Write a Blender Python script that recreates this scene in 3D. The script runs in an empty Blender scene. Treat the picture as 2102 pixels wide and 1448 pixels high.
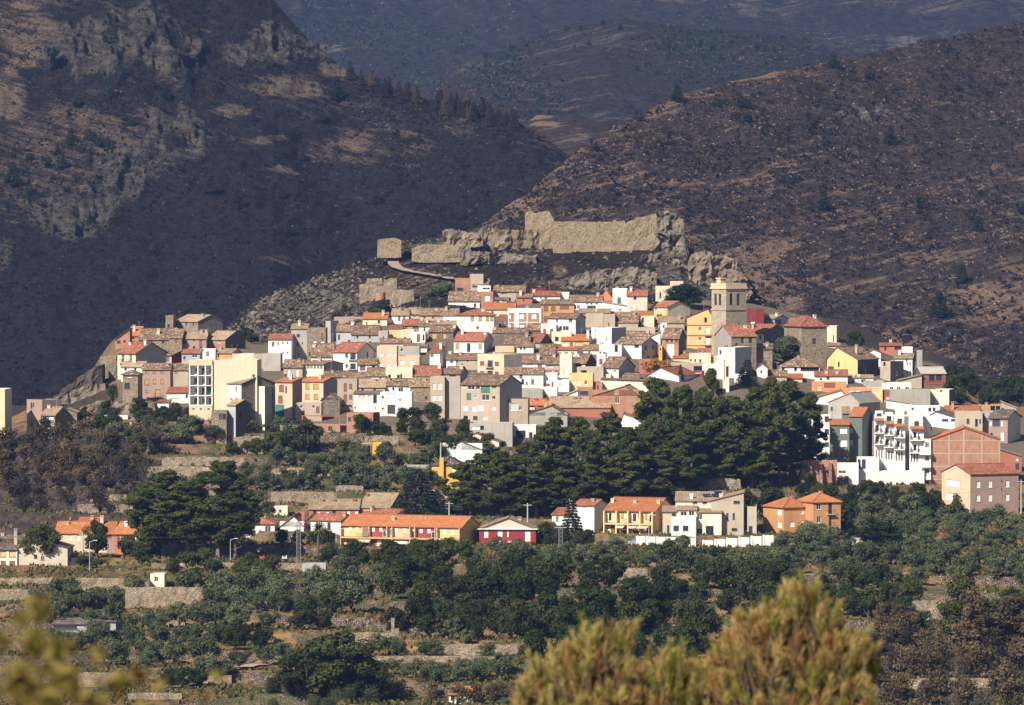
import bpy, math, random
import numpy as np
from mathutils import Vector, Matrix
# ------------------------------------------------------------------ camera, sky, sun, exposure
scene = bpy.context.scene
COL = scene.collection
FPX, CX, CY, HORIZON = 11678.0, 1051.0, 724.0, 450.0
PITCH = math.atan((CY - HORIZON) / FPX)
SP, CP = math.sin(PITCH), math.cos(PITCH)
cam_data = bpy.data.cameras.new("camera")
cam_data.sensor_width = 36.0
cam_data.lens = 36.0 * FPX / 2102.0
cam_data.clip_start = 0.5
cam_data.clip_end = 20000
cam_data.dof.use_dof = True
cam_data.dof.focus_distance = 1400
cam_data.dof.aperture_fstop = 7.0
cam = bpy.data.objects.new("camera", cam_data)
COL.objects.link(cam)
cam.rotation_euler = (math.pi / 2 - PITCH, 0, 0)
scene.camera = cam
SUN_EL, SUN_AZ = math.radians(37), math.radians(35)   # azimuth: from the camera side round to the left
sun_vec = Vector((-math.sin(SUN_AZ) * math.cos(SUN_EL), -math.cos(SUN_AZ) * math.cos(SUN_EL), math.sin(SUN_EL)))
world = bpy.data.worlds.new("World")
scene.world = world
world.use_nodes = True
wn = world.node_tree
sky = wn.nodes.new("ShaderNodeTexSky")
sky.sky_type = 'NISHITA'
sky.sun_disc = False
sky.sun_elevation = SUN_EL
sky.sun_rotation = math.atan2(sun_vec.x, sun_vec.y)
sky.altitude = 500
wn.nodes["Background"].inputs[1].default_value = 0.06
wn.links.new(sky.outputs[0], wn.nodes["Background"].inputs[0])
sl = bpy.data.lights.new("sun", 'SUN')
sl.energy = 5.0
sl.angle = math.radians(0.5)
sl.color = (1.0, 0.93, 0.82)
so = bpy.data.objects.new("sun", sl)
COL.objects.link(so)
so.rotation_euler = sun_vec.to_track_quat('Z', 'Y').to_euler()
so.location = sun_vec * 300
scene.view_settings.view_transform = 'Standard'
scene.view_settings.look = 'None'
scene.view_settings.exposure = 0.62
scene.view_settings.gamma = 1.0
scene.view_settings.use_curve_mapping = False
scene.cycles.max_bounces = 4
scene.cycles.diffuse_bounces = 3
scene.cycles.glossy_bounces = 2
scene.cycles.transmission_bounces = 2
scene.cycles.transparent_max_bounces = 4
scene.cycles.volume_bounces = 0
scene.cycles.use_denoising = True
scene.cycles.denoiser = 'OPENIMAGEDENOISE'
scene.cycles.denoising_input_passes = 'RGB_ALBEDO_NORMAL'
scene.cycles.denoising_prefilter = 'ACCURATE'
scene.cycles.caustics_reflective = False
scene.cycles.caustics_refractive = False
# ------------------------------------------------------------------ projection helpers
def zat(py, D):
 r = (CY - py) / FPX
 return D * (r * CP - SP) / (CP + r * SP)
def at(px, py, D):
 z = zat(py, D)
 return Vector(((px - CX) / FPX * (D * CP - z * SP), D, z))
def xat(px, D, z):
 return (px - CX) / FPX * (D * CP - z * SP)
def proj(X, D, Z):
 c = D * CP - Z * SP
 return CX + FPX * X / c, CY - FPX * (D * SP + Z * CP) / c
# ------------------------------------------------------------------ noise (numpy)
def _hash(ix, iy, seed):
 h = (ix.astype(np.int64) * 374761393 + iy.astype(np.int64) * 668265263 + seed * 1442695041) & 0xffffffff
 h = ((h ^ (h >> 13)) * 1274126177) & 0xffffffff
 h = ((h ^ (h >> 16)) * 2246822519) & 0xffffffff
 return (h & 0xffffff) / float(0xffffff)
def vnoise(x, y, seed=0):
 x = np.asarray(x, float); y = np.asarray(y, float)
 ix, iy = np.floor(x), np.floor(y)
 fx, fy = x - ix, y - iy
 fx = fx * fx * (3 - 2 * fx); fy = fy * fy * (3 - 2 * fy)
 a, b = _hash(ix, iy, seed), _hash(ix + 1, iy, seed)
 c, d = _hash(ix, iy + 1, seed), _hash(ix + 1, iy + 1, seed)
 return (a + (b - a) * fx) * (1 - fy) + (c + (d - c) * fx) * fy
def fbm(x, y, octv=5, seed=0, gain=0.5):
 s, a, t = 0.0, 1.0, 0.0
 for o in range(octv):
  s = s + a * vnoise(x * 2 ** o + o * 17.3, y * 2 ** o - o * 9.1, seed + o)
  t += a; a *= gain
 return s / t
def ridged(x, y, octv=5, seed=0, gain=0.55):
 s, a, t = 0.0, 1.0, 0.0
 for o in range(octv):
  s = s + a * (1 - np.abs(2 * vnoise(x * 2 ** o + o * 7.7, y * 2 ** o + o * 3.9, seed + o) - 1))
  t += a; a *= gain
 return s / t
def sstep(a, b, x):
 t = np.clip((x - a) / (b - a), 0, 1)
 return t * t * (3 - 2 * t)
# ------------------------------------------------------------------ objects
def put(o, parent=None):
 COL.objects.link(o)
 if parent is not None:
  o.parent = parent
 return o
def tag(o, label=None, cat=None, group=None, kind=None):
 if label: o['label'] = label
 if cat: o['category'] = cat
 if group: o['group'] = group
 if kind: o['kind'] = kind
 return o
def empty(name, loc, label=None, cat=None, group=None, rz=0.0):
 o = bpy.data.objects.new(name, None)
 o.empty_display_size = 0.5
 put(o)
 o.location = loc
 o.rotation_euler = (0, 0, rz)
 return tag(o, label, cat, group)
def mesh_np(name, verts, faces, mats=(), smooth=False, uv=None, midx=None, colour=None):
 """verts (n,3), faces (m,k) arrays or lists"""
 me = bpy.data.meshes.new(name)
 if isinstance(faces, np.ndarray):
  n, k = faces.shape
  verts = np.asarray(verts, dtype=np.float32)
  me.vertices.add(len(verts)); me.vertices.foreach_set('co', verts.ravel())
  me.loops.add(n * k); me.loops.foreach_set('vertex_index', faces.astype(np.int32).ravel())
  me.polygons.add(n)
  me.polygons.foreach_set('loop_start', np.arange(0, n * k, k, dtype=np.int32))
  me.polygons.foreach_set('loop_total', np.full(n, k, dtype=np.int32))
  me.update(calc_edges=True)
 else:
  me.from_pydata([tuple(v) for v in verts], [], faces)
 for m in mats:
  me.materials.append(m)
 if midx is not None:
  me.polygons.foreach_set('material_index', np.asarray(midx, dtype=np.int32))
 if uv is not None:
  l = me.uv_layers.new(name="uv")
  l.data.foreach_set('uv', np.asarray(uv, dtype=np.float32).ravel())
 if colour is not None:
  ca = me.color_attributes.new("cover", 'FLOAT_COLOR', 'POINT')
  ca.data.foreach_set('color', np.asarray(colour, dtype=np.float32).ravel())
 if smooth:
  me.polygons.foreach_set('use_smooth', np.ones(len(me.polygons), dtype=bool))
 me.update()
 return me
class MB:
 """collects polygons and turns them into one mesh"""
 def __init__(s):
  s.v, s.f, s.uv, s.m = [], [], [], []
 def poly(s, pts, uv=None, m=0):
  i = len(s.v)
  s.v += [tuple(p) for p in pts]
  s.f.append(list(range(i, i + len(pts))))
  s.uv += [tuple(q) for q in (uv or [(0, 0)] * len(pts))]
  s.m.append(m)
 def box(s, x0, x1, y0, y1, z0, z1, m=0):
  a, b, c, d = (x0, y0), (x1, y0), (x1, y1), (x0, y1)
  s.poly([(x, y, z1) for x, y in (a, b, c, d)], m=m)
  s.poly([(x, y, z0) for x, y in (d, c, b, a)], m=m)
  for p, q in ((a, b), (b, c), (c, d), (d, a)):
   s.poly([(*p, z0), (*q, z0), (*q, z1), (*p, z1)], m=m)
 def slab(s, pts, th, uvs, m=0):
  """thick sheet: pts in order (counter-clockwise seen from outside), extruded down by th"""
  s.poly(pts, uvs, m)
  low = [(p[0], p[1], p[2] - th) for p in pts]
  s.poly(low[::-1], [(0, 0)] * len(pts), m)
  n = len(pts)
  for i in range(n):
   j = (i + 1) % n
   s.poly([low[i], low[j], pts[j], pts[i]], m=m)
 def tube(s, p, q, r0, r1, n=6, m=0):
  p, q = Vector(p), Vector(q)
  d = (q - p)
  if d.length < 1e-6: return
  d.normalize()
  a = d.orthogonal().normalized(); b = d.cross(a)
  P, Q = [], []
  for k in range(n):
   t = 2 * math.pi * k / n
   e = a * math.cos(t) + b * math.sin(t)
   P.append(p + e * r0); Q.append(q + e * r1)
  for k in range(n):
   l = (k + 1) % n
   s.poly([P[k], P[l], Q[l], Q[k]], m=m)
  s.poly(Q, m=m)
  s.poly(P[::-1], m=m)
 def mesh(s, name, mats, smooth=False):
  if not isinstance(mats, (list, tuple)): mats = [mats]
  return mesh_np(name, s.v, s.f, mats, smooth, s.uv, s.m)
 def build(s, name, mats, parent=None, smooth=False):
  o = bpy.data.objects.new(name, s.mesh(name, mats, smooth))
  return put(o, parent)
# ------------------------------------------------------------------ materials
class NT:
 def __init__(s, name):
  s.mat = bpy.data.materials.new(name)
  s.mat.use_nodes = True
  s.t = s.mat.node_tree
  s.t.nodes.clear()
  s.out = s.t.nodes.new('ShaderNodeOutputMaterial')
 def n(s, typ, ins=None, **props):
  nd = s.t.nodes.new('ShaderNode' + typ)
  for k, v in props.items(): setattr(nd, k, v)
  for k, v in (ins or {}).items():
   s.set(nd.inputs[k], v)
  return nd
 def set(s, sock, v):
  if isinstance(v, bpy.types.NodeSocket): s.t.links.new(v, sock)
  elif isinstance(v, bpy.types.Node): s.t.links.new(v.outputs[0], sock)
  else:
   if isinstance(v, tuple) and len(v) == 3 and sock.type == 'RGBA': v = (*v, 1)
   sock.default_value = v
 def math(s, op, a, b=0.0, c=False):
  return s.n('Math', {0: a, 1: b}, operation=op, use_clamp=c).outputs[0]
 def mix(s, f, a, b, mode='MIX'):
  return s.n('MixRGB', {0: f, 1: a, 2: b}, blend_type=mode).outputs[0]
 def ramp(s, f, lo, hi):
  return s.n('MapRange', {0: f, 1: lo, 2: hi, 3: 0.0, 4: 1.0}, clamp=True).outputs[0]
 def noise(s, vec, scale, detail=4, rough=0.55):
  return s.n('TexNoise', {'Vector': vec, 'Scale': scale, 'Detail': detail, 'Roughness': rough}).outputs[0]
 def mapping(s, vec, sc):
  return s.n('Mapping', {'Vector': vec, 'Scale': sc}).outputs[0]
 def coord(s, which='Object'):
  return s.n('TexCoord').outputs[which]
 def finish(s, col, rough=0.9, bump=None, bstr=0.5, bdist=0.1, spec=0.2):
  p = s.n('BsdfPrincipled', {'Base Color': col, 'Roughness': rough, 'Specular IOR Level': spec})
  if bump is not None:
   b = s.n('Bump', {'Strength': bstr, 'Distance': bdist, 'Height': bump})
   s.set(p.inputs['Normal'], b)
  s.set(s.out.inputs[0], p)
  return s.mat
_mc = {}
def cached(fn):
 def w(*a):
  k = (fn.__name__,) + a
  if k not in _mc: _mc[k] = fn(*a)
  return _mc[k]
 return w
@cached
def plaster(rgb, dirt=0.5):
 m = NT('plaster')
 c = m.coord()
 info = m.n('ObjectInfo').outputs['Random']
 big = m.noise(c, 0.35, 4, 0.6)
 st = m.noise(m.mapping(c, (1.6, 1.6, 0.16)), 1.0, 4, 0.65)
 grime = m.math('MULTIPLY', m.ramp(st, 0.52, 0.78), dirt)
 col = m.mix(m.ramp(big, 0.3, 0.75), rgb, tuple(x * 0.80 for x in rgb))
 col = m.mix(m.math('MULTIPLY', m.ramp(m.noise(c, 0.9, 5, 0.7), 0.58, 0.66), dirt * 0.7), col, tuple(0.5 * x + 0.10 for x in rgb))
 col = m.mix(grime, col, (0.20, 0.17, 0.14))
 v = m.n('HueSaturation', {'Hue': 0.5, 'Saturation': 1.0, 'Value': m.math('ADD', m.math('MULTIPLY', info, 0.16), 0.9), 'Color': col}).outputs[0]
 return m.finish(v, 0.92, m.noise(c, 6, 3), 0.25, 0.05)
@cached
def masonry(rgb, rgb2, scale=2.2):
 m = NT('stone masonry')
 c = m.coord()
 vo = m.n('TexVoronoi', {'Vector': m.mapping(c, (1, 1, 1.5)), 'Scale': scale})
 ed = m.n('TexVoronoi', {'Vector': m.mapping(c, (1, 1, 1.5)), 'Scale': scale}, feature='DISTANCE_TO_EDGE').outputs[0]
 rnd = m.n('SeparateColor', {0: vo.outputs['Color']}).outputs[0]
 col = m.mix(rnd, tuple(x * 1.12 for x in rgb), tuple(x * 0.8 for x in rgb2))
 col = m.mix(m.ramp(m.noise(c, 0.5, 5, 0.65), 0.42, 0.75), col, m.mix(0.6, col, tuple(x * 0.4 for x in rgb)))
 col = m.mix(m.math('SUBTRACT', 1.0, m.ramp(ed, 0.0, 0.10)), col, tuple(x * 0.36 for x in rgb))
 return m.finish(col, 0.95, m.ramp(ed, 0, 0.15), 0.8, 0.12)
@cached
def brick(rgb):
 m = NT('brick')
 c = m.coord()
 s = m.n('SeparateXYZ', {0: c})
 v = m.n('CombineXYZ', {0: m.math('ADD', s.outputs[0], s.outputs[1]), 1: s.outputs[2]}).outputs[0]
 b = m.n('TexBrick', {'Vector': v, 'Color1': rgb, 'Color2': tuple(x * 0.72 for x in rgb), 'Mortar': (0.38, 0.31, 0.25),
       'Scale': 1.0, 'Mortar Size': 0.012, 'Brick Width': 0.27, 'Row Height': 0.085})
 col = m.mix(m.ramp(m.noise(c, 0.6, 4), 0.4, 0.8), b.outputs[0], tuple(x * 0.66 for x in rgb))
 col = m.mix(m.ramp(m.noise(c, 2.3, 2), 0.62, 0.8), col, (0.42, 0.34, 0.27))
 return m.finish(col, 0.92, b.outputs[1], -0.3, 0.02)
@cached
def tiles(rgb, rgb2, old=0.5):
 """clay tiles: uv u along the eave, v up the slope, both in metres"""
 m = NT('clay tiles')
 uv = m.n('UVMap').outputs[0]
 s = m.n('SeparateXYZ', {0: uv})
 u, v = s.outputs[0], s.outputs[1]
 cu = m.math('FLOOR', m.math('MULTIPLY', u, 1 / 0.36))
 cv = m.math('FLOOR', m.math('ADD', m.math('MULTIPLY', v, 1 / 0.42), m.math('MULTIPLY', cu, 0.37)))
 info = m.n('ObjectInfo').outputs['Random']
 w = m.n('TexWhiteNoise', {'Vector': m.n('CombineXYZ', {0: cu, 1: cv, 2: info}).outputs[0]}).outputs[0]
 big = m.noise(m.n('CombineXYZ', {0: u, 1: v, 2: m.math('MULTIPLY', info, 40)}).outputs[0], 0.45, 5, 0.65)
 col = m.mix(m.math('MULTIPLY', w, old), rgb, rgb2)
 col = m.mix(m.math('MULTIPLY', m.ramp(big, 0.42, 0.72), old), col, tuple(x * 0.5 for x in rgb2))
 hi = m.math('MULTIPLY', m.math('GREATER_THAN', w, 0.86), old * 0.9)
 col = m.mix(hi, col, (0.52, 0.40, 0.28))
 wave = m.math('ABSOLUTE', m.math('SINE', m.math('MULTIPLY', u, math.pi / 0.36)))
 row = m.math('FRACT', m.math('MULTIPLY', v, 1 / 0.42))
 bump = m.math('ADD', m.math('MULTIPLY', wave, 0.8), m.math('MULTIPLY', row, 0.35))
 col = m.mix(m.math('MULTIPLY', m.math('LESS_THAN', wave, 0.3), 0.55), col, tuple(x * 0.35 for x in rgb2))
 v2 = m.n('HueSaturation', {'Hue': 0.5, 'Saturation': 1.0, 'Value': m.math('ADD', m.math('MULTIPLY', info, 0.3), 0.85), 'Color': col}).outputs[0]
 return m.finish(v2, 0.9, bump, 0.7, 0.09)
@cached
def paint(rgb, rough=0.6, spec=0.3):
 m = NT('paint')
 c = m.coord()
 col = m.mix(m.ramp(m.noise(c, 1.5, 4), 0.4, 0.8), rgb, tuple(x * 0.8 for x in rgb))
 return m.finish(col, rough, None, spec=spec)
@cached
def glass():
 m = NT('window glass')
 r = m.n('ObjectInfo').outputs['Random']
 col = m.mix(r, (0.012, 0.014, 0.018), (0.06, 0.07, 0.085))
 return m.finish(col, 0.12, None, spec=0.5)
@cached
def foliage(rgb, rgb2, trans=0.22, var=0.45):
 m = NT('foliage')
 c = m.coord()
 r = m.n('ObjectInfo').outputs['Random']
 g = m.n('NewGeometry').outputs['Random Per Island']
 col = m.mix(m.ramp(m.noise(c, 0.5, 3), 0.35, 0.7), rgb, rgb2)
 val = m.math('ADD', m.math('ADD', m.math('MULTIPLY', r, var), m.math('MULTIPLY', g, 0.5)), 1 - var / 2 - 0.25)
 hue = m.math('ADD', m.math('MULTIPLY', r, -0.035), 0.508)
 col = m.n('HueSaturation', {'Hue': hue, 'Saturation': 1.0, 'Value': val, 'Color': col}).outputs[0]
 d = m.n('BsdfDiffuse', {'Color': col})
 t = m.n('BsdfTranslucent', {'Color': m.mix(0.5, col, (0.12, 0.13, 0.02))})
 m.set(m.out.inputs[0], m.n('MixShader', {0: trans, 1: d, 2: t}))
 return m.mat
@cached
def bark(rgb):
 m = NT('bark')
 c = m.coord()
 col = m.mix(m.noise(m.mapping(c, (3, 3, 0.6)), 2.0, 4), rgb, tuple(x * 0.45 for x in rgb))
 return m.finish(col, 0.95, m.noise(m.mapping(c, (4, 4, 0.8)), 3.0, 3), 0.6, 0.1)
@cached
def ground_mat():
 m = NT('valley ground')
 g = m.n('NewGeometry')
 pos = g.outputs['Position']
 nz = m.n('SeparateXYZ', {0: g.outputs['True Normal']}).outputs[2]
 att = m.n('VertexColor', layer_name='cover')
 s = m.n('SeparateColor', {0: att.outputs[0]})
 burnt, green, town = s.outputs[0], s.outputs[1], s.outputs[2]
 n1 = m.noise(pos, 0.09, 5, 0.6); n2 = m.noise(pos, 0.9, 5, 0.65); n3 = m.noise(pos, 0.3, 5, 0.6)
 dry = m.mix(n2, (0.30, 0.185, 0.075), (0.13, 0.082, 0.042))
 soil = m.mix(n2, (0.29, 0.165, 0.09), (0.14, 0.080, 0.048))
 col = m.mix(m.ramp(n1, 0.42, 0.6), dry, soil)
 gr = m.mix(n2, (0.035, 0.05, 0.016), (0.075, 0.078, 0.026))
 col = m.mix(m.ramp(m.math('ADD', n3, m.math('MULTIPLY', green, 0.22)), 0.52, 0.66), col, gr)
 bl = m.mix(m.ramp(n2, 0.35, 0.75), (0.022, 0.019, 0.018), (0.10, 0.072, 0.052))
 col = m.mix(m.ramp(m.math('ADD', burnt, m.math('MULTIPLY', m.math('SUBTRACT', n3, 0.5), 0.9)), 0.3, 0.7), col, bl)
 col = m.mix(town, col, m.mix(n2, (0.22, 0.165, 0.115), (0.085, 0.068, 0.05)))
 vv = m.mapping(pos, (1, 1, 1.3))
 vo = m.n('TexVoronoi', {'Vector': vv, 'Scale': 2.3})
 ed = m.n('TexVoronoi', {'Vector': vv, 'Scale': 2.3}, feature='DISTANCE_TO_EDGE').outputs[0]
 rn = m.n('SeparateColor', {0: vo.outputs['Color']}).outputs[0]
 st = m.mix(rn, (0.34, 0.26, 0.195), (0.16, 0.115, 0.085))
 st = m.mix(m.math('SUBTRACT', 1, m.ramp(ed, 0, 0.12)), st, (0.05, 0.036, 0.028))
 st = m.mix(m.ramp(n3, 0.5, 0.75), st, m.mix(0.55, st, (0.09, 0.075, 0.035)))
 st = m.mix(m.math('MULTIPLY', m.ramp(burnt, 0.2, 0.8), 0.55), st, (0.03, 0.026, 0.024))
 steep = m.math('SUBTRACT', 1, m.ramp(nz, 0.72, 0.88))
 steep = m.math('MULTIPLY', steep, m.ramp(m.noise(pos, 0.055, 3), 0.40, 0.56))
 col = m.mix(steep, col, st)
 h = m.math('ADD', m.math('MULTIPLY', n2, 0.6), m.math('MULTIPLY', steep, m.ramp(ed, 0, 0.2)))
 return m.finish(col, 0.97, h, 0.9, 0.35, spec=0.05)
@cached
def hill_mat(ash, ash2, soil, soil2, rock, rock2, sc=1.0, slant=0.4, amount=1.0):
 """burnt hillside: vertex mask r = bare rock, g = pale soil, b = surviving scrub"""
 m = NT('burnt hillside')
 pos = m.n('NewGeometry').outputs['Position']
 att = m.n('VertexColor', layer_name='cover')
 s = m.n('SeparateColor', {0: att.outputs[0]})
 dot = lambda v: m.n('VectorMath', {0: pos, 1: v}, operation='DOT_PRODUCT').outputs['Value']
 along = m.n('CombineXYZ', {0: dot((0.045 * sc, 0, 0.045 * sc * slant)), 1: dot((-0.26 * sc * slant, 0.05 * sc, 0.34 * sc)), 2: 0.0}).outputs[0]
 n0 = m.noise(pos, 0.035 * sc, 5, 0.62)
 st = m.noise(along, 1.0, 7, 0.68)
 n2 = m.noise(pos, 0.2 * sc, 6, 0.72)
 n4 = m.noise(m.mapping(pos, (1, 1, 1.6)), 0.9 * sc, 4, 0.75)
 c = lambda x, k=1.0: m.math('MULTIPLY', m.math('SUBTRACT', x, 0.5), k)
 col = m.mix(m.ramp(m.math('ADD', n2, c(n4, 0.9)), 0.32, 0.72), ash, ash2)
 sm = m.math('ADD', m.math('ADD', s.outputs[1], c(st, 2.0 * amount)), m.math('ADD', c(n0, 1.1), c(n4, 0.8)))
 col = m.mix(m.ramp(sm, 0.38, 0.78), col, m.mix(m.ramp(n4, 0.3, 0.7), soil2, soil))
 gm = m.math('ADD', s.outputs[2], m.math('ADD', c(n2, 1.5), c(n4, 1.0)))
 col = m.mix(m.ramp(gm, 0.5, 0.7), col, (0.036, 0.040, 0.019))
 rm = m.math('ADD', s.outputs[0], m.math('ADD', c(n2, 1.0), c(n4, 1.1)))
 rk = m.math('ADD', m.math('ADD', n4, c(n2, 0.9)), c(st, 1.3))
 col = m.mix(m.ramp(rm, 0.36, 0.80), col, m.mix(m.ramp(rk, 0.34, 0.68), rock2, rock))
 grit = m.ramp(m.noise(m.mapping(pos, (1, 1, 2.0)), 0.55 * sc, 6, 0.8), 0.52, 0.66)
 col = m.mix(m.math('MULTIPLY', grit, 0.42 * amount), col, soil2)
 speck = m.ramp(m.noise(m.mapping(pos, (1, 1, 1.8)), 0.75 * sc, 4, 0.7), 0.60, 0.68)
 col = m.mix(m.math('MULTIPLY', speck, m.math('ADD', m.math('MULTIPLY', s.outputs[0], 0.3), 0.34)), col, rock)
 dark = m.ramp(m.noise(m.mapping(pos, (1, 1, 2.2)), 0.42 * sc, 4, 0.7), 0.56, 0.66)
 col = m.mix(m.math('MULTIPLY', dark, 0.6), col, tuple(x * 0.5 for x in ash))
 h = m.math('ADD', m.math('MULTIPLY', n2, 1.6), m.math('MULTIPLY', n4, 0.9))
 return m.finish(col, 0.97, h, 1.0, 2.4 / sc, spec=0.05)
# ------------------------------------------------------------------ the valley ground
_PX = np.array([-500, 0, 120, 250, 400, 560, 800, 1050, 1300, 1500, 1700, 1900, 2100, 2600.])
_DD = np.array([1000, 1130, 1220, 1290, 1350, 1450, 1540, 1620.])
_YY = np.array([
 [1452, 1200, 1150, 1050, 940, 890, 900, 930],
 [1452, 1200, 1150, 1050, 935, 862, 862, 880],
 [1452, 1200, 1150, 1050, 925, 818, 815, 850],
 [1452, 1200, 1150, 1040, 895, 775, 722, 690],
 [1452, 1198, 1148, 1030, 890, 775, 712, 690],
 [1452, 1196, 1142, 1020, 888, 772, 718, 704],
 [1450, 1192, 1136, 1022, 884, 766, 682, 640],
 [1450, 1190, 1132, 1030, 886, 766, 674, 606],
 [1450, 1188, 1128, 1032, 902, 772, 680, 602],
 [1450, 1186, 1124, 1034, 935, 790, 692, 618],
 [1450, 1184, 1120, 1040, 962, 830, 716, 652],
 [1450, 1182, 1112, 1042, 985, 850, 748, 722],
 [1450, 1180, 1104, 1042, 985, 880, 835, 828],
 [1450, 1180, 1100, 1040, 985, 900, 872, 872]], float)
_ND = np.array([0, 12, 45, 200, 500, 700, 900.])
_NZ = np.array([-1.75, -2.6, -7.0, -45, -72, -82, -90.])
def base_z(px, D):
 px, D = np.broadcast_arrays(np.asarray(px, float), np.asarray(D, float))
 Dc = np.clip(D, _DD[0], _DD[-1])
 rows = np.stack([np.interp(Dc, _DD, r) for r in _YY])
 p = np.clip(px, _PX[0], _PX[-1] - 1e-3)
 i = np.clip(np.searchsorted(_PX, p, side='right') - 1, 0, len(_PX) - 2)
 t = (p - _PX[i]) / (_PX[i + 1] - _PX[i])
 t = t * t * (3 - 2 * t)
 y = np.take_along_axis(rows, i[None], 0)[0] * (1 - t) + np.take_along_axis(rows, (i + 1)[None], 0)[0] * t
 r = (CY - y) / FPX
 z = Dc * (r * CP - SP) / (CP + r * SP)
 far = D > _DD[-1]
 z = np.where(far, np.maximum(z - (D - _DD[-1]) * 0.30, np.minimum(z, -62)), z)
 zn = np.interp(D, _ND, _NZ)
 k = sstep(880, 1000, D)
 return np.where(D < 1000, zn * (1 - k) + z * k, z)
def ground_z(px, D):
 px, D = np.broadcast_arrays(np.asarray(px, float), np.asarray(D, float))
 z = base_z(px, D)
 X = (px - CX) / FPX * D
 z = z + (fbm(X / 40, D / 40, 3, 5) - 0.5) * 1.6 * sstep(300, 800, D) * (1 - sstep(1340, 1400, D))
 h = 2.1
 q = (z + (fbm(X / 60 + 31, D / 90, 2, 9) - 0.5) * 3.0) / h
 fr = q - np.floor(q)
 zt = z + h * (np.clip((fr - 0.90) / 0.10, 0, 1) - fr) + h * 0.45
 k = sstep(960, 990, D) * (1 - sstep(1345, 1375, D))
 z = z * (1 - k) + zt * k
 return z + (fbm(X / 3, D / 3, 3, 2) - 0.5) * 0.5 * sstep(200, 500, D)
_HD = np.concatenate([np.arange(985, 1660, 1.0)])
def ground_hit(px, py):
 """distance at which the line of sight through (px,py) meets the smooth ground"""
 z = base_z(np.full_like(_HD, px), _HD)
 y = CY - FPX * (_HD * SP + z * CP) / (_HD * CP - z * SP)
 hit = np.nonzero(y <= py)[0]
 return float(_HD[hit[0]]) if len(hit) else float(_HD[np.argmin(y)])
def gz(px, D):
 return float(ground_z(np.array([float(px)]), np.array([float(D)]))[0])
def grid_faces(nr, nc):
 i = np.arange(nr - 1)[:, None] * nc + np.arange(nc - 1)[None]
 i = i.ravel()
 return np.stack([i, i + 1, i + nc + 1, i + nc], 1)
def blob(px, py, x, y, rx, ry, soft=0.5):
 d = np.sqrt(((px - x) / rx) ** 2 + ((py - y) / ry) ** 2)
 return 1 - sstep(1 - soft, 1 + soft, d)
def build_ground():
 pxs = np.arange(-500, 2601, 5.0)
 Ds = np.concatenate([np.linspace(0, 12, 5)[:-1], np.linspace(12, 100, 18)[:-1], np.linspace(100, 950, 50)[:-1], np.arange(950, 1384, 1.0), np.arange(1384, 1640, 3.5), np.linspace(1640, 2050, 30)])
 P, D = np.meshgrid(pxs, Ds)
 Z = ground_z(P, D)
 Z = np.where(D < 60, np.interp(D, _ND, _NZ), Z)
 wide = 1 + 12 * (1 - sstep(20, 700, D))          # near the camera the sheet is wider than the view
 X = (P - CX) / FPX * (D * CP - Z * SP) * wide + (P - CX) * 0.03 * (1 - sstep(0, 300, D))
 py = proj(X / wide, D, Z)[1]
 burnt = np.clip(blob(P, py, 90, 990, 270, 110) + blob(P, py, 160, 830, 90, 60) + blob(P, py, 1980, 1390, 330, 110) + blob(P, py, 200, 1080, 150, 30), 0, 1)
 burnt = np.where(D > 1620, 1, np.maximum(burnt, .8 * sstep(1530, 1560, D) * sstep(1640, 1700, P)))
 green = np.clip(fbm(X / 35, D / 35, 3, 77) * 1.2 - 0.2, 0, 1) * (1 - sstep(1380, 1420, D)) - sstep(1500, 1540, D)
 town = sstep(1338, 1372, D) * sstep(200, 300, P) * (1 - sstep(1545, 1570, D) * sstep(1640, 1700, P)) * (1 - sstep(1480, 1500, D) * sstep(1900, 1960, P))
 c = np.stack([burnt, green, town, np.ones_like(town)], -1).reshape(-1, 4)
 V = np.stack([X, D, Z], -1).reshape(-1, 3)
 me = mesh_np('ground', V, grid_faces(len(Ds), len(pxs)), [ground_mat()], True, colour=c)
 tag(put(bpy.data.objects.new('ground', me)), 'terraced valley floor of dry grass, soil and stone banks', kind='structure')
build_ground()
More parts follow.
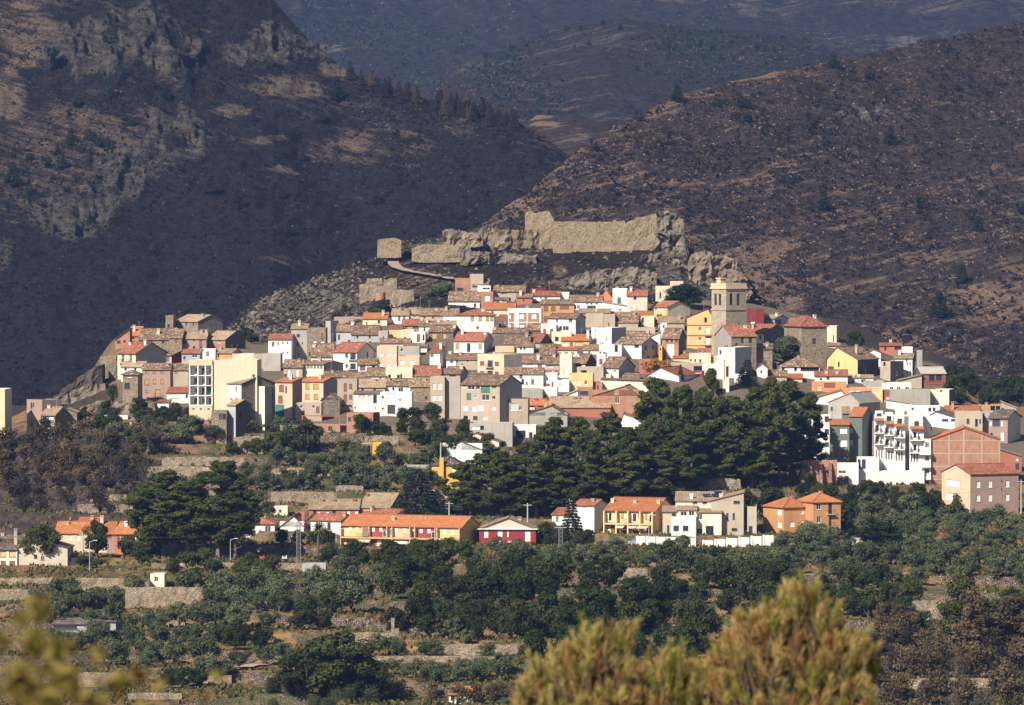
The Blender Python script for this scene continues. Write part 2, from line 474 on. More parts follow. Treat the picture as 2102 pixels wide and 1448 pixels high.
# ------------------------------------------------------------------ hills
def hill(name, label, pxr, step, prof, mat, rows, masks, rough, seed, tail=0.25, cliff=None):
 """prof(px) -> list of (depth, py) keys from foot to ridge; the back falls away behind the ridge"""
 pxs = np.arange(pxr[0], pxr[1] + 0.1, step)
 T = np.linspace(0, 1, rows)
 Tb = np.linspace(0, 1, 12)[1:]
 keys = prof(pxs)                                   # arrays (k, npx) of D and y
 KD, KY = keys
 nk = KD.shape[0]
 tk = np.linspace(0, 1, nk)
 D = np.empty((rows, len(pxs))); Y = np.empty_like(D)
 idx = np.clip(np.searchsorted(tk, T, side='right') - 1, 0, nk - 2)
 w = ((T - tk[idx]) / (tk[idx + 1] - tk[idx]))[:, None]
 D = KD[idx] * (1 - w) + KD[idx + 1] * w
 Y = KY[idx] * (1 - w) + KY[idx + 1] * w
 P = np.broadcast_to(pxs[None], D.shape).copy()
 Z = zat(Y, D)
 X = (P - CX) / FPX * (D * CP - Z * SP)
 Db = D[-1][None] + Tb[:, None] * (D[-1] - D[0])[None] * tail * 3
 Zb = Z[-1][None] - (Tb[:, None] ** 1.3) * np.maximum(Z[-1] + 70, 5)[None]
 Pb = np.broadcast_to(pxs[None], Db.shape)
 Xb = X[-1][None] * Db / D[-1][None]
 D2, Z2, X2, P2 = np.vstack([D, Db]), np.vstack([Z, Zb]), np.vstack([X, Xb]), np.vstack([P, Pb])
 Y2 = np.vstack([Y, np.broadcast_to(Y[-1][None], Db.shape)])
 t2 = np.concatenate([T, np.ones(len(Tb))])[:, None]
 edge = 1 - 0.6 * sstep(0.9, 1.0, t2)
 s = D2.mean() / 2100
 n = (fbm(X2 / (55 * s), Z2 / (40 * s), 5, seed) - 0.5) * rough * 2.4
 g = (ridged((X2 + Z2 * 0.7) / (75 * s), Z2 / (140 * s), 4, seed + 3) - 0.6) * rough * 1.6
 f = (fbm(X2 / (7 * s), Z2 / (5 * s), 4, seed + 5) - 0.5) * rough * 0.5
 f2 = (fbm(X2 / (2.6 * s), Z2 / (2.0 * s), 3, seed + 6) - 0.5) * rough * 0.16 + (ridged(X2 / (18 * s), Z2 / (12 * s), 3, seed + 8) - 0.55) * rough * 0.35
 off = n + g + f + f2
 m = masks(P2, Y2, X2, Z2, D2)
 rk = m[..., 0]
 off = off + rk * ((ridged(X2 / (13 * s), Z2 / (24 * s), 5, seed + 7) - 0.5) * rough * 1.5 + (ridged(X2 / (4 * s) + Z2 / (9 * s), Z2 / (5 * s), 3, seed + 9) - 0.5) * rough * 0.55)
 if cliff is not None:
  off = off + cliff(P2, Y2, X2, Z2)
 D3 = D2 - off * edge
 Z3 = Z2 + (off * 0.35) * edge
 V = np.stack([X2 * (D3 / D2), D3, Z3], -1).reshape(-1, 3)
 me = mesh_np(name, V, grid_faces(*D2.shape), [mat], True, colour=m.reshape(-1, 4))
 o = tag(put(bpy.data.objects.new(name, me)), label, kind='structure')
 def hit(px, py):
  j = int(np.clip(round((px - pxr[0]) / step), 0, len(pxs) - 1))
  _, yy = proj(X2[:rows, j], D3[:rows, j], Z3[:rows, j])
  k = np.nonzero(yy <= py)[0]
  k = k[0] if len(k) else int(np.argmin(yy))
  return Vector((xat(px, D3[k, j], Z3[k, j]), float(D3[k, j]), float(Z3[k, j])))
 hit.grid = V.reshape(D2.shape + (3,))[:rows]
 return o, hit
def streaks(X, Z, seed, a=0.5, sx=26, sz=5):
 u = X + Z * a
 return fbm(u / sx, (Z - X * a * 0.35) / sz, 4, seed)
# far range -------------------------------------------------------------
def prof_far(px):
 n = len(px)
 KD = np.stack([np.full(n, 3600.), np.full(n, 4300.), np.full(n, 5300.)])
 w = 60 * (fbm(px / 420., px * 0, 4, 61) - 0.5)
 KY = np.stack([np.full(n, 420.), 150 + w, np.full(n, -190.) + w])
 return KD, KY
def mask_far(P, Y, X, Z, D):
 rock = np.clip(blob(P, Y, 1760, 95, 130, 22, .9) * 0.35 + sstep(0.60, 0.72, streaks(X, Z, 63, 0.3, 90, 26)) * 0.35, 0, 1)
 soil = np.clip(0.05 + sstep(0.45, 0.65, streaks(X, Z, 64, 0.35, 70, 18)) * 0.40 * (0.4 + 0.6 * sstep(1200, 1500, P) + blob(P, Y, 800, 110, 200, 30)), 0, 1)
 gr = 0.35 * sstep(0.5, 0.7, fbm(X / 60, Z / 25, 4, 66))
 return np.stack([rock, soil, gr, np.ones_like(rock)], -1)
MAT_FAR = hill_mat((0.010, 0.010, 0.010), (0.065, 0.054, 0.044), (0.28, 0.21, 0.14), (0.13, 0.10, 0.07), (0.30, 0.265, 0.23), (0.10, 0.09, 0.085), 0.42, 0.3, 0.9)
_, hit_far = hill('far_mountain', 'burnt mountain side closing the view far behind the castle', (-300, 2500), 5, prof_far, MAT_FAR, 190, mask_far, 26, 60)
# middle spur -----------------------------------------------------------
SPUR_X = np.array([820, 900, 960, 1060, 1180, 1280, 1400, 1560, 1750, 1950, 2300.])
SPUR_Y = np.array([330, 185, 130, 85, 48, 40, 62, 75, 100, 110, 140.])
def prof_spur(px):
 y = np.interp(px, SPUR_X, SPUR_Y) + 8 * (fbm(px / 40., px * 0, 4, 71) - 0.5)
 n = len(px)
 return np.stack([np.full(n, 2900.), np.full(n, 3250.), np.full(n, 3600.)]), np.stack([np.maximum(y + 60, 420.), np.maximum(y + 30, 0.5 * y + 150), y])
def mask_spur(P, Y, X, Z, D):
 yt = np.interp(P, SPUR_X, SPUR_Y)
 near = 1 - sstep(0, 90, Y - yt)
 soil = np.clip(0.10 + 0.15 * near * sstep(0.4, 0.6, fbm(X / 50, Z / 30, 4, 72)) + 0.18 * sstep(0.5, 0.66, streaks(X, Z, 73, 0.4, 50, 14)) * (1 - sstep(1250, 1450, P)), 0, 1)
 rock = 0.45 * blob(P, Y, 960, 140, 70, 40) + 0.5 * blob(P, Y, 1760, 100, 120, 26, .9)
 gr = 0.36 * sstep(0.45, 0.6, fbm(X / 25, Z / 16, 4, 74))
 return np.stack([np.clip(rock, 0, 1), soil, gr, np.ones_like(soil)], -1)
MAT_SPUR = hill_mat((0.010, 0.010, 0.010), (0.065, 0.054, 0.044), (0.26, 0.2, 0.14), (0.14, 0.105, 0.07), (0.28, 0.25, 0.22), (0.11, 0.10, 0.09), 0.6, 0.3, 0.9)
_, hit_spur = hill('middle_spur', 'hazy scrub-dotted spur between the two hills', (820, 2300), 4, prof_spur, MAT_SPUR, 150, mask_spur, 15, 70)
# left hill -------------------------------------------------------------
LH_X = np.array([-400, 0, 300, 500, 560, 620, 660, 700, 760, 830, 900, 980, 1060, 1110, 1150, 1175, 1230, 1290, 1360])
LH_Y = np.array([-260, -190, -110, -45, 0, 72, 110, 142, 170, 196, 214, 232, 256, 285, 310, 332, 400, 480, 560.])
def prof_left(px):
 y = np.interp(px, LH_X, LH_Y) + 9 * (fbm(px / 26., px * 0, 4, 81) - 0.5)
 n = len(px)
 f = np.interp(px, [0, 700, 1360], [0, 0.35, 1.0])
 Dr = 2480 - 330 * f
 yb = np.full(n, 905.)
 return np.stack([np.full(n, 1850.), 1850 + (Dr - 1850) * 0.52, Dr]), np.stack([yb, yb + (y - yb) * 0.47, y])
def mask_left(P, Y, X, Z, D):
 w = (fbm(X / 14, Z / 10, 4, 82) - 0.5) * 60
 Pw, Yw = P + w, Y + w * 0.6
 rock = (blob(Pw, Yw, 150, 115, 60, 40) + blob(Pw, Yw, 215, 95, 50, 55) + blob(Pw, Yw, 310, 90, 75, 55) + blob(Pw, Yw, 360, 120, 50, 45) + blob(Pw, Yw, 560, 90, 60, 42) + blob(Pw, Yw, 500, 100, 60, 30) * 0.7
   + blob(Pw, Yw, 650, 105, 30, 20) + blob(Pw, Yw, 345, 225, 60, 20) + blob(Pw, Yw, 370, 275, 70, 45) + blob(Pw, Yw, 230, 370, 55, 45) + blob(Pw, Yw, 130, 440, 110, 50)
   + 0.5 * blob(Pw, Yw, 250, 330, 90, 50) + 0.4 * blob(Pw, Yw, 800, 265, 60, 25) + 0.5 * blob(Pw, Yw, 940, 270, 60, 25) + 0.6 * blob(Pw, Yw, 10, 530, 30, 40))
 st = streaks(X, Z, 83, -0.5, 28, 6)
 soil = (0.6 * blob(Pw, Yw, 20, 165, 40, 34, .8) + 0.6 * blob(Pw, Yw, 10, 215, 30, 22, .8) + 0.6 * blob(Pw, Yw, 590, 172, 75, 20, .8) + 0.9 * blob(Pw, Yw, 690, 140, 40, 14) + 0.45 * blob(Pw, Yw, 60, 60, 90, 80)
   + 0.42 * blob(Pw, Yw, 120, 290, 190, 90) + 0.40 * blob(Pw, Yw, 60, 420, 140, 80) + 0.55 * blob(Pw, Yw, 580, 340, 24, 8) + 0.5 * blob(Pw, Yw, 600, 540, 70, 26) + 0.5 * blob(Pw, Yw, 470, 215, 50, 12)
   + 0.22 * blob(Pw, Yw, 1100, 300, 70, 40) + 0.2 * blob(Pw, Yw, 780, 300, 130, 40) + 0.5 * blob(Pw, Yw, 560, 280, 40, 10)
   + 0.22 * sstep(0.54, 0.68, st) * (1 - sstep(300, 520, Y)) + 0.10 - 0.16 * sstep(330, 520, Y + (300 - P) * 0.1))
 gr = 0.35 * blob(P, Y, 120, 320, 190, 110) * sstep(0.5, 0.62, fbm(X / 9, Z / 9, 3, 84))
 rock = np.clip(rock, 0, 1) * (0.20 + 0.95 * sstep(0.40, 0.68, ridged(X / 13 + Z / 30, Z / 15, 4, 88)))
 return np.stack([np.clip(rock, 0, 1), np.clip(soil, 0, 1.1), gr, np.ones_like(gr)], -1)
def cliff_left(P, Y, X, Z):
 q = Z / 7.0 + (fbm(X / 60, Z / 40, 3, 85) - 0.5) * 2
 led = (q - np.floor(q))
 lo = sstep(420, 560, Y) * sstep(0.45, 0.6, fbm(X / 45, Z / 12, 3, 86))
 return lo * (led - 0.5) * 5.0
MAT_LEFT = hill_mat((0.009, 0.009, 0.011), (0.036, 0.030, 0.028), (0.25, 0.18, 0.12), (0.10, 0.070, 0.050), (0.150, 0.128, 0.098), (0.034, 0.030, 0.026), 1.0, -0.5, 0.85)
_, hit_left = hill('left_hill', 'charred rocky hill rising on the left', (-400, 1360), 3, prof_left, MAT_LEFT, 330, mask_left, 11, 80, cliff=cliff_left)
# right hill ------------------------------------------------------------
RH_X = np.array([880, 960, 1000, 1040, 1090, 1140, 1180, 1220, 1300, 1360, 1400, 1500, 1600, 1700, 1800, 1900, 2000, 2102, 2500])
RH_Y = np.array([540, 478, 452, 420, 392, 352, 312, 282, 240, 210, 192, 165, 146, 130, 108, 88, 70, 48, -20.])
def prof_right(px):
 y = np.interp(px, RH_X, RH_Y) + 8 * (fbm(px / 22., px * 0, 4, 91) - 0.5)
 n = len(px)
 f = np.interp(px, [880, 2102], [0, 1.0])
 Dr = 2020 + 380 * f
 yb = np.full(n, 880.)
 return np.stack([np.full(n, 1790.), 1790 + (Dr - 1790) * 0.52, Dr]), np.stack([yb, yb + (y - yb) * 0.5, y])
def mask_right(P, Y, X, Z, D):
 w = (fbm(X / 14, Z / 10, 4, 92) - 0.5) * 60
 Pw, Yw = P + w, Y + w * 0.6
 yt = np.interp(P, RH_X, RH_Y)
 st = streaks(X, Z, 93, 0.55, 24, 5)
 st2 = streaks(X, Z, 96, 0.15, 30, 5)
 rim = 1 - sstep(0, 45, Y - yt)
 soil = (0.26 * rim * (1 - sstep(1560, 1800, P)) + 0.26 * sstep(0.46, 0.62, st) * (0.5 + 0.5 * sstep(250, 450, Y)) * (1 - 0.8 * blob(P, Y, 1950, 200, 300, 110))
   + 0.30 * sstep(0.44, 0.60, st2) * sstep(470, 680, Y + (P - 1800) * 0.1) + 0.3 * blob(Pw, Yw, 1560, 590, 60, 120) + 0.22 * blob(Pw, Yw, 1050, 430, 60, 26) + 0.20 - 0.12 * blob(P, Y, 1950, 190, 330, 120))
 rock = 0.42 * blob(Pw, Yw, 1760, 235, 110, 16) + 0.35 * blob(Pw, Yw, 1160, 310, 40, 50) + 0.22 * sstep(0.62, 0.72, fbm(X / 6, Z / 4, 3, 95))
 gr = 0.18 * sstep(0.5, 0.7, fbm(X / 9, Z / 9, 3, 94))
 return np.stack([np.clip(rock, 0, 1), np.clip(soil, 0, 1.1), gr, np.ones_like(gr)], -1)
MAT_RIGHT = hill_mat((0.017, 0.014, 0.013), (0.096, 0.069, 0.053), (0.36, 0.24, 0.15), (0.18, 0.115, 0.075), (0.34, 0.31, 0.27), (0.14, 0.125, 0.11), 1.1, 0.55, 1.2)
_, hit_right = hill('right_hill', 'brown burnt hill with ochre streaks rising on the right', (880, 2500), 3, prof_right, MAT_RIGHT, 300, mask_right, 7.5, 90)
# gully between the two hills
def prof_gully(px):
 y = np.interp(px, [1040, 1080, 1100, 1150, 1200, 1250, 1300], [300, 250, 238, 236, 240, 256, 300]) + 4 * (fbm(px / 15., px * 0, 3, 99) - .5)
 n = len(px)
 return np.stack([np.full(n, 2250.), np.full(n, 2400.), np.full(n, 2560.)]), np.stack([np.full(n, 430.), 0.5 * (430 + y), y])
def mask_gully(P, Y, X, Z, D):
 w = (fbm(X / 14, Z / 10, 4, 98) - 0.5) * 40
 soil = 1.0 * blob(P + w, Y + w * .3, 1110, 243, 34, 6) + blob(P + w, Y + w * .3, 1120, 258, 30, 5) + 0.4 * blob(P + w, Y + w, 1170, 290, 60, 30)
 rock = 0.4 * blob(P + w, Y + w, 1195, 285, 30, 22, .9)
 return np.stack([rock, np.clip(soil, 0, 1.1), 0.15 + 0 * soil, np.ones_like(soil)], -1)
hill('gully_ridge', 'low burnt ridge with pale earth in the gully', (1040, 1300), 3, prof_gully, MAT_RIGHT, 70, mask_gully, 5, 97)
# castle hill -----------------------------------------------------------
CH_X = np.array([430, 480, 510, 540, 600, 700, 775, 830, 900, 1000, 1075, 1135, 1250, 1350, 1395, 1415, 1450, 1500, 1530, 1560, 1600, 1660])
CH_Y = np.array([700, 662, 636, 612, 590, 556, 520, 497, 486, 471, 464, 458, 456, 452, 470, 520, 528, 540, 570, 610, 660, 720.])
CM_Y = np.array([715, 672, 650, 632, 615, 582, 548, 532, 530, 522, 517, 513, 514, 517, 528, 546, 560, 585, 600, 632, 680, 735.])
def prof_castle(px):
 n = len(px)
 yt = np.interp(px, CH_X, CH_Y) + 5 * (fbm(px / 14., px * 0, 4, 101) - 0.5) * (1 - sstep(1120, 1140, px) * (1 - sstep(1340, 1360, px)))
 ym = np.interp(px, CH_X, CM_Y)
 yl = np.maximum(ym + 40, np.interp(px, [430, 700, 900, 1350, 1560, 1660], [760, 700, 640, 645, 690, 760]))
 KD = np.stack([np.full(n, 1585.), np.full(n, 1640.), np.full(n, 1690.), np.full(n, 1706.), np.full(n, 1725.)])
 KY = np.stack([yl, 0.45 * yl + 0.55 * ym, ym, 0.3 * ym + 0.7 * yt, yt])
 return KD, KY
def mask_castle(P, Y, X, Z, D):
 w = (fbm(X / 6, Z / 5, 4, 102) - 0.5) * 46
 Pw, Yw = P + w, Y + w * 0.5
 rock = (0.5 * blob(Pw, Yw, 560, 660, 80, 60) + 0.46 * blob(Pw, Yw, 650, 640, 70, 50) + 0.42 * blob(Pw, Yw, 730, 650, 60, 45) + 0.5 * blob(Pw, Yw, 620, 600, 60, 22) + 0.8 * blob(Pw, Yw, 1420, 590, 90, 40)
   + blob(Pw, Yw, 1470, 550, 70, 40) + 0.9 * blob(Pw, Yw, 1290, 580, 90, 20) + blob(Pw, Yw, 1380, 540, 50, 40) + 0.7 * blob(Pw, Yw, 960, 500, 130, 17) + 0.6 * blob(Pw, Yw, 870, 520, 60, 15) + 0.5 * blob(Pw, Yw, 1180, 590, 120, 10))
 soil = (0.45 * blob(Pw, Yw, 880, 585, 90, 28) + 0.55 * blob(Pw, Yw, 1140, 550, 20, 14) + 0.35 * blob(Pw, Yw, 1000, 500, 150, 22) + 0.5 * blob(Pw, Yw, 1200, 575, 150, 8) + 0.4 * blob(Pw, Yw, 870, 548, 40, 5) + 0.25 * blob(Pw, Yw, 700, 590, 90, 14) + 0.34 * blob(Pw, Yw, 600, 640, 130, 60)
   + 0.5 * blob(Pw, Yw, 1500, 600, 50, 30) + 0.16)
 gr = 0.4 * blob(Pw, Yw, 900, 600, 60, 10) + 0.25 * blob(Pw, Yw, 650, 640, 120, 50) * sstep(0.5, 0.6, fbm(X / 4, Z / 4, 3, 103))
 return np.stack([np.clip(rock, 0, 1), np.clip(soil, 0, 1), gr, np.ones_like(gr)], -1)
MAT_CASTLE = hill_mat((0.014, 0.013, 0.012), (0.060, 0.047, 0.038), (0.30, 0.225, 0.15), (0.14, 0.10, 0.07), (0.25, 0.21, 0.165), (0.045, 0.039, 0.033), 2.0, 0.9, 1.2)
def cliff_castle(P, Y, X, Z):
 return blob(P, Y, 600, 640, 170, 70) * ((ridged(X / 6 - Z / 7, Z / 9 + X / 14, 5, 105) - 0.55) * 7.5 + (ridged(X / 2.2 - Z / 3, Z / 3, 3, 107) - 0.55) * 2.4) + blob(P, Y, 1420, 570, 140, 70) * (ridged(X / 5, Z / 9, 4, 106) - 0.5) * 6
_, hit_castle = hill('castle_hill', 'steep rocky knoll under the castle ruin', (430, 1660), 2, prof_castle, MAT_CASTLE, 190, mask_castle, 2.2, 100, tail=0.2, cliff=cliff_castle)
# ------------------------------------------------------------------ houses
WALL = {
 'W': plaster((0.75, 0.73, 0.69)), 'C': plaster((0.74, 0.63, 0.44)), 'P': plaster((0.72, 0.50, 0.35)),
 'Y': plaster((0.74, 0.52, 0.24)), 'A': plaster((0.68, 0.37, 0.07), 0.2), 'O': plaster((0.56, 0.29, 0.13)),
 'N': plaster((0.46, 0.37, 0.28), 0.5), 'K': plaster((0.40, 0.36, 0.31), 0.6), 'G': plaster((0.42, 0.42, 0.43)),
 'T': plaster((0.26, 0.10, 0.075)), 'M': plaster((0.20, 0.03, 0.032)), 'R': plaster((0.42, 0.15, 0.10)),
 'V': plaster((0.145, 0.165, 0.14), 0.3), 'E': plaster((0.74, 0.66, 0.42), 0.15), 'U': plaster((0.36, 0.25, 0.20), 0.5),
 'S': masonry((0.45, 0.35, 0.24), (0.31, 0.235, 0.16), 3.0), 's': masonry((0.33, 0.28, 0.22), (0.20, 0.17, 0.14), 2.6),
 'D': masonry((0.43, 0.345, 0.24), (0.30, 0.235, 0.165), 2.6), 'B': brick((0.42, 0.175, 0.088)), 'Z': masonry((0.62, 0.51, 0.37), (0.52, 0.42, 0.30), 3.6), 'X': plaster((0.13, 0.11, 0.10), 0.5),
 'Q': plaster((0.78, 0.70, 0.56)), 'J': plaster((0.60, 0.51, 0.40), 0.15),
}
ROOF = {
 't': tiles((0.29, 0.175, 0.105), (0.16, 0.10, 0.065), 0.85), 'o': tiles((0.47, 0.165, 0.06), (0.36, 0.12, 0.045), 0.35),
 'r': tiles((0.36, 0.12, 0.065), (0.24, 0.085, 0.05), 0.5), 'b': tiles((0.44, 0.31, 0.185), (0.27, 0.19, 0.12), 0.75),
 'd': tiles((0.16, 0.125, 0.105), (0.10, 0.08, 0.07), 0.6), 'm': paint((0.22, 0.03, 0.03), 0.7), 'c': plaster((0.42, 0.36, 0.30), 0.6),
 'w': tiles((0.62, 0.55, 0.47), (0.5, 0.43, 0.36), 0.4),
}
FRAME_W = paint((0.75, 0.74, 0.70)); FRAME_B = paint((0.13, 0.075, 0.045)); FRAME_D = paint((0.07, 0.065, 0.06))
SHUT = {'b': paint((0.20, 0.10, 0.055)), 'w': paint((0.78, 0.76, 0.72)), 'o': paint((0.46, 0.25, 0.07)), 'g': paint((0.03, 0.19, 0.12)),
  'T': paint((0.27, 0.075, 0.05)), 'e': paint((0.50, 0.48, 0.44)), 'y': paint((0.60, 0.42, 0.2))}
IRON = paint((0.035, 0.033, 0.032), 0.5); GALV = paint((0.42, 0.43, 0.44), 0.45); WHITE = paint((0.80, 0.79, 0.76))
CHIM = {'W': WALL['W'], 'N': WALL['N'], 'P': WALL['P'], 'T': WALL['R'], 'C': WALL['C'], 'B': WALL['B'], 'A': WALL['A'], 'K': WALL['K'], 'O': WALL['O']}
SILL = paint((0.55, 0.50, 0.44))
_wm = {}
def window_meshes(w, h, code):
 """frame and filling of one opening; origin at the lower left outer corner, y into the wall"""
 k = (w, h, code)
 if k in _wm: return _wm[k]
 t = min(0.09, w * 0.12)
 fm = {'d': FRAME_W, 'k': FRAME_D, 'f': FRAME_D}.get(code, FRAME_W if code in 'we' else FRAME_B)
 f = MB()
 y0, y1 = 0.10, 0.17
 f.box(0, t, y0, y1, 0, h); f.box(w - t, w, y0, y1, 0, h); f.box(t, w - t, y0, y1, 0, t); f.box(t, w - t, y0, y1, h - t, h)
 if code in 'df' and w > 0.7:
  f.box(w / 2 - t * 0.4, w / 2 + t * 0.4, y0 + .01, y1 - .01, t, h - t)
  if h > 1.9: f.box(t, w / 2 - t * 0.4, y0 + .012, y1 - .012, h * 0.62, h * 0.62 + t * 0.7)
 if h < 1.9: f.box(-0.06, w + 0.06, -0.07, 0.09, -0.07, -0.004)
 p = MB()
 if code in 'dkf':
  p.poly([(t, y1 - .03, t), (w - t, y1 - .03, t), (w - t, y1 - .03, h - t), (t, y1 - .03, h - t)])
  pm, pn = glass(), 'pane'
 else:
  n = max(3, min(9, int(h / 0.22)))
  for i in range(n):
   a, b = t + (h - 2 * t) * i / n, t + (h - 2 * t) * (i + 1) / n
   p.poly([(t, 0.115, a), (w - t, 0.115, a), (w - t, 0.145, b), (t, 0.145, b)])
  pm, pn = SHUT[code], 'shutter'
 r = (f.mesh('window', fm), p.mesh(pn, pm), pn)
 _wm[k] = r
 return r
class Mass:
 """one block of a building, laid out from where its corners and eaves stand in the view"""
 def __init__(s, x0, x1, xs, ytop, ye, yb, kind, wall, roof=None, D=None, d=None, root=None, name=None, label=None, cat=None, group=None, side=None, over=0.35, sink=4.0, ridge=None):
  s.D = D = D or ground_hit(0.5 * (x0 + x1), yb)
  sc = D / FPX
  zb, ze = zat(yb, D), zat(ye, D)
  rise = (ye - ytop) * sc if ytop else 0
  ext = 0.0
  if xs: ext = ((xs - x1) if xs > x1 else (x0 - xs)) * sc
  if d is None:
   wpx = (x1 - x0) * sc
   if kind == 'G': d = min(max(2 * rise / math.tan(math.radians(21)), 6.5), 13)
   elif kind in 'SH': d = min(max(rise / math.tan(math.radians(19)) * (1 if kind == 'S' else 2), 6.0), 12)
   elif kind == 'E': d = 11
   else: d = min(max(wpx * 0.8, 6), 10)
   if ext: d = max(d, ext / 0.72)
  a = math.asin(min(ext / d, 0.9)) if ext else 0.05
  if xs and xs < x0: a = -a
  s.a, s.d = a, d
  s.w = w = (x1 - x0) * sc / math.cos(a)
  corner = at(x1 if a > 0 else x0, yb, D)
  R = Matrix.Rotation(-a, 3, 'Z')
  o = corner - R @ Vector((w, 0, 0)) if a > 0 else corner
  s.org = Vector((o.x, o.y, zb)); s.R = R
  s.h = h = ze - zb
  s.sc, s.x0, s.x1, s.yb, s.xs = sc, x0, x1, yb, xs
  if root is None:
   c = R @ Vector((w / 2, d / 2, 0)) + s.org
   root = empty(name, c, label, cat, group)
  s.root = root
  s.zr = h + 0.5
  if ytop:
   off = {'G': d / 2, 'H': d / 2, 'S': d, 'E': 0.0, 'L': 0.0, 'R': 0.0, 'Z': 0.0}.get(kind, 0)
   dd = D + off * math.cos(a)
   s.zr = max(zat(ytop, dd) - zb, h + 0.35)
  s.kind, s.wall, s.roofk = kind, wall, roof
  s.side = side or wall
  s.holes = {'f': [], 'r': [], 'l': []}
  s.wins = []
  s.over, s.sink = over, sink
  s.ridge = ridge
  s.extra = []
 def f(s, px, py):
  return (px - s.x0) * s.sc / math.cos(s.a), (s.yb - py) * s.sc
 def sidepos(s, px, py):
  """distance from the front corner along the visible side wall"""
  e = (px - s.x1) if s.a > 0 else (s.x0 - px)
  return e * s.sc / max(abs(math.sin(s.a)), 0.05), (s.yb - py) * s.sc
 def local(s, o):
  """seat an object, whose mesh is in block coordinates, on the root"""
  o.location = s.org - s.root.location
  o.rotation_euler = (0, 0, -s.a)
  return o
 def window(s, cx, cy, wpx, hpx, code, balc=False):
  q = lambda v: max(0.3, round(v / 0.1) * 0.1)
  h = q(hpx * s.sc)
  if s.xs and ((s.a > 0 and cx > s.x1 + 1) or (s.a < 0 and cx < s.x0 - 1)):
   face = 'r' if s.a > 0 else 'l'
   u, z = s.sidepos(cx, cy)
   w = q(wpx * s.sc / max(abs(math.sin(s.a)), 0.3))
   if face == 'l': u = s.d - u
   lim = s.d
  else:
   face = 'f'
   u, z = s.f(cx, cy)
   w = q(wpx * s.sc / math.cos(s.a))
   lim = s.w
  u0, z0 = u - w / 2, z - h / 2
  if u0 < 0.12: u0 = 0.12
  if u0 + w > lim - 0.12: u0 = lim - 0.12 - w
  if u0 < 0.05: return
  if z0 < 0.05: z0 = 0.05
  if z0 + h > s.h - 0.1 and s.kind in 'GSHF': z0 = max(s.h - 0.1 - h, 0.05)
  for (a0, b0, a1, b1) in s.holes[face]:
   if u0 < a1 + .05 and u0 + w > a0 - .05 and z0 < b1 + .05 and z0 + h > b0 - .05: return
  s.holes[face].append((u0, z0, u0 + w, z0 + h))
  s.wins.append((face, u0, z0, w, h, code, balc))
 def face_frame(s, face):
  """origin, direction along, outward normal"""
  if face == 'f': return Vector((0, 0, 0)), Vector((1, 0, 0)), Vector((0, -1, 0))
  if face == 'r': return Vector((s.w, 0, 0)), Vector((0, 1, 0)), Vector((1, 0, 0))
  if face == 'l': return Vector((0, s.d, 0)), Vector((0, -1, 0)), Vector((-1, 0, 0))
  return Vector((s.w, s.d, 0)), Vector((-1, 0, 0)), Vector((0, 1, 0))
 def build(s):
  mb = MB()
  w, d, h, zr = s.w, s.d, s.h, s.zr
  k = s.kind
  hl = hr = hb = h
  hf = h
  if k == 'S': hb = zr
  if k == 'B': hb = h - d * 0.2
  if k == 'L': hl, hr = zr, h
  if k == 'R': hl, hr = h, zr
  for face in 'frlb':
   o, e, n = s.face_frame(face)
   ln = w if face in 'fb' else d
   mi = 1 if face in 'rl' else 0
   top = min(hf, hb, hl, hr)
   holes = s.holes.get(face, [])
   us = sorted({0.0, ln, *[v for q in holes for v in (q[0], q[2])]})
   zs = sorted({-s.sink, top, *[v for q in holes for v in (q[1], q[3])]})
   P = lambda u, z, y=0.0: tuple(o + e * u + Vector((0, 0, z)) - n * y)
   for i in range(len(us) - 1):
    for j in range(len(zs) - 1):
     uc, zc = (us[i] + us[i + 1]) / 2, (zs[j] + zs[j + 1]) / 2
     if any(q[0] < uc < q[2] and q[1] < zc < q[3] for q in holes): continue
     mb.poly([P(us[i], zs[j]), P(us[i + 1], zs[j]), P(us[i + 1], zs[j + 1]), P(us[i], zs[j + 1])], m=mi)
   for (a, b, c, dd) in holes:
    r = 0.19
    mb.poly([P(a, b), P(a, b, r), P(a, dd, r), P(a, dd)][::-1], m=mi)
    mb.poly([P(c, b), P(c, b, r), P(c, dd, r), P(c, dd)], m=mi)
    mb.poly([P(a, b), P(c, b), P(c, b, r), P(a, b, r)], m=mi)
    mb.poly([P(a, dd), P(c, dd), P(c, dd, r), P(a, dd, r)][::-1], m=mi)
   if k == 'G' and face in 'rl':
    mb.poly([P(0, top), P(ln, top), P(ln / 2, zr)], m=mi)
   elif k == 'E' and face in 'fb':
    c = s.ridge if s.ridge is not None else ln / 2
    c = min(max(c, 0.5), ln - 0.5)
    if face == 'b': c = ln - c
    mb.poly([P(0, top), P(ln, top), P(c, zr)], m=mi)
   elif k == 'S' and face == 'b': mb.poly([P(0, top), P(ln, top), P(ln, zr), P(0, zr)], m=mi)
   elif k == 'S' and face == 'r': mb.poly([P(0, top), P(ln, top), P(ln, zr)], m=mi)
   elif k == 'S' and face == 'l': mb.poly([P(0, top), P(ln, top), P(0, zr)], m=mi)
   elif k == 'B' and face == 'f': mb.poly([P(0, top), P(ln, top), P(ln, h), P(0, h)], m=mi)
   elif k == 'B' and face == 'r': mb.poly([P(0, top), P(ln, top), P(0, h)], m=mi)
   elif k == 'B' and face == 'l': mb.poly([P(0, top), P(ln, top), P(ln, h)], m=mi)
   elif k in 'LR':
    A = (hl, hr) if face == 'f' else (hr, hl) if face == 'b' else None
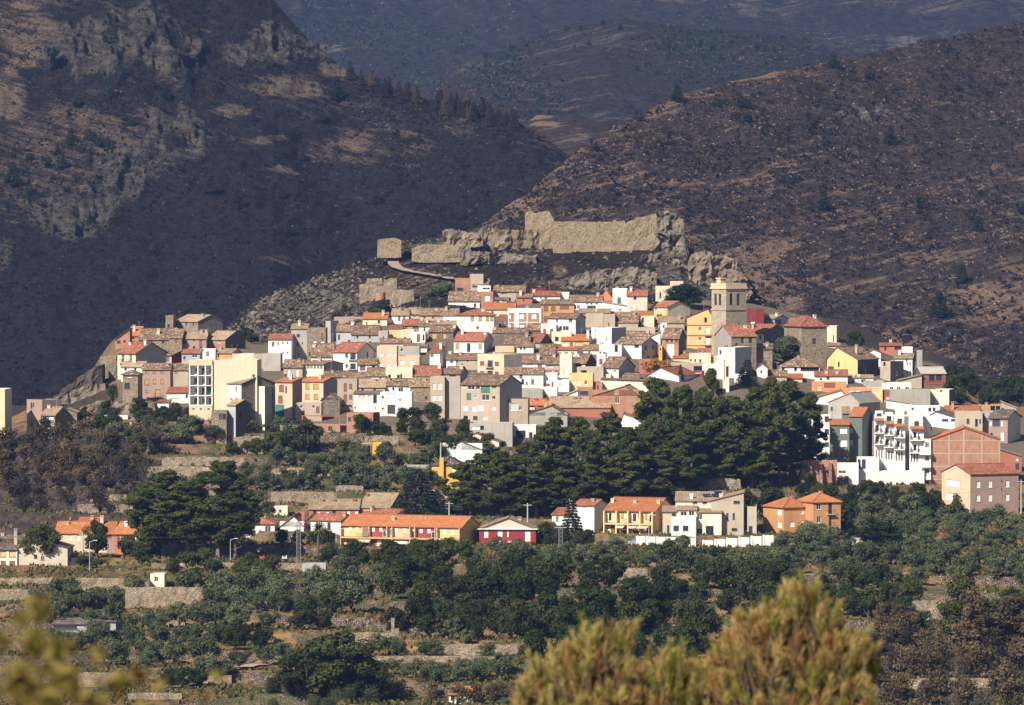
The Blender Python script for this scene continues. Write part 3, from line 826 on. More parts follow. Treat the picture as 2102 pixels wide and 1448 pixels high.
    if A is None:
     t2 = hr if face == 'r' else hl
     if t2 > top: mb.poly([P(0, top), P(ln, top), P(ln, t2), P(0, t2)], m=mi)
    elif A[0] > A[1]: mb.poly([P(0, top), P(ln, top), P(0, A[0])], m=mi)
    else: mb.poly([P(0, top), P(ln, top), P(ln, A[1])], m=mi)
  if k == 'F':   # parapet with an inner roof deck
   t, p = 0.22, 0.0
   mb.poly([(0, 0, h), (w, 0, h), (w - t, t, h), (t, t, h)]); mb.poly([(w, 0, h), (w, d, h), (w - t, d - t, h), (w - t, t, h)])
   mb.poly([(w, d, h), (0, d, h), (t, d - t, h), (w - t, d - t, h)]); mb.poly([(0, d, h), (0, 0, h), (t, t, h), (t, d - t, h)])
   q = [(t, t), (w - t, t), (w - t, d - t), (t, d - t)]
   for i in range(4):
    (ax, ay), (bx, by) = q[i], q[(i + 1) % 4]
    mb.poly([(bx, by, h), (ax, ay, h), (ax, ay, h - .6), (bx, by, h - .6)])
  wm = WALL[s.wall]
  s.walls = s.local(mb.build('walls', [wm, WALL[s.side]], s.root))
  s.build_roof()
  for (face, u, z, ww, hh, code, balc) in s.wins:
   o, e, n = s.face_frame(face)
   fm, pm, pn = window_meshes(round(ww, 2), round(hh, 2), code)
   nm = 'door' if (hh > 1.9 and z < 0.4) else 'window'
   ob = bpy.data.objects.new(nm, fm); put(ob, s.root)
   loc = o + e * u + Vector((0, 0, z))
   ob.location = s.org + s.R @ loc - s.root.location
   ob.rotation_euler = (0, 0, -s.a + {'f': 0, 'r': math.pi / 2, 'l': -math.pi / 2, 'b': math.pi}[face])
   po = bpy.data.objects.new(pn, pm); put(po, ob)
   if balc: s.balcony_at(o + e * (u + ww / 2) + Vector((0, 0, z)), e, n, max(ww + 0.9, 1.6))
  return s
 def balcony_at(s, c, e, n, wd, dep=0.8):
  b, r = MB(), MB()
  o = c - e * wd / 2 - Vector((0, 0, 0.12))
  def bx(m, u0, u1, y0, y1, z0, z1):
   pts = [o + e * u + n * y + Vector((0, 0, z)) for u, y, z in ((u0, y0, z0), (u1, y0, z0), (u1, y1, z0), (u0, y1, z0), (u0, y0, z1), (u1, y0, z1), (u1, y1, z1), (u0, y1, z1))]
   for q in ((0, 3, 2, 1), (4, 5, 6, 7), (0, 1, 5, 4), (1, 2, 6, 5), (2, 3, 7, 6), (3, 0, 4, 7)): m.poly([pts[i] for i in q][::-1])
  bx(b, 0, wd, 0.003, dep, 0, 0.12)
  bx(r, 0.03, wd - .03, dep - .06, dep - .03, 1.02, 1.06); bx(r, 0.03, wd - .03, dep - .06, dep - .03, 0.2, 0.23)
  for sx in (0.03, wd - .06): bx(r, sx, sx + .03, 0.01, dep - .06, 1.02, 1.06)
  k = int(wd / 0.16)
  for i in range(k + 1):
   u = 0.04 + (wd - 0.1) * i / k
   bx(r, u, u + .02, dep - .055, dep - .035, 0.123, 1.02)
  bo = s.local(b.build('balcony', SILL, s.root))
  r.build('railing', IRON, bo)
 def build_roof(s):
  w, d, h, zr, k, ov = s.w, s.d, s.h, s.zr, s.kind, s.over
  th = 0.16
  mb = MB()
  if k == 'G':
   sl = (zr - h) / (d / 2); L = math.hypot(d / 2, zr - h) + ov
   f0 = (-ov * .6, -ov, h - ov * sl + th); f1 = (w + ov * .6, -ov, h - ov * sl + th)
   r0 = (-ov * .6, d / 2, zr + th); r1 = (w + ov * .6, d / 2, zr + th)
   b0 = (-ov * .6, d + ov, h - ov * sl + th); b1 = (w + ov * .6, d + ov, h - ov * sl + th)
   W = w + 1.2 * ov
   mb.slab([f0, f1, r1, r0], th, [(0, 0), (W, 0), (W, L), (0, L)])
   mb.slab([r0, r1, b1, b0], th, [(0, L), (W, L), (W, 2 * L), (0, 2 * L)])
   mb.tube(r0, r1, 0.13, 0.13, 6)
  elif k == 'E':
   c = min(max(s.ridge if s.ridge is not None else w / 2, 0.5), w - 0.5)
   for (u, sg) in ((0.0, -1), (w, 1)):
    run = abs(c - u); sl = (zr - h) / run; L = math.hypot(run, zr - h) + ov
    e0 = (u + sg * ov, -ov * .7, h - ov * sl + th); e1 = (u + sg * ov, d + ov * .7, h - ov * sl + th)
    q0 = (c, -ov * .7, zr + th); q1 = (c, d + ov * .7, zr + th)
    W = d + 1.4 * ov
    if sg < 0: mb.slab([e0, q0, q1, e1], th, [(0, 0), (0, L), (W, L), (W, 0)])
    else: mb.slab([q0, e0, e1, q1], th, [(0, L), (0, 0), (W, 0), (W, L)])
   mb.tube((c, -ov * .7, zr + th), (c, d + ov * .7, zr + th), 0.13, 0.13, 6)
  elif k in 'SB':
   z0, z1 = (h, zr) if k == 'S' else (h, h - d * .2)
   sl = (z1 - z0) / d; L = math.hypot(d, z1 - z0) + 2 * ov; W = w + ov
   mb.slab([(-ov * .5, -ov, z0 - ov * sl + th), (w + ov * .5, -ov, z0 - ov * sl + th), (w + ov * .5, d + ov, z1 + ov * sl + th), (-ov * .5, d + ov, z1 + ov * sl + th)], th, [(0, 0), (W, 0), (W, L), (0, L)])
  elif k in 'LR':
   z0, z1 = (zr, h) if k == 'L' else (h, zr)
   sl = (z1 - z0) / w; L = math.hypot(w, z1 - z0) + ov; W = d + ov
   uv = [(0, 0), (0, L), (W, L), (W, 0)]
   mb.slab([(-ov * .5, -ov, z0 - ov * .5 * sl + th), (w + ov * .5, -ov, z1 + ov * .5 * sl + th), (w + ov * .5, d + ov, z1 + ov * .5 * sl + th), (-ov * .5, d + ov, z0 - ov * .5 * sl + th)], th, uv)
  elif k == 'H':
   m = min(w, d) / 2
   if w >= d: p, q = (m, d / 2), (w - m, d / 2)
   else: p, q = (w / 2, m), (w / 2, d - m)
   sl = (zr - h) / m; e = h - ov * sl + th
   A, B, C, Dd = (-ov, -ov, e), (w + ov, -ov, e), (w + ov, d + ov, e), (-ov, d + ov, e)
   P, Q = (*p, zr + th), (*q, zr + th)
   L = math.hypot(m, zr - h) + ov
   if w >= d:
    mb.slab([A, B, Q, P], th, [(0, 0), (w + 2 * ov, 0), (w - m, L), (m, L)]); mb.slab([C, Dd, P, Q], th, [(0, 0), (w + 2 * ov, 0), (w - m, L), (m, L)])
    mb.slab([B, C, Q], th, [(0, 0), (d, 0), (d / 2, L)]); mb.slab([Dd, A, P], th, [(0, 0), (d, 0), (d / 2, L)])
   else:
    mb.slab([B, C, Q, P], th, [(0, 0), (d + 2 * ov, 0), (d - m, L), (m, L)]); mb.slab([Dd, A, P, Q], th, [(0, 0), (d + 2 * ov, 0), (d - m, L), (m, L)])
    mb.slab([A, B, P], th, [(0, 0), (w, 0), (w / 2, L)]); mb.slab([C, Dd, Q], th, [(0, 0), (w, 0), (w / 2, L)])
   for r in (A, B): mb.tube(r, P if (r is A or w < d) else Q, 0.11, 0.11, 5)
  elif k == 'F':
   mb.poly([(.2, .2, h - .55), (w - .2, .2, h - .55), (w - .2, d - .2, h - .55), (.2, d - .2, h - .55)])
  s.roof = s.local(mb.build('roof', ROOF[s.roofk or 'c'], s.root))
 def roof_z(s, u, v):
  w, d, h, zr, k = s.w, s.d, s.h, s.zr, s.kind
  if k == 'G': return zr - abs(v - d / 2) * (zr - h) / (d / 2)
  if k == 'S': return h + (zr - h) * v / d
  if k == 'E':
   c = min(max(s.ridge if s.ridge is not None else w / 2, .5), w - .5)
   return zr - abs(u - c) * (zr - h) / (c if u < c else w - c)
  if k == 'L': return zr + (h - zr) * u / w
  if k == 'R': return h + (zr - h) * u / w
  if k == 'H':
   m = min(w, d) / 2
   return h + (zr - h) * min(u, w - u, v, d - v, m) / m
  return h - 0.5
 def chimney(s, px, ytop, wpx=None, code='N', v=None):
  v = s.d * 0.38 if v is None else v
  u = min(max((px - s.x0) * s.sc / math.cos(s.a) - math.tan(s.a) * v * 0.8, 0.4), s.w - 0.4)
  zt = zat(ytop, s.D + v) - s.org.z
  z0 = s.roof_z(u, v) - 0.3
  zt = max(zt, z0 + 0.9)
  if zt > z0 + 3.2: zt = z0 + 3.2
  hw = (wpx * s.sc / 2) if wpx else 0.33
  m = MB()
  m.box(u - hw, u + hw, v - .33, v + .33, z0, zt - .28)
  m.box(u - hw - .07, u + hw + .07, v - .4, v + .4, zt - .28, zt - .18)
  for sx in (-1, 1): m.box(u + sx * hw - .07, u + sx * hw + .07, v - .3, v + .3, zt - .18, zt)
  m.box(u - hw - .09, u + hw + .09, v - .42, v + .42, zt, zt + .1)
  m.build('chimney', CHIM[code], s.roof)
 def antenna(s, px, hgt=2.6):
  u = min(max((px - s.x0) * s.sc, 0.3), s.w - .3); v = s.d * .45
  z0 = s.roof_z(u, v)
  m = MB(); m.tube((u, v, z0), (u, v, z0 + hgt), .035, .025, 4)
  m.tube((u - .6, v, z0 + hgt - .15), (u + .6, v, z0 + hgt - .15), .02, .02, 4)
  for i in range(5): m.tube((u - .5 + .25 * i, v - .3, z0 + hgt - .15), (u - .5 + .25 * i, v + .3, z0 + hgt - .15), .012, .012, 3)
  m.build('aerial', GALV, s.roof)
 def box(s, name, x0, x1, y0, y1, n0, n1, mat, parent=None):
  """a block on the front: pixel span, standing from n0 to n1 metres in front of the wall (negative = inside)"""
  (u0, z1), (u1, z0) = s.f(x0, y0), s.f(x1, y1)
  m = MB(); m.box(u0, u1, -n1, -n0, z0, z1)
  if parent is None: return s.local(m.build(name, mat, s.root))
  return m.build(name, mat, parent)
def zoom(x, y, s):
 return lambda px, py: (x + px / s, y + py / s)
HOUSES = []
def houses(zx, zy, zs, text):
 """rows: x0 x1 xs ytop ye yb | kind wall roof side opts | windows | chimneys | name | label   (coordinates as in an enlarged view)"""
 X = lambda v: zx + float(v) / zs
 Y = lambda v: zy + float(v) / zs
 for line in text.strip().splitlines():
  line = line.strip()
  if not line or line[0] == '#': continue
  c = [p.strip() for p in line.split('|')]
  n = c[0].split(); st = c[1].split()
  x0, x1 = X(n[0]), X(n[1])
  xs = X(n[2]) if n[2] != '-' else None
  yt = Y(n[3]) if n[3] != '-' else None
  opt = dict(p.split('=') for p in st[1:] if '=' in p)
  kw = {}
  if 'D' in opt: kw['D'] = float(opt['D'])
  if 'd' in opt: kw['d'] = float(opt['d'])
  if 'o' in opt: kw['over'] = float(opt['o'])
  code = st[0]
  name = c[4] or 'house'
  m = Mass(x0, x1, xs, yt, Y(n[4]), Y(n[5]), code[0], code[1], code[2] if len(code) > 2 else None, side=code[3] if len(code) > 3 else None,
     name=name, label=c[5], cat=opt.get('c', name.split('_')[-1]), **kw)
  if 'rx' in opt: m.ridge = (X(opt['rx']) - x0) * m.sc
  for g in c[2].split():
   q = g.split(',')
   for cx in q[0].split('/'):
    for cy in q[1].split('/'):
     m.window(X(cx), Y(cy), float(q[2]) / zs, float(q[3]) / zs, q[4][0], '+' in q[4])
  plain = any(q in c[5] for q in ('blank', 'windowless', 'plain', 'blind', 'showing', 'bare', 'ruin', 'wall', 'shed', 'tank', 'block', 'slab', 'reddish terrace'))
  if not plain and len(m.wins) < 3 and m.w > 5 and m.h > 3.2:
   rr = random.Random(int(x0 * 13 + x1))
   for q in range(rr.choice((1, 2, 2))):
    m.window(rr.uniform(x0 + 6, x1 - 6), Y(n[4]) + rr.uniform(8, max(9, min(26, Y(n[5]) - Y(n[4]) - 8))), rr.choice((6, 7, 8)), rr.choice((8, 10, 12)), rr.choice('kfdbbw'))
  m.build()
  if not c[3] and m.kind in 'GSH' and not plain:
   rr = random.Random(int(x0 * 7 + x1))
   if rr.random() < .6: m.chimney(rr.uniform(x0 + 5, x1 - 5), 0.35 * Y(n[4]) + 0.65 * (yt or Y(n[4])) - rr.uniform(7, 11), None, rr.choice('NNWPC'), v=m.d * rr.uniform(.2, .6))
  for g in c[3].split():
   q = g.split(',')
   if q[0] == 'a': m.antenna(X(q[1]))
   else: m.chimney(X(q[0]), Y(q[1]), None, q[2] if len(q) > 2 else 'N')
  HOUSES.append(m)
# ------------------------------------------------------------------ the village, from the left end to the right
houses(0, 560, 3.754, '''
-90 38 - - 900 1345 | FEc d=12 | | | building | tall cream slab building cut by the photo's left edge, no windows
195 325 465 - 980 1252 | FUcU | 235,1025,14,45,k 252,1020,12,30,k 235,1075,12,22,k 237,1170,14,45,k 250,1165,12,40,k | | house | taupe flat-topped house with slit windows, behind the small stone house
315 425 512 1040 1100 1292 | GSbS | 390,1180,48,42,w 392,1120,40,24,w 396,1258,26,64,w 338,1130,14,26,b 467,1242,36,36,d | | house | small stone house with white windows and a white door at the lower left
522 592 - 1050 1078 1238 | LSb | 540,1105,16,26,d 555,1184,40,36,d | | house | stone annex right of a blue drainpipe beside the small stone house
1275 1335 - - 330 470 | FSc | 1300,410,20,24,k | | house | roofless stone stub against the highest stone house on the left spur
1340 1525 1708 330 378 470 | GSbs | 1345,398,12,20,k 1380,398,12,18,k 1430,396,14,20,k 1488,398,12,18,k | 1545,318 | house | highest old stone house on the left spur, pale tile roof
888 1000 - 435 517 585 | RBt | 915,535,26,20,k 960,528,16,18,k | | house | red brick house at the far left end of the spur terrace
990 1080 - 420 488 565 | SBo | 1020,497,30,16,k | | house | narrow brick house under a bright orange sloping roof on the spur
1070 1302 - 435 517 605 | GSt | 1115,528/532,14,20,k 1165,525,14,20,k 1255,530,18,22,k | | house | long stone house with brown tile roof, middle of the spur row
1302 1402 - 440 502 605 | GSt | 1360,518,20,30,b | | house | stone house with one brown shutter between two longer spur houses
1395 1590 - 455 510 592 | GUb | 1422,530,26,38,b 1547,538,20,50,b 1495,520,12,12,k 1495,576,16,16,k 1548,578,20,18,k | 1545,440 1660,440 | house | pinkish stone house with pale roof and two brown doors on the spur
1590 1736 1878 455 517 592 | GBbX | 1628,530,18,22,d 1690,530,20,22,d 1780,560,20,14,d 1820,560,20,14,d | | house | brick-fronted house with black side wall at right end of the spur row
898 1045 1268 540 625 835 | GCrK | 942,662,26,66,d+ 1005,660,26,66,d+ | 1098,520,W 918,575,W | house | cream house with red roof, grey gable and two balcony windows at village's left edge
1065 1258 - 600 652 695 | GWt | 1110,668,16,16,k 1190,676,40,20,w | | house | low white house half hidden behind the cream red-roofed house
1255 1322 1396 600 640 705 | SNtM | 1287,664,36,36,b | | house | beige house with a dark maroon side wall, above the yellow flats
1400 1542 - 595 624 715 | SGr | 1500,645,40,22,d 1420,655,16,22,k | | house | grey-white house with small red roof right of the maroon wall
1540 1660 - - 588 668 | FWc | 1600,628,22,40,d 1565,600,12,12,d | | house | small white flat-roofed house between red roof and orange house
1630 1786 1852 590 622 672 | GObO | 1680,640,14,24,k | 1690,575 | house | orange plastered house with pale roof above the yellow flats
1790 1956 - - 625 680 | FCc | 1808,655,20,30,w | | house | low cream wall house with white door, behind the yellow flats
1955 2062 - - 628 740 | FKc | | | house | bare concrete block right of the yellow flats, lower half in front of rubble
930 1098 1146 690 727 850 | GWb | 966,744,18,18,k 1042,742,18,18,k | | house | white house with pale tiled roof behind the stone turret house
945 1062 1086 755 786 1035 | HStS | 1000,798,34,20,d 980,872,42,48,f 1024,872,42,48,f | | house | turret-like stone house with twin dark picture windows
1095 1312 - 705 746 975 | GUt | 1130/1190/1250,767,24,18,o 1190/1250,840,26,34,o 1130,845,36,40,o 1130,915,24,18,o 1215,930,40,60,o+ | 1284,700 | house | broad pinkish stone house with ochre shutters left of the yellow flats
1312 1452 - 710 750 905 | GNt | 1355,768,22,16,o | | house | beige house end joined to the broad ochre-shuttered house
1325 1468 - - 772 902 | FWc | 1345,850,22,66,b 1390,865,10,14,d | | house | white stepped house in front of beige house end, left of the yellow flats
1285 1466 - 886 927 1010 | SWr | 1345,975,80,16,e 1440,955,20,30,d | | house | little white house with red roof at the foot of the yellow flats
1735 1860 2110 800 858 1200 | GWbs D=1349 | 1763,910,36,68,w 1820,896,16,36,o 1780/1822,975,22,20,o | 1780,800 1867,785 1912,785 1957,785 | house | white fronted house with large stone gable and four chimneys, right of the yellow flats
1748 1816 1930 985 1022 1215 | GGbX D=1344 | 1850,1100,12,60,k | | shed | dark timber sided shed with pale roof under the stone gable
1630 1746 - - 1062 1230 | FSc D=1342 d=5 | 1700/1733,1108,26,44,f | | house | rough stone block with two dark windows, right of brick-based flats
1950 2040 2115 - 876 1150 | FQcK D=1352 | | | house | blank white house with grey shaded side beside the stone gable
770 895 - - 645 712 | FSc o=0 | | | ruin | stump of a ruined stone wall house at the cliff edge
1000 1092 - 1125 1140 1195 | SPbP | 1040,1170,60,34,d | | shed | small pink garden shed with glazed front among trees
1212 1300 - 985 1000 1062 | SWr | 1260,1040,30,24,k | | shed | small white shed with red roof behind the garden trees
1225 1300 - 1075 1090 1130 | SWr | 1280,1110,14,26,k | | shed | lowest white shed with arched dark opening among garden trees
800 985 - - 1100 1135 | FWc d=3 | | | ruin | low broken whitewashed wall left of the pink shed
''')
houses(540, 540, 4.526, '''
1500 1742 - 280 350 415 | ENrN rx=1660 | 1555,385,16,26,k | | house | beige gabled house below the old stone ruins, standing alone at the top
1785 1922 - - 143 262 | FBc | 1830,262,60,30,k | | house | windowless red brick block at the village's upper edge
1922 2046 - - 105 330 | FNc d=8 | | | house | tall bare concrete house behind the brick tower house
1945 2090 - 152 214 330 | GNt | 2060,240,20,24,d | | house | house with a tan roof overlapping the tall bare concrete house
1722 2012 - 270 356 440 | GWt | 1970,392,20,30,k 1880,400,10,14,k | 1860,320 | house | whitewashed patchy house with wide brown roof near the top, left of brick tower
1030 1192 1342 400 466 492 | GNbK | | 1208,385 | house | house with pale roof and grey gable just under the rocks
1195 1352 - 430 487 568 | GWb | 1265,516,20,44,b 1312,514,20,40,b | 1270,415 | house | white house with two brown doors in the topmost row, left part
1350 1462 - 420 477 528 | GNb | 1412,500,26,24,d | 1416,415 | house | beige house with blue-grey window in the topmost row
1452 1676 - 425 487 550 | GNt | 1500,505,16,14,k 1580,505,16,14,k | 1610,420 | house | wide beige house under a brown roof in topmost row, one chimney
1676 1812 - 432 487 566 | GWt | 1720,540,20,20,k | | house | white house with brown roof left of the arched-window house
925 1152 - 470 521 590 | SCo | 1077,548,22,28,f 962,560,12,18,f | | house | cream house with bright orange roof below the rocky slope
660 920 - - 503 578 | FUc d=6 | 806,550,10,34,k | | house | long blind house of brown weathered render above the grey-white row
260 408 - 570 613 905 | SKb | 328,675,30,26,f 318,755,14,36,f 366,745,10,14,k 330,850,18,12,k | | house | tall flaking grey rendered house front right of the white red-roofed house
408 582 - - 603 890 | FSc | 550,682,22,56,b 480,750,32,46,w 552,752,32,46,w 440,850,24,40,k | | house | tall stone house with white framed windows, built against flaking grey front
580 628 692 - 540 750 | FKcG d=9 | | | house | narrow slab house with white side wall above the stone house
48 263 - 665 712 935 | SWr | 92,753,24,38,b 140,745,14,24,b 185/228,741,9,18,k 187/228,831,9,14,k 217,925,14,26,f | | house | plain white house with red roof at the foot of the rocky slope, small dark windows
680 852 - 575 637 745 | GGt | 705,690,16,40,k 800,728,20,20,k | | house | left grey-white house of the long brown-roofed pair
820 1072 - 585 667 748 | GGt | 877,688,18,24,k 990,686,18,24,k 875/995,738,26,14,k | | house | right grey-white house of the long brown-roofed pair
1072 1157 - - 632 748 | FKc | 1120,690,10,14,k | | house | blank grey house end touching the long grey-white pair
1155 1277 - - 626 718 | FYc | 1232,697,18,16,d | | house | small yellow flat-topped house next to a cream one
1277 1402 - - 622 745 | FCc | 1320,697,20,18,d | | house | cream flat-topped house right of the small yellow one
1400 1507 - - 640 748 | FWc | 1445,700,30,74,b 1492,695,18,60,d | | house | white house with brown balcony door next to cream flat-topped house
1170 1292 - 580 612 640 | SCr | | | house | cream house showing only a red roof above the small yellow house
1290 1482 - 530 582 628 | GNr | 1330,600,18,20,b 1420,600,60,20,g | 1478,520,W | house | red-roofed house with a green awning in middle left of village
1450 1602 - 545 587 655 | GWt | 1500,615,14,34,k | | house | white house with brown roof left of the white villa group
1612 1812 - 545 572 645 | GWb | 1700,579,56,18,b 1772,577,32,18,b | 1615,540,W | house | white upper storey house with two brown roller blinds
1535 1766 1832 590 642 716 | GstX | 1590,678,48,58,o 1686,678,36,58,o | 1838,580,W | house | stone house with brown roof and two wide ochre shutters
1800 2146 - 440 487 660 | HWr | 1945/2018/2086/2136,518,32,42,o 1994,600,20,18,k | 2040,445,W | house | large white house with a row of arched ochre windows near village top
1772 2052 2132 650 727 845 | GWrG | 1805,774,34,48,o 1910,788,30,80,f 2018,774,32,48,o 2100,790,20,40,d | 1845,615,W 2058,650,W | house | white house with red roof, two ochre shutters and blue-shaded gable
1058 1242 - - 772 982 | FPc | 1098/1166/1226,856/948,28,32,w | | house | peach flat-topped apartment house with six white blinds
1080 1362 - 710 746 782 | GPt | 1330,762,30,16,d | | house | long brown-roofed house rising behind peach six-blind apartments
1242 1452 1474 - 862 982 | FPc | 1290/1386,926,38,36,w | | house | peach house with two white blinds right of the six-blind apartments
1245 1452 - - 778 866 | FKc d=5 | 1290,810,20,30,d | | house | grey terrace storey above the peach two-blind house
1305 1522 - 755 782 835 | GWt | 1340,805,30,12,w | 1490,740 | house | white house with thin brown roof behind the grey terrace
1548 1642 1702 745 832 985 | SWr | 1586,936,32,46,w 1565/1600,862,30,36,d | 1708,745,W | house | white house with a glazed balcony under a red roof, centre of village
648 872 1032 745 832 1012 | GWr | 775,860,24,36,f 835,870,50,58,f+ 775,955,22,34,f 835,962,50,54,f+ 965,800,14,50,k | | house | big white house with broad red roof and shaded rear gable, left centre
445 642 - 755 872 910 | GWt | 520,890,14,12,k | 447,840,W | house | white house mostly hidden by a large brown roof, left of big white house
884 1057 - 890 946 1022 | GWt | 925,976,50,40,b 1026,972,34,36,f | | house | white house with brown roof and one wide brown blind beside big white house
368 562 736 915 945 1070 | GQtK d=10 | 388/416/446/478/510/540,972,26,36,d 390/436/515,1062,18,10,k | | house | white house with a long glazed gallery and grey gable
190 366 - 905 972 1070 | GNt | 238,1030,24,68,w 318,1030,22,70,w 170,1046,26,26,k | | house | beige house with two tall white shutters left of the glazed gallery
0 162 - - 842 1005 | FKc | | | house | blank concrete block left of the white red-roofed house's foot
560 808 - 1010 1062 1090 | GNt | | 640,1030 | house | house showing just a brown roof right of the glazed gallery
750 988 - 1020 1067 1095 | GGt | 900,1078,14,12,k | | house | house with a brown roof over a grey wall, above grey apartments
958 1142 - 980 1052 1092 | GWt | 1090,1066,14,10,k | | house | house with darker brown roof left of the cream terrace house
1140 1387 - - 972 1092 | FCc | 1175/1256,1056,24,32,f | 1385,960,W | house | cream terrace house with two dark windows above the bottom row
1388 1642 - 960 1052 1092 | GWr | | 1655,935,W | house | house with reddish brown roof just left of the tall concrete slab
1703 1792 - 845 897 992 | GWt | 1752,914,24,26,f | | house | narrow white house with one window, next to rough beige one
1790 1998 - 845 897 992 | GNt | 1900,908,16,16,k 1850,940,12,12,k | 1830,830 | house | rough beige house with brown roof left of the brown-shuttered apartments
1553 1687 - - 1056 1448 | FNc | 1590,1146,34,58,e 1641,1146,48,60,e 1590/1641,1255,38,46,w 1590,1350,30,34,w 1641,1355,42,46,d 1580,1440,24,30,f | | apartment_block | slim beige block of flats with four rows of windows
1687 1832 1898 970 1032 1448 | GKtK | 1760,1042,60,14,T | 1912,985,W | apartment_block | blank tall concrete slab with a brown roof, beside slim beige flats
110 272 356 1070 1110 1440 | SPoU | 170,1166,46,64,T 214,1178,16,60,f 160,1272,44,78,T 92,1400,84,120,g | | house | peach house with big dark green garage door in the bottom row
356 560 692 1068 1106 1320 | GPoK | 410,1150,42,52,o 490,1150,52,50,o 410/490,1245,42,50,o | | house | peach house with four ochre shutters and orange roof, bottom row
300 540 - - 1302 1470 | FNc | 355/470,1336,26,26,d | | house | beige lower annex with two little windows below the four ochre shutters
540 712 - 1210 1276 1410 | Ests rx=620 | 660,1262,12,20,k | | barn | dark ruinous stone barn in the bottom row
690 872 - - 1080 1370 | FNc | 765,1160,30,80,b 815,1146,26,46,b 765,1262,30,76,b 815,1246,26,42,b 735/800,1328,50,18,k | | apartment_block | grey-beige flats with brown shutters right of the dark barn
870 1132 - 1085 1157 1220 | GNb | 925/1036,1172,22,18,k | 1030,1160 | house | beige house with pale brown roof above the white glazed front
1130 1402 - 1080 1142 1215 | GWt | 1210,1170,18,22,k 1280,1180,46,40,d 1346,1160,24,50,w | 1165,1075 | house | white house with reddish brown roof above the white balcony house
1366 1552 - 1080 1150 1300 | GStS | 1516,1250,20,26,k 1390,1230,10,60,k | | house | old ochre stone house with brown roof left of the slim beige flats
840 1087 - 1192 1216 1408 | SWt | 920,1250,66,44,e 990,1246,34,46,e 1040,1266,36,76,f 856,1346,16,22,d 1046,1350,16,16,d | | house | white house with glazed upper floor above the low brick house
1085 1382 - - 1202 1428 | FWc | 1112,1246,18,18,f 1195,1250,94,80,w 1192,1362,74,84,f 1112,1356,18,20,d 1272,1268,12,14,k | | house | white balcony house with wide white blinds, bottom row
''')
houses(480, 820, 3.624, '''
838 1036 1082 - 100 268 | FBcT | 860,150,22,28,f 903,147,16,20,f 965,150,26,28,o | | house | low red brick house with ochre shutter below the white glazed house
1540 1848 1972 318 378 470 | EWdX d=13 | 1684,340,8,26,k 1900,400,30,44,f | | house | white gabled house with dark side behind the yellow chimney house
1632 1972 2082 256 318 375 | ECtX d=13 | 1990,340,30,40,f | 1925,246,T | house | cream gabled house stepping up behind the white gabled one
1473 1688 - 425 488 665 | HAd | 1640,520,40,46,w | | house | yellow house with tall front chimney stack beside the grove
1755 2072 - - 178 340 | FKc d=9 | 1800,215,60,20,w | | house | flat grey concrete building behind the cream gable
1425 1602 - 660 722 850 | ENtN rx=1470 | 1480,700,40,30,k | | house | beige gabled house in the shade of the pines below the yellow house
1265 1478 - - 487 540 | FKc d=4 o=0 | | | water_tank | low grey concrete water tank left of the yellow house
1030 1146 - - 322 402 | FAc d=3.5 | 1090,357,22,32,d | | hut | small yellow hut among the olive terraces
298 400 - - 795 872 | FQc d=3 | 345,830,16,20,k | | hut | small pale hut with flat top behind the front row
''')
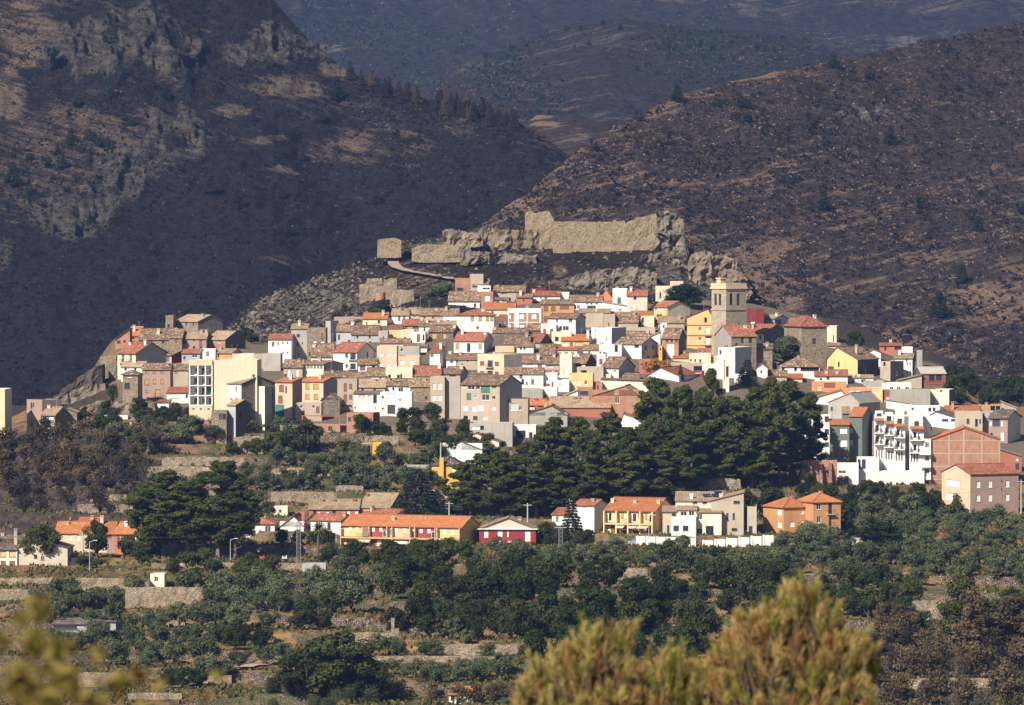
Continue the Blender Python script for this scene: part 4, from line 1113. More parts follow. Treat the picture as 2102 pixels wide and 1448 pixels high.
houses(980, 540, 4.526, '''
35 146 - - 268 450 | FBc | 92,330,46,50,w 92,408,46,26,w | | house | narrow brick tower house with white blinds near the top
0 122 - - 212 300 | FWc D=1600 d=4 | 85,240,70,20,d | | house | small white terrace room rising behind the brick tower house
150 442 - 215 267 360 | GNt | 300,340,24,30,k 355,352,14,20,k 250,280,60,10,k | 190,235 | house | beige house with overhanging brown roof right of brick tower
155 272 - 325 348 400 | SGt | 190,376,30,26,k | | house | grey low annex with dark roof next to the brick tower house
365 508 - 290 322 388 | GRt | 430,345,14,16,k | | house | low house of reddish plaster right of the overhanging roof
75 348 - 378 432 500 | GCo | 140,460,20,24,k | | house | cream house under a long orange roof left of the white-and-brick house
285 592 - - 425 618 | FBcW d=9 | 300,498,16,40,w 410/525,498,46,44,w 300,590,16,40,w 410,590,46,30,w 525,590,46,30,w | 462,395 | house | white house with red brick bays and white blinds
198 278 - - 482 605 | FTc | 238,560,34,44,d | | house | narrow dark red house squeezed left of the brick bays
508 768 - 265 307 360 | GWr | 636,328,26,26,d 590,330,12,16,d | 525,250,W | house | white house with brown-red roof in the top row, centre
742 852 - - 272 352 | FWc | | | house | blank white stepped house end right of the brown-red roof
492 642 - - 238 282 | FMc d=6 D=1618 | | | house | maroon rooftop room above the top row
592 898 - 345 386 560 | SOt | 636/706,425,40,44,b 810,416,86,28,b 636,520,40,44,b 706,520,40,40,b | | apartment_block | tan orange apartments with brown roller blinds near the top
850 1158 - 305 362 440 | GWt | 940,412,26,36,d 912,410,14,36,f 1060,415,80,36,f 1020/1060/1110,378,14,10,k | | house | long white house with orange brown roof and blue corner
1256 1392 - - 238 405 | FWc d=8 | 1318,350,32,58,g+ | 1300,225,W | house | tall white house with a green door, top row right part
1132 1258 - 258 342 372 | HWo | | | house | white house with pyramid orange roof left of the green door
1390 1578 - 255 307 475 | GJr | 1465,325,26,26,f 1452,412,26,62,w+ 1525,408,24,46,w | 1428,222,W | house | pale beige house with tall white shutters at the top right
1160 1392 - 362 402 455 | LWc | 1220,436,24,22,d 1328,437,26,22,d | | house | low white house sloping towards the pale beige house
1655 1792 - - 216 385 | FCc d=8 | 1700,300,18,52,f 1686,342,14,40,d 1716,332,14,40,d | | house | cream flat-topped house beside the dark tree near the castle rock
1790 1912 - - 172 320 | FPc d=6 | 1820,230,14,40,k | | house | pink-beige block just above the cream flat-topped house
1622 1764 1982 360 412 490 | GCrC | 1660,440,20,30,d | | house | cream house with red roof and yellow gable left of the church tower
940 1232 - 430 467 490 | SNb d=7 | | 1105,450,C | house | house with wide tan roof above the concrete walls, centre top
1005 1172 - - 472 610 | FNc | | | house | left blank tan concrete house under the wide tan roof
1172 1278 - - 478 610 | FNc | 1222,570,10,30,k | | house | right blank tan concrete house with a joint, under the wide tan roof
1275 1492 - 465 552 610 | GNtK | | | house | beige house with a big sloping brown roof right of concrete pair
655 912 1006 475 517 668 | GWtG | 865,536,34,28,b 775/808/836,606,24,34,f 740,540,16,26,f | | house | white house with four dark panes over a terrace and brown roof
590 732 - - 566 668 | FWc d=5 | 626/690,636,26,42,T | | house | white low wing with two reddish doors left of the four-pane house
690 874 - - 642 758 | FCc | 738,706,36,40,f | | house | cream house with one window below the four-pane house
1520 1642 - - 495 595 | FCc | 1536,530,20,40,k | | house | white-cream house left of the balustraded terraces
1460 1642 - 452 497 520 | SCo | | | house | house with pinkish orange roof behind the white-cream house
1640 1752 - - 440 590 | FYc | 1660,550,20,40,k 1690,490,50,20,k | | house | yellowish terraced house with pillars, left of yellow gabled flats
1680 1922 1938 500 557 620 | GNbU | 1700,600,18,20,k | | house | house with large pale roof and brown side, below the pillared terraces
1275 1652 - - 602 650 | FNc d=6 | 1360,622,14,20,k | | house | low wide tan house behind the white cube house
1370 1592 - 640 688 720 | GNt | 1400,700,40,14,k | 1590,630,W | house | low house with dark brown roof behind the blue-shaded gable
1060 1247 1387 - 602 775 | FWcG d=9 | 1153,712,30,60,w 1097,628,10,14,k 1200,706,8,14,k | 1035,630,P | house | bright white cube house with sloping shaded side, village centre
780 1037 - 670 724 782 | SYo | 815,760,58,28,w 873,762,28,42,T 945,758,76,34,y | 1036,625,W | house | yellow house with bright red-orange roof and striped awning
715 926 - 783 810 868 | SWo | 765/826/885,840,30,22,o | | house | white house with narrow red roof band and three ochre shutters
575 718 - 760 852 880 | GNt | | | house | house showing a dark brown roof left of the red roof band
475 582 692 662 740 790 | GKrX | | | house | grey house with bright red roof and dark side wall, centre
250 482 - 670 757 810 | GWt | 300,780,12,14,k | 457,650 | house | house with big brown roof between blue gable and bright red roof
165 342 - - 776 835 | FPc | | | house | low peach terrace wall house under the big brown roof
145 470 - 610 652 672 | GKt | | 75,620,W | house | dark-roofed house behind the white house with blue-shaded gable
465 592 - 555 626 645 | GKt | | | house | small dark brown roof house under the brick bays
365 522 - 750 778 840 | GWtK | 405/438,795,22,30,d | | house | small white house with two little windows right of peach terrace
0 247 412 - 850 1052 | FPcK | 42/180,938/1030,38,36,b 118,940,48,62,f+ 118,1025,48,40,f+ | 150,835,W | apartment_block | peach flats with brown shutters and grey side wall, centre
-158 207 415 1050 1137 1500 | GNtK | 75,1175,82,62,g 155,1152,40,20,g 4,1158,36,20,k -125,1158,36,20,e -60,1162,66,44,d -80,1245,40,60,g -20,1248,28,20,d 75,1252,72,56,d 152,1248,28,20,f -110,1355,46,50,w -30,1360,44,46,w 30,1350,50,54,w 152,1355,38,28,w -110,1445,40,40,f -20,1445,40,36,f 75,1445,40,30,w | | apartment_block | old beige apartment block with green awnings above the gardens
205 470 - - 1262 1490 | FNc d=9 | 260,1360,40,44,e 340,1340,66,66,e 402,1352,30,36,d 300,1250,30,30,k | | apartment_block | terraced lower flats with balconies right of the green awnings
285 605 - - 1172 1280 | FKc d=9 | 380,1250,60,36,k 300,1250,24,30,k | | house | grey house with flat concrete terrace right of green awnings
250 612 - 980 1032 1170 | GWt | 405,1055,28,34,b 460,1118,14,26,b | 400,1030 | house | white house with wide dark brown roof, above the green awning flats
420 640 - 865 932 990 | GWt | 490,955,60,28,w 580,960,40,30,b | | house | white house with orange brown roof right of the peach flats
630 762 - 870 942 1000 | GGt | 680,960,40,20,e | | house | grey house with brown roof left of the cream tower house
765 878 - - 852 1068 | FQc d=6 | 820,926,32,56,w 820,1030,30,50,w | | house | slender cream tower house with two white blinds
885 1002 1108 850 938 1030 | GWtM | 940,955,50,16,k | 885,870,W | house | white house with brown roof beside a maroon wall
1108 1192 - - 850 975 | FWc | 1148,916,30,46,T | | house | white terrace house with one reddish blind
1130 1340 - - 760 912 | FWc d=8 | 1290,790,30,60,k 1000,830,14,16,k | | house | white upper house with a dark doorway, centre right
1715 1868 1945 612 702 905 | GBtX d=8 | 1793,820,70,130,w 1838,820,26,130,w 1762/1806/1848,674,20,30,f | | house | narrow brick-fronted house with white panels and dark side wall
1684 1716 - - 772 910 | FAc d=5 | 1700,800,10,20,k | | house | sliver of a yellow house left of the white-panelled brick house
1700 1762 - - 560 700 | FWc d=6 D=1530 | 1730,590,14,20,k | | house | white angular stair house above the white-panelled brick house
1590 1700 - 640 690 760 | RWcG d=8 | | | house | white sloping wall house behind the blue-grey shaded gable
1278 1524 1680 695 757 900 | GWtG | 1480,775,40,24,f 1565,790,18,34,f 1638,790,18,30,f 1590,880,16,34,f 1648,882,16,34,f 1540,830,10,14,k | 1400,690 | house | large house with blue-grey shaded gable and small windows
985 1242 - 765 807 858 | GWt | 1040,830,14,20,k | | house | white house with brown roof between yellow awning house and the shaded gable
1150 1312 1472 880 977 1085 | GWtG | 1276,1006,30,20,d 1165,1000,20,20,k | 1240,975,N | house | white house with old brown roof and grey side, left of red walled building
1500 1642 - - 898 1035 | FRc d=8 | 1530,940,20,10,k | | house | plain terracotta coloured building above the grove
1350 1500 - 1030 1077 1110 | SCt | | | house | house showing a small brown roof just left of the white gable by the grove
852 1072 - - 1030 1200 | FYc d=9 | 902/940,1116,26,42,w 1008,1112,28,40,d 990,1035,10,60,y | | house | yellow house with three windows and white frames, lower centre
925 1170 - - 968 1045 | FNc d=6 D=1440 | 990,1010,50,26,k | | house | tan terrace house just above the three-window yellow house
1080 1240 - - 1035 1100 | FQc d=7 | 1110/1180,1050,70,14,k | | house | pale balcony house right of the three-window yellow house
1150 1600 - 1082 1100 1200 | LQtQ d=10 | | 1450,1165,T | house | long cream wall house sloping down to the grove
720 852 - - 1088 1205 | FWc d=8 | 778,1150,30,46,w | | house | white cube house with a single white blind, lower centre
600 742 - - 1025 1170 | FWc d=7 | 698,1130,20,50,b 650,1080,14,20,d | | house | white house with brown door left of the single-blind cube house
500 662 - 1050 1128 1165 | SWo | | | house | house under a steep orange roof plane, left of the white house with brown door
565 775 - 1000 1032 1060 | SWo | | 705,990 | house | house with a low orange roof behind the white cube houses
585 740 - - 1160 1275 | FWc d=7 | 630,1245,18,40,b | | house | white lower house under the steep orange roof plane
775 935 - 1180 1250 1290 | RWc d=8 | | | house | white lean-to wall sloping up, above the brick terraces
925 1070 - - 1152 1235 | FBcG d=6 | 990,1215,80,40,k | | house | low brick-banded house with open side below the yellow house
1060 1160 - - 1110 1205 | FBc d=6 | 1120,1160,10,40,k | | house | small brick block with chimney pipe left of the long cream wall
405 835 - 1330 1420 1500 | EKtK rx=690 d=12 | 652,1408,40,32,d 728,1400,16,18,d | 545,1320,T 630,1300,N | house | grey gabled house with one white window above the pines
''')
houses(880, 720, 4.023, '''
1000 1500 - 385 470 545 | GRb d=12 | | 1205,385,T 1345,412,T 1240,450,T | house | reddish terrace with long pale roofs and brick chimneys left of the big brick gable
1350 1752 1800 295 376 560 | EBbG rx=1625 d=12 | 1553,342,36,38,d 1556,412,36,50,d | | house | big unfinished brick gable house by the grove
800 1000 - 405 452 500 | GRo | 850,475,50,22,w | 885,430,T 975,435,T 1050,415,T | house | red house with orange roof beside the grey gable
1590 1760 - 525 575 650 | EWr rx=1600 | | | house | white house with red roof at the grove's left edge
320 700 - - 648 740 | FKc d=8 | 370,640,40,26,w 800,650,40,30,k | | house | low grey concrete house with white tanks in front of old flats
640 885 - - 620 735 | FWcX d=8 | 760,690,80,60,f | | house | low white-topped house with dark glazing at the pines' edge
''')
houses(1300, 540, 4.526, '''
500 737 - 428 507 805 | EYmY rx=690 d=10 | 622,612,28,34,d 622,705,28,34,d 690,636,36,68,w+ 690,728,36,66,w+ 672,528,26,44,k | | apartment_block | yellow gabled flats with red balcony bands left of the church tower
1058 1214 - - 428 575 | FMc d=8 | 1110,555,40,20,w | | house | dark maroon blind wall house right of the church tower
1180 1312 1448 485 522 580 | GGbG | 1206,558,20,24,f 1350,548,60,40,k | 1330,468,W 1158,510,W | house | pale cottage with tan roof between maroon house and square tower
1445 1560 - 520 556 600 | SWo | | | house | house showing a sliver of orange roof left of the square tower
910 1147 772 585 682 965 | GSrK d=12 | 1015,720,28,46,f 1090,716,34,48,f 960,766,26,42,f 1090,820,30,38,f 1000,820,24,36,k | 1060,615,W | parish_house | stone house with red roof and blank grey gable below the church tower
1050 1212 1458 575 655 820 | GWrs d=12 | 1180,690,20,30,k | | church_nave | church nave with red roof and stone gable
1150 1292 - 755 802 975 | SSt | 1226,926,26,36,f 1190,860,10,10,k | | house | stone annex with dark window below the church nave
1564 1800 1420 495 587 1010 | HSrS o=0.4 | 1683,726,34,54,f 1610/1650/1690/1755,608,8,8,k 1612/1690/1758,772,8,8,k 1690/1758,842,8,8,k 1455,610,8,8,k 1440,700,8,12,k | | square_tower | square stone tower with a red pyramid roof and one window
1800 1888 1922 - 585 745 | FCcG | 1860,700,10,60,k | | house | cream and grey house end right behind the square stone tower
790 945 1112 - 785 1075 | FWcG d=11 | 890,826,26,34,w 812,830,16,40,k | 830,770,B | house | white house with a big blank blue-grey side wall below the church
832 890 - - 800 1110 | FQc d=5 D=1440 | 874,1010,26,100,f 846,1000,10,200,o | | house | narrow cream house front with a tall dark bay, above the grove
370 522 - 828 882 920 | GYr | | 477,835,N | house | yellow house with red roof left of the church steps
520 720 - - 842 955 | FCc | 575,905,16,20,k 622,915,18,40,f 500,905,20,20,d | | house | cream house with dark door between red roof and white wall
595 742 - - 795 850 | FRm d=7 | 625/670,824,16,26,d | | house | dark red house with two tiny windows below the yellow gabled flats
715 832 - - 868 960 | FYc | 786,918,36,40,w 730,905,16,24,w | | house | pale yellow house with white blinds left of narrow cream front
640 842 - - 942 1075 | FWc d=8 | 700,1060,40,20,k | | house | long plain white wall house right above the grove
335 645 - - 932 1000 | FNc d=8 | 600,985,80,40,k | | house | pinkish long shed behind the white gable
560 655 - - 1000 1060 | FMc d=6 | 600,990,60,20,d | | house | dark red low house between the red roof and the pine tops
130 425 625 978 1052 1090 | EWr rx=265 d=16 | | 112,1010,W | house | white gable house with red roof right at the grove's top
1350 1732 - 868 964 1060 | HWt | 1393,986,24,32,f 1508,986,24,32,f 1640,982,170,34,f | 1540,865 | house | white house with broad pyramid tile roof in front of the square tower
1145 1247 - 938 978 1070 | EWr | 1190,1010,16,20,k | 1165,930,W | house | tiny white gabled house between cedar and pyramid roofed house
940 1075 - - 1036 1125 | FWc d=6 | | 1045,1010,W | house | white cube with a little chimney in front of the cedar
1255 1425 - 1005 1052 1095 | GNt | 1300,1068,30,12,k | | house | low house with brown roof left below the pyramid roofed house
1420 1570 - 1035 1075 1100 | SPo | | | house | low pinkish house with orange roof under the pyramid roofed house
''')
houses(1642, 640, 3.448, '''
198 408 578 255 340 448 | EYtX rx=275 d=14 | 279,374,13,34,k 225,405,40,30,k 310,405,60,30,k 430/480/530,440,18,50,k 455,420,10,30,f | 398,235,N | house | ochre gable-fronted house with chimney turret and dark side, right of square tower
196 285 - 225 245 260 | SWt d=6 | | 275,228,N | house | white house with low roof just behind the ochre gable
572 640 742 - 352 490 | FNcX | 600,370,14,24,k 690,440,14,30,d | 655,360,C | house | brownish flats with a dark shaded side, right of the ochre gable
668 796 828 300 332 480 | GWbX d=8 | 756,345,12,20,d 760/780,370,9,24,d 760/780,430,9,24,d | | house | tall white house with dark side at the village's upper right
565 722 - 225 243 310 | GRr d=8 | 700,255,50,22,f 605,262,14,20,f | | house | red plastered house at the upper right skyline
722 798 - - 250 345 | FWc d=6 | | | house | white block attached to the skyline's red house
480 572 - 268 292 385 | EWr rx=520 | | | house | small white house with red gable left of skyline's red house
828 866 - - 275 420 | FKc d=6 | | | house | pale grey blank house at the right end of the skyline
570 735 - - 305 360 | FWc d=5 D=1560 | 610/660,320,18,24,d | | house | white terrace house in front of the red skyline house
860 1034 832 395 440 545 | GTwX d=12 | 935,468,40,40,f 985,466,40,40,f 950,505,100,20,T | | cottage | cottage with white-ochre roof and reddish porch at the village's right end
690 862 - 450 492 540 | RNb d=9 | | | house | beige house with slanting roof left of the porch cottage
105 338 - 415 457 510 | SWr | 200,470,20,20,k 150,480,20,20,d | 190,450,W 265,430,W | house | white terrace house with red roof under the ochre gable
340 520 - 450 470 510 | SWb | 380,490,20,20,k 450,490,30,20,k | 380,465,W 420,450,W | house | white rooftop house with chimneys right of the red-roofed terrace house
85 330 - - 500 575 | FOc d=8 | 140,545,40,40,y 210,520,80,30,T | | house | orange flats with a yellow recess above the grove's right end
450 598 - - 488 545 | FKc d=7 | | | house | grey blank house left of the white roof terrace
320 505 - - 540 620 | FOc d=8 | 360/410,570,30,24,w 460,600,40,30,w | 490,535,W | house | orange house with white blinds above the big grey gable
505 585 - - 540 640 | FYc d=7 | 530/558,562,16,34,e 520,620,20,20,k | | house | pale yellow house with two grey doors next to orange house
580 788 - - 505 570 | FWc d=6 D=1480 | 650/700/760,545,26,22,d | 690,500,W | house | white roof terrace house behind the wide concrete wall
582 922 - - 555 672 | FKcU d=9 | 606,590,50,70,T 780,655,40,20,y | | house | wide blank concrete wall house, right upper village
920 1056 1112 - 552 675 | FQcX d=8 | 1000,560,16,10,k | | house | peeling white wall house with dark side, right of the concrete wall
205 420 590 580 645 800 | EKcK rx=370 d=14 | 230,690,16,26,k | | house | big plain grey gable house above the green-grey flats
110 335 - 560 612 660 | EWo rx=290 | 220,628,70,26,w | | house | white balcony house with orange roof at the grove's upper right
612 780 - 625 650 700 | LWc d=6 | | 610,620,W | house | white sloping terrace walls behind the stepped white flats
760 990 - - 668 740 | FWc d=6 | 920/950,692,20,26,f 800,690,16,20,d | | house | white terrace house stepping behind the stepped white flats
892 1100 1192 712 752 830 | EWdG rx=970 | 1030,769,46,18,f 1102,768,26,18,f | | house | white modern gabled house with strip window at the right
1030 1268 - 670 712 760 | SOo | | 1085,640,O | house | orange-tan house with orange roof at the right
1100 1292 - - 712 880 | FNc d=10 | 1190,776,20,38,f 1250,786,20,52,f 1276,776,10,30,f | | house | tan stone-coloured house with dark windows behind big brick gable
1290 1345 - - 715 880 | FGc d=10 | 1300,750,14,70,T | | house | pale grey wall house with red stain right of the tan house
1228 1428 - - 660 712 | FOc d=8 | 1385,686,76,38,d 1275,680,18,22,g | 1325,645,N | house | low orange house with a glazed white room, upper right edge
1428 1530 - 640 680 740 | LNc d=8 | | | house | beige sloping shed right of the glazed room house
1340 1470 1590 700 758 925 | GUdJ d=12 | 1352,793,14,28,w 1430,793,14,34,w 1392,785,50,50,k 1392,830,50,40,f 1432,885,22,60,w 1360,880,16,40,k | | apartment_block | pinkish flats with dark roof and pale blank side, right edge
835 930 - 800 838 905 | SWo D=1345 d=9 | 870,860,60,30,e 910,850,14,20,k | 1000,815,W | house | white house with orange roof between stepped white flats and brick gable
1204 1352 - 975 1020 1150 | RRb d=9 | | 1200,1010,K | house | left half of red-plastered twin gable above the peach house
1376 1570 - 965 1025 1150 | LRb d=9 | 1536,1047,18,18,w | | house | right half of red-plastered twin gable with a small white plaque
1205 1562 1032 1085 1152 1455 | GUrP d=13 | 1265/1352/1480,1225/1322,30,48,w 1265,1430,30,40,w 1438,1200,8,14,k 1438,1260,8,14,k 1100,1225/1322,82,48,w 1100,1425,60,40,w | | apartment_block | peach apartment house with wavy red tile roof at the right edge
440 532 - - 782 1015 | FUc d=8 | 505,850,16,40,w 505,955,16,36,w | | house | narrow tan brick house between green-grey and white flats
265 415 - - 1075 1215 | FWc d=5 | 300,1136,56,22,d 290,1185,26,50,T 330,1185,30,50,T | | house | low white house with two reddish doors beside the brick ruin
-170 148 - - 745 1070 | FWc d=8 D=1366 | -120/-60/0/60/110,800/880/960,34,44,f | | apartment_block | long white flats in deep shade behind the grove trunks
150 214 - - 735 1045 | FWc d=8 D=1352 | 190/190,760,30,40,f 190,850,30,40,f 190,940,30,30,f | | apartment_block | shaded white flats with balconies behind the grove's right end
''')
_ra = random.Random(21)
for _m in HOUSES:
 if _m.kind in 'GSHE' and _ra.random() < .42: _m.antenna(_ra.uniform(_m.x0, _m.x1), _ra.uniform(1.8, 3.2))
for _m in HOUSES:
 _l = _m.root.get('label', '')
 if _l.startswith('white house with red brick bays'):
  zz = zoom(980, 540, 4.526)
  for a, b, c, d in ((283, 293, 420, 618), (343, 386, 466, 618), (458, 472, 466, 618), (574, 594, 420, 618), (293, 574, 422, 465), (293, 574, 549, 560)):
   p, q = zz(a, c), zz(b, d)
   _m.box('pillar' if d - c > 100 else 'band', p[0], q[0], p[1], q[1], .002, .12 if d - c > 100 else .09, WALL['W'])
 if _l.startswith('yellow gabled flats'):
  zz = zoom(1300, 540, 4.526)
  for c, d in ((574, 583), (668, 678), (764, 772)):
   p, q = zz(500, c), zz(737, d)
   _m.box('band', p[0], q[0], p[1], q[1], .002, .12, WALL['R'])
# ------------------------------------------------------------------ rock, ruins and walls
@cached
def rock_mat(a, b):
 m = NT('rock')
 pos = m.n('NewGeometry').outputs['Position']
 n1 = m.noise(m.mapping(pos, (1, 1, 0.6)), 0.5, 6, 0.7); n2 = m.noise(pos, 2.2, 4, 0.7)
 col = m.mix(m.ramp(n1, 0.35, 0.65), b, a)
 col = m.mix(m.ramp(n2, 0.55, 0.75), col, tuple(x * 0.45 for x in b))
 return m.finish(col, 0.97, m.math('ADD', n1, n2), 1.0, 0.5, spec=0.05)
ROCK = rock_mat((0.30, 0.25, 0.19), (0.095, 0.080, 0.064))
ROCK_TAN = rock_mat((0.36, 0.28, 0.195), (0.13, 0.098, 0.07))
def rough_block(name, prof, yb, D, depth, mat, amp, label, cat=None, group=None, seed=0, kind=None, cell=0.9, ridge=False, parent=None, z0f=None):
 """broken wall or rock face: prof = [(px, py top)...]; front, top, ends and back are all built"""
 x0, x1 = prof[0][0], prof[-1][0]
 sc = D / FPX
 nu = max(4, int((x1 - x0) * sc / cell))
 hgt = (yb - min(p[1] for p in prof)) * sc
 nv = max(3, int(hgt / cell))
 us = np.linspace(x0, x1, nu + 1)
 tops = np.interp(us, [p[0] for p in prof], [p[1] for p in prof])
 tops = tops + (vnoise(us * 0.35, us * 0 + seed, seed) - 0.5) * amp * 3.0
 vs = np.linspace(-0.25, 1, nv + 1)
 U, Vv = np.meshgrid(us, vs)
 Y = yb + (tops[None] - yb) * Vv
 Z = zat(Y, D); X = (U - CX) / FPX * (D * CP - Z * SP)
 f = (ridged if ridge else fbm)(X / (4.0 if ridge else 2.0) + seed, Z / (7.0 if ridge else 2.0), 4, seed)
 lean = 0.10 * (Z - Z.min())
 off = (f - 0.5) * amp * 2
 if ridge: off = off + (ridged(X / 1.5 + seed, Z / 2.2, 3, seed + 5) - 0.5) * amp * 0.8 + (fbm(X / 9, Z / 9, 2, seed + 6) - 0.5) * amp * 1.5
 F = np.stack([X + (vnoise(X * .7, Z * .7, seed + 1) - .5) * amp * .6, D + lean - off, Z], -1)
 B = np.stack([X[-1], np.full(nu + 1, D + depth), Z[-1] - 0.3], -1)
 B0 = np.stack([X[0], np.full(nu + 1, D + depth), Z[0]], -1)
 n = nu + 1
 verts = np.concatenate([F.reshape(-1, 3), B, B0])
 faces = [tuple(q) for q in grid_faces(nv + 1, n)]
 t0, b0, c0 = nv * n, (nv + 1) * n, (nv + 2) * n
 for i in range(nu):
  faces.append((t0 + i, t0 + i + 1, b0 + i + 1, b0 + i))
  faces.append((b0 + i, b0 + i + 1, c0 + i + 1, c0 + i))
 faces.append(tuple([j * n for j in range(nv, -1, -1)] + [c0, b0]))
 faces.append(tuple([j * n + nu for j in range(nv + 1)] + [b0 + nu, c0 + nu]))
 c = Vector(verts[: (nv + 1) * n].mean(0))
 c.z = float(Z[0].min())
 me = mesh_np(name, verts - np.array(c), faces, [mat])
 o = put(bpy.data.objects.new(name, me), parent)
 o.location = c
 return tag(o, label, cat, group, kind)
@cached
def old_wall():
 m = NT('weathered castle wall')
 pos = m.n('NewGeometry').outputs['Position']
 v = m.mapping(pos, (1, 1, 1.4))
 vo = m.n('TexVoronoi', {'Vector': v, 'Scale': 3.0}); ed = m.n('TexVoronoi', {'Vector': v, 'Scale': 3.0}, feature='DISTANCE_TO_EDGE').outputs[0]
 rn = m.n('SeparateColor', {0: vo.outputs['Color']}).outputs[0]
 col = m.mix(rn, (0.53, 0.405, 0.265), (0.40, 0.305, 0.20))
 col = m.mix(m.math('SUBTRACT', 1, m.ramp(ed, 0, .1)), col, (0.2, 0.16, 0.115))
 stain = m.noise(m.mapping(pos, (0.8, 0.8, 0.1)), 0.8, 5, 0.7)
 col = m.mix(m.math('MULTIPLY', m.ramp(stain, 0.56, 0.70), .55), col, (0.10, 0.082, 0.066))
 patch = m.noise(pos, 0.25, 5, 0.7)
 col = m.mix(m.ramp(patch, 0.55, 0.62), col, m.mix(0.55, col, (0.46, 0.36, 0.25)))
 col = m.mix(m.ramp(m.noise(pos, 1.1, 4, 0.7), 0.62, 0.68), col, (0.06, 0.05, 0.042))
 return m.finish(col, .97, m.math('ADD', m.ramp(ed, 0, .15), patch), 1.0, .25, spec=.05)
OLD = old_wall()
def zl(z, pts): return [z(*p) for p in pts]
z8 = zoom(740, 400, 2.563)
def castle():
 y = lambda v: 400 + v / 2.563
 root = empty('castle_ruin', at(1240, 512, 1690), 'long sunlit ruined castle wall on top of the rocky knoll', 'castle')
 parts = [('curtain_wall', [(1013, 142), (1100, 140), (1250, 143), (1392, 139)], 285, 1688, 6, OLD, 0.35, 0.6, False),
    ('broken_wall', [(1392, 146), (1420, 138), (1455, 122), (1500, 112), (1557, 97)], 300, 1687.5, 7, OLD, 0.7, 0.8, False),
    ('ruined_tower', [(866, 95), (884, 88), (906, 84), (918, 100), (940, 92), (990, 84), (1000, 100), (1014, 128)], 215, 1699, 8, OLD, 0.7, 0.7, False),
    ('stepped_wall', [(940, 176), (975, 166), (1014, 150)], 270, 1694, 6, OLD, 0.8, 0.7, False)]
 for nm, p, yb, D, dp, m, amp, cell, rg in parts:
  o = rough_block(nm, zl(z8, p), y(yb), D, dp, m, amp, None, seed=len(nm), cell=cell, ridge=rg)
  w = o.location.copy(); o.parent = root; o.location = w - root.location
 rk = [('rock_crag', [(1557, 100), (1600, 92), (1640, 95), (1662, 110), (1690, 128), (1706, 170), (1716, 300)], 385, 1684, 18, ROCK, 3.2, 'tall dark-sided crag at the right end of the castle wall'),
   ('rock_crag', [(1735, 350), (1752, 312), (1790, 300), (1842, 298), (1856, 322), (1925, 322), (1945, 335), (1985, 350), (2015, 430), (2052, 490)], 535, 1655, 22, ROCK_TAN, 3.0, 'broken rock ridge descending right of the castle crag'),
   ('rock_crag', [(1470, 330), (1500, 312), (1560, 305), (1640, 330), (1720, 380), (1745, 440)], 470, 1668, 12, ROCK, 2.6, 'boulder mass at the foot of the castle crag'),
   ('rock_crag', [(1050, 490), (1120, 425), (1180, 402), (1260, 392), (1340, 388), (1420, 384), (1500, 395), (1560, 420)], 545, 1626, 14, ROCK, 2.4, 'grey boulder slope behind the topmost houses'),
   ('rock_crag', [(580, 205), (640, 180), (700, 176), (800, 186), (880, 190), (945, 182)], 268, 1696, 10, ROCK_TAN, 1.9, 'low tan rock ledge left of the ruined tower'),
   ('rock_crag', [(430, 190), (480, 180), (560, 196), (620, 208), (650, 240)], 262, 1690, 10, ROCK_TAN, 1.6, 'brown rock shelf above the lower castle wall'),
   ('rock_crag', [(520, 276), (560, 262), (600, 300), (680, 300), (760, 305), (830, 312), (930, 318)], 352, 1672, 8, ROCK, 1.8, 'grey cliff band below the castle ledges')]
 for i, (nm, p, yb, D, dp, m, amp, lab) in enumerate(rk):
  rough_block(nm, zl(z8, p), y(yb), D, dp, m, amp, lab, 'rock', seed=20 + i, ridge=True, cell=0.5)
 rough_block('castle_outwork', zl(z8, [(270, 285), (300, 268), (345, 258), (440, 262), (522, 270)]), y(338), 1673, 6, OLD, 0.6, 'low outer castle wall beside the pale footpath', 'castle wall', seed=41)
 rough_block('castle_bastion', zl(z8, [(88, 238), (120, 232), (185, 226), (215, 240)]), y(312), 1680, 7, OLD, 0.3, 'small square bastion at the castle hill\'s left shoulder', 'castle wall', seed=42)
castle()
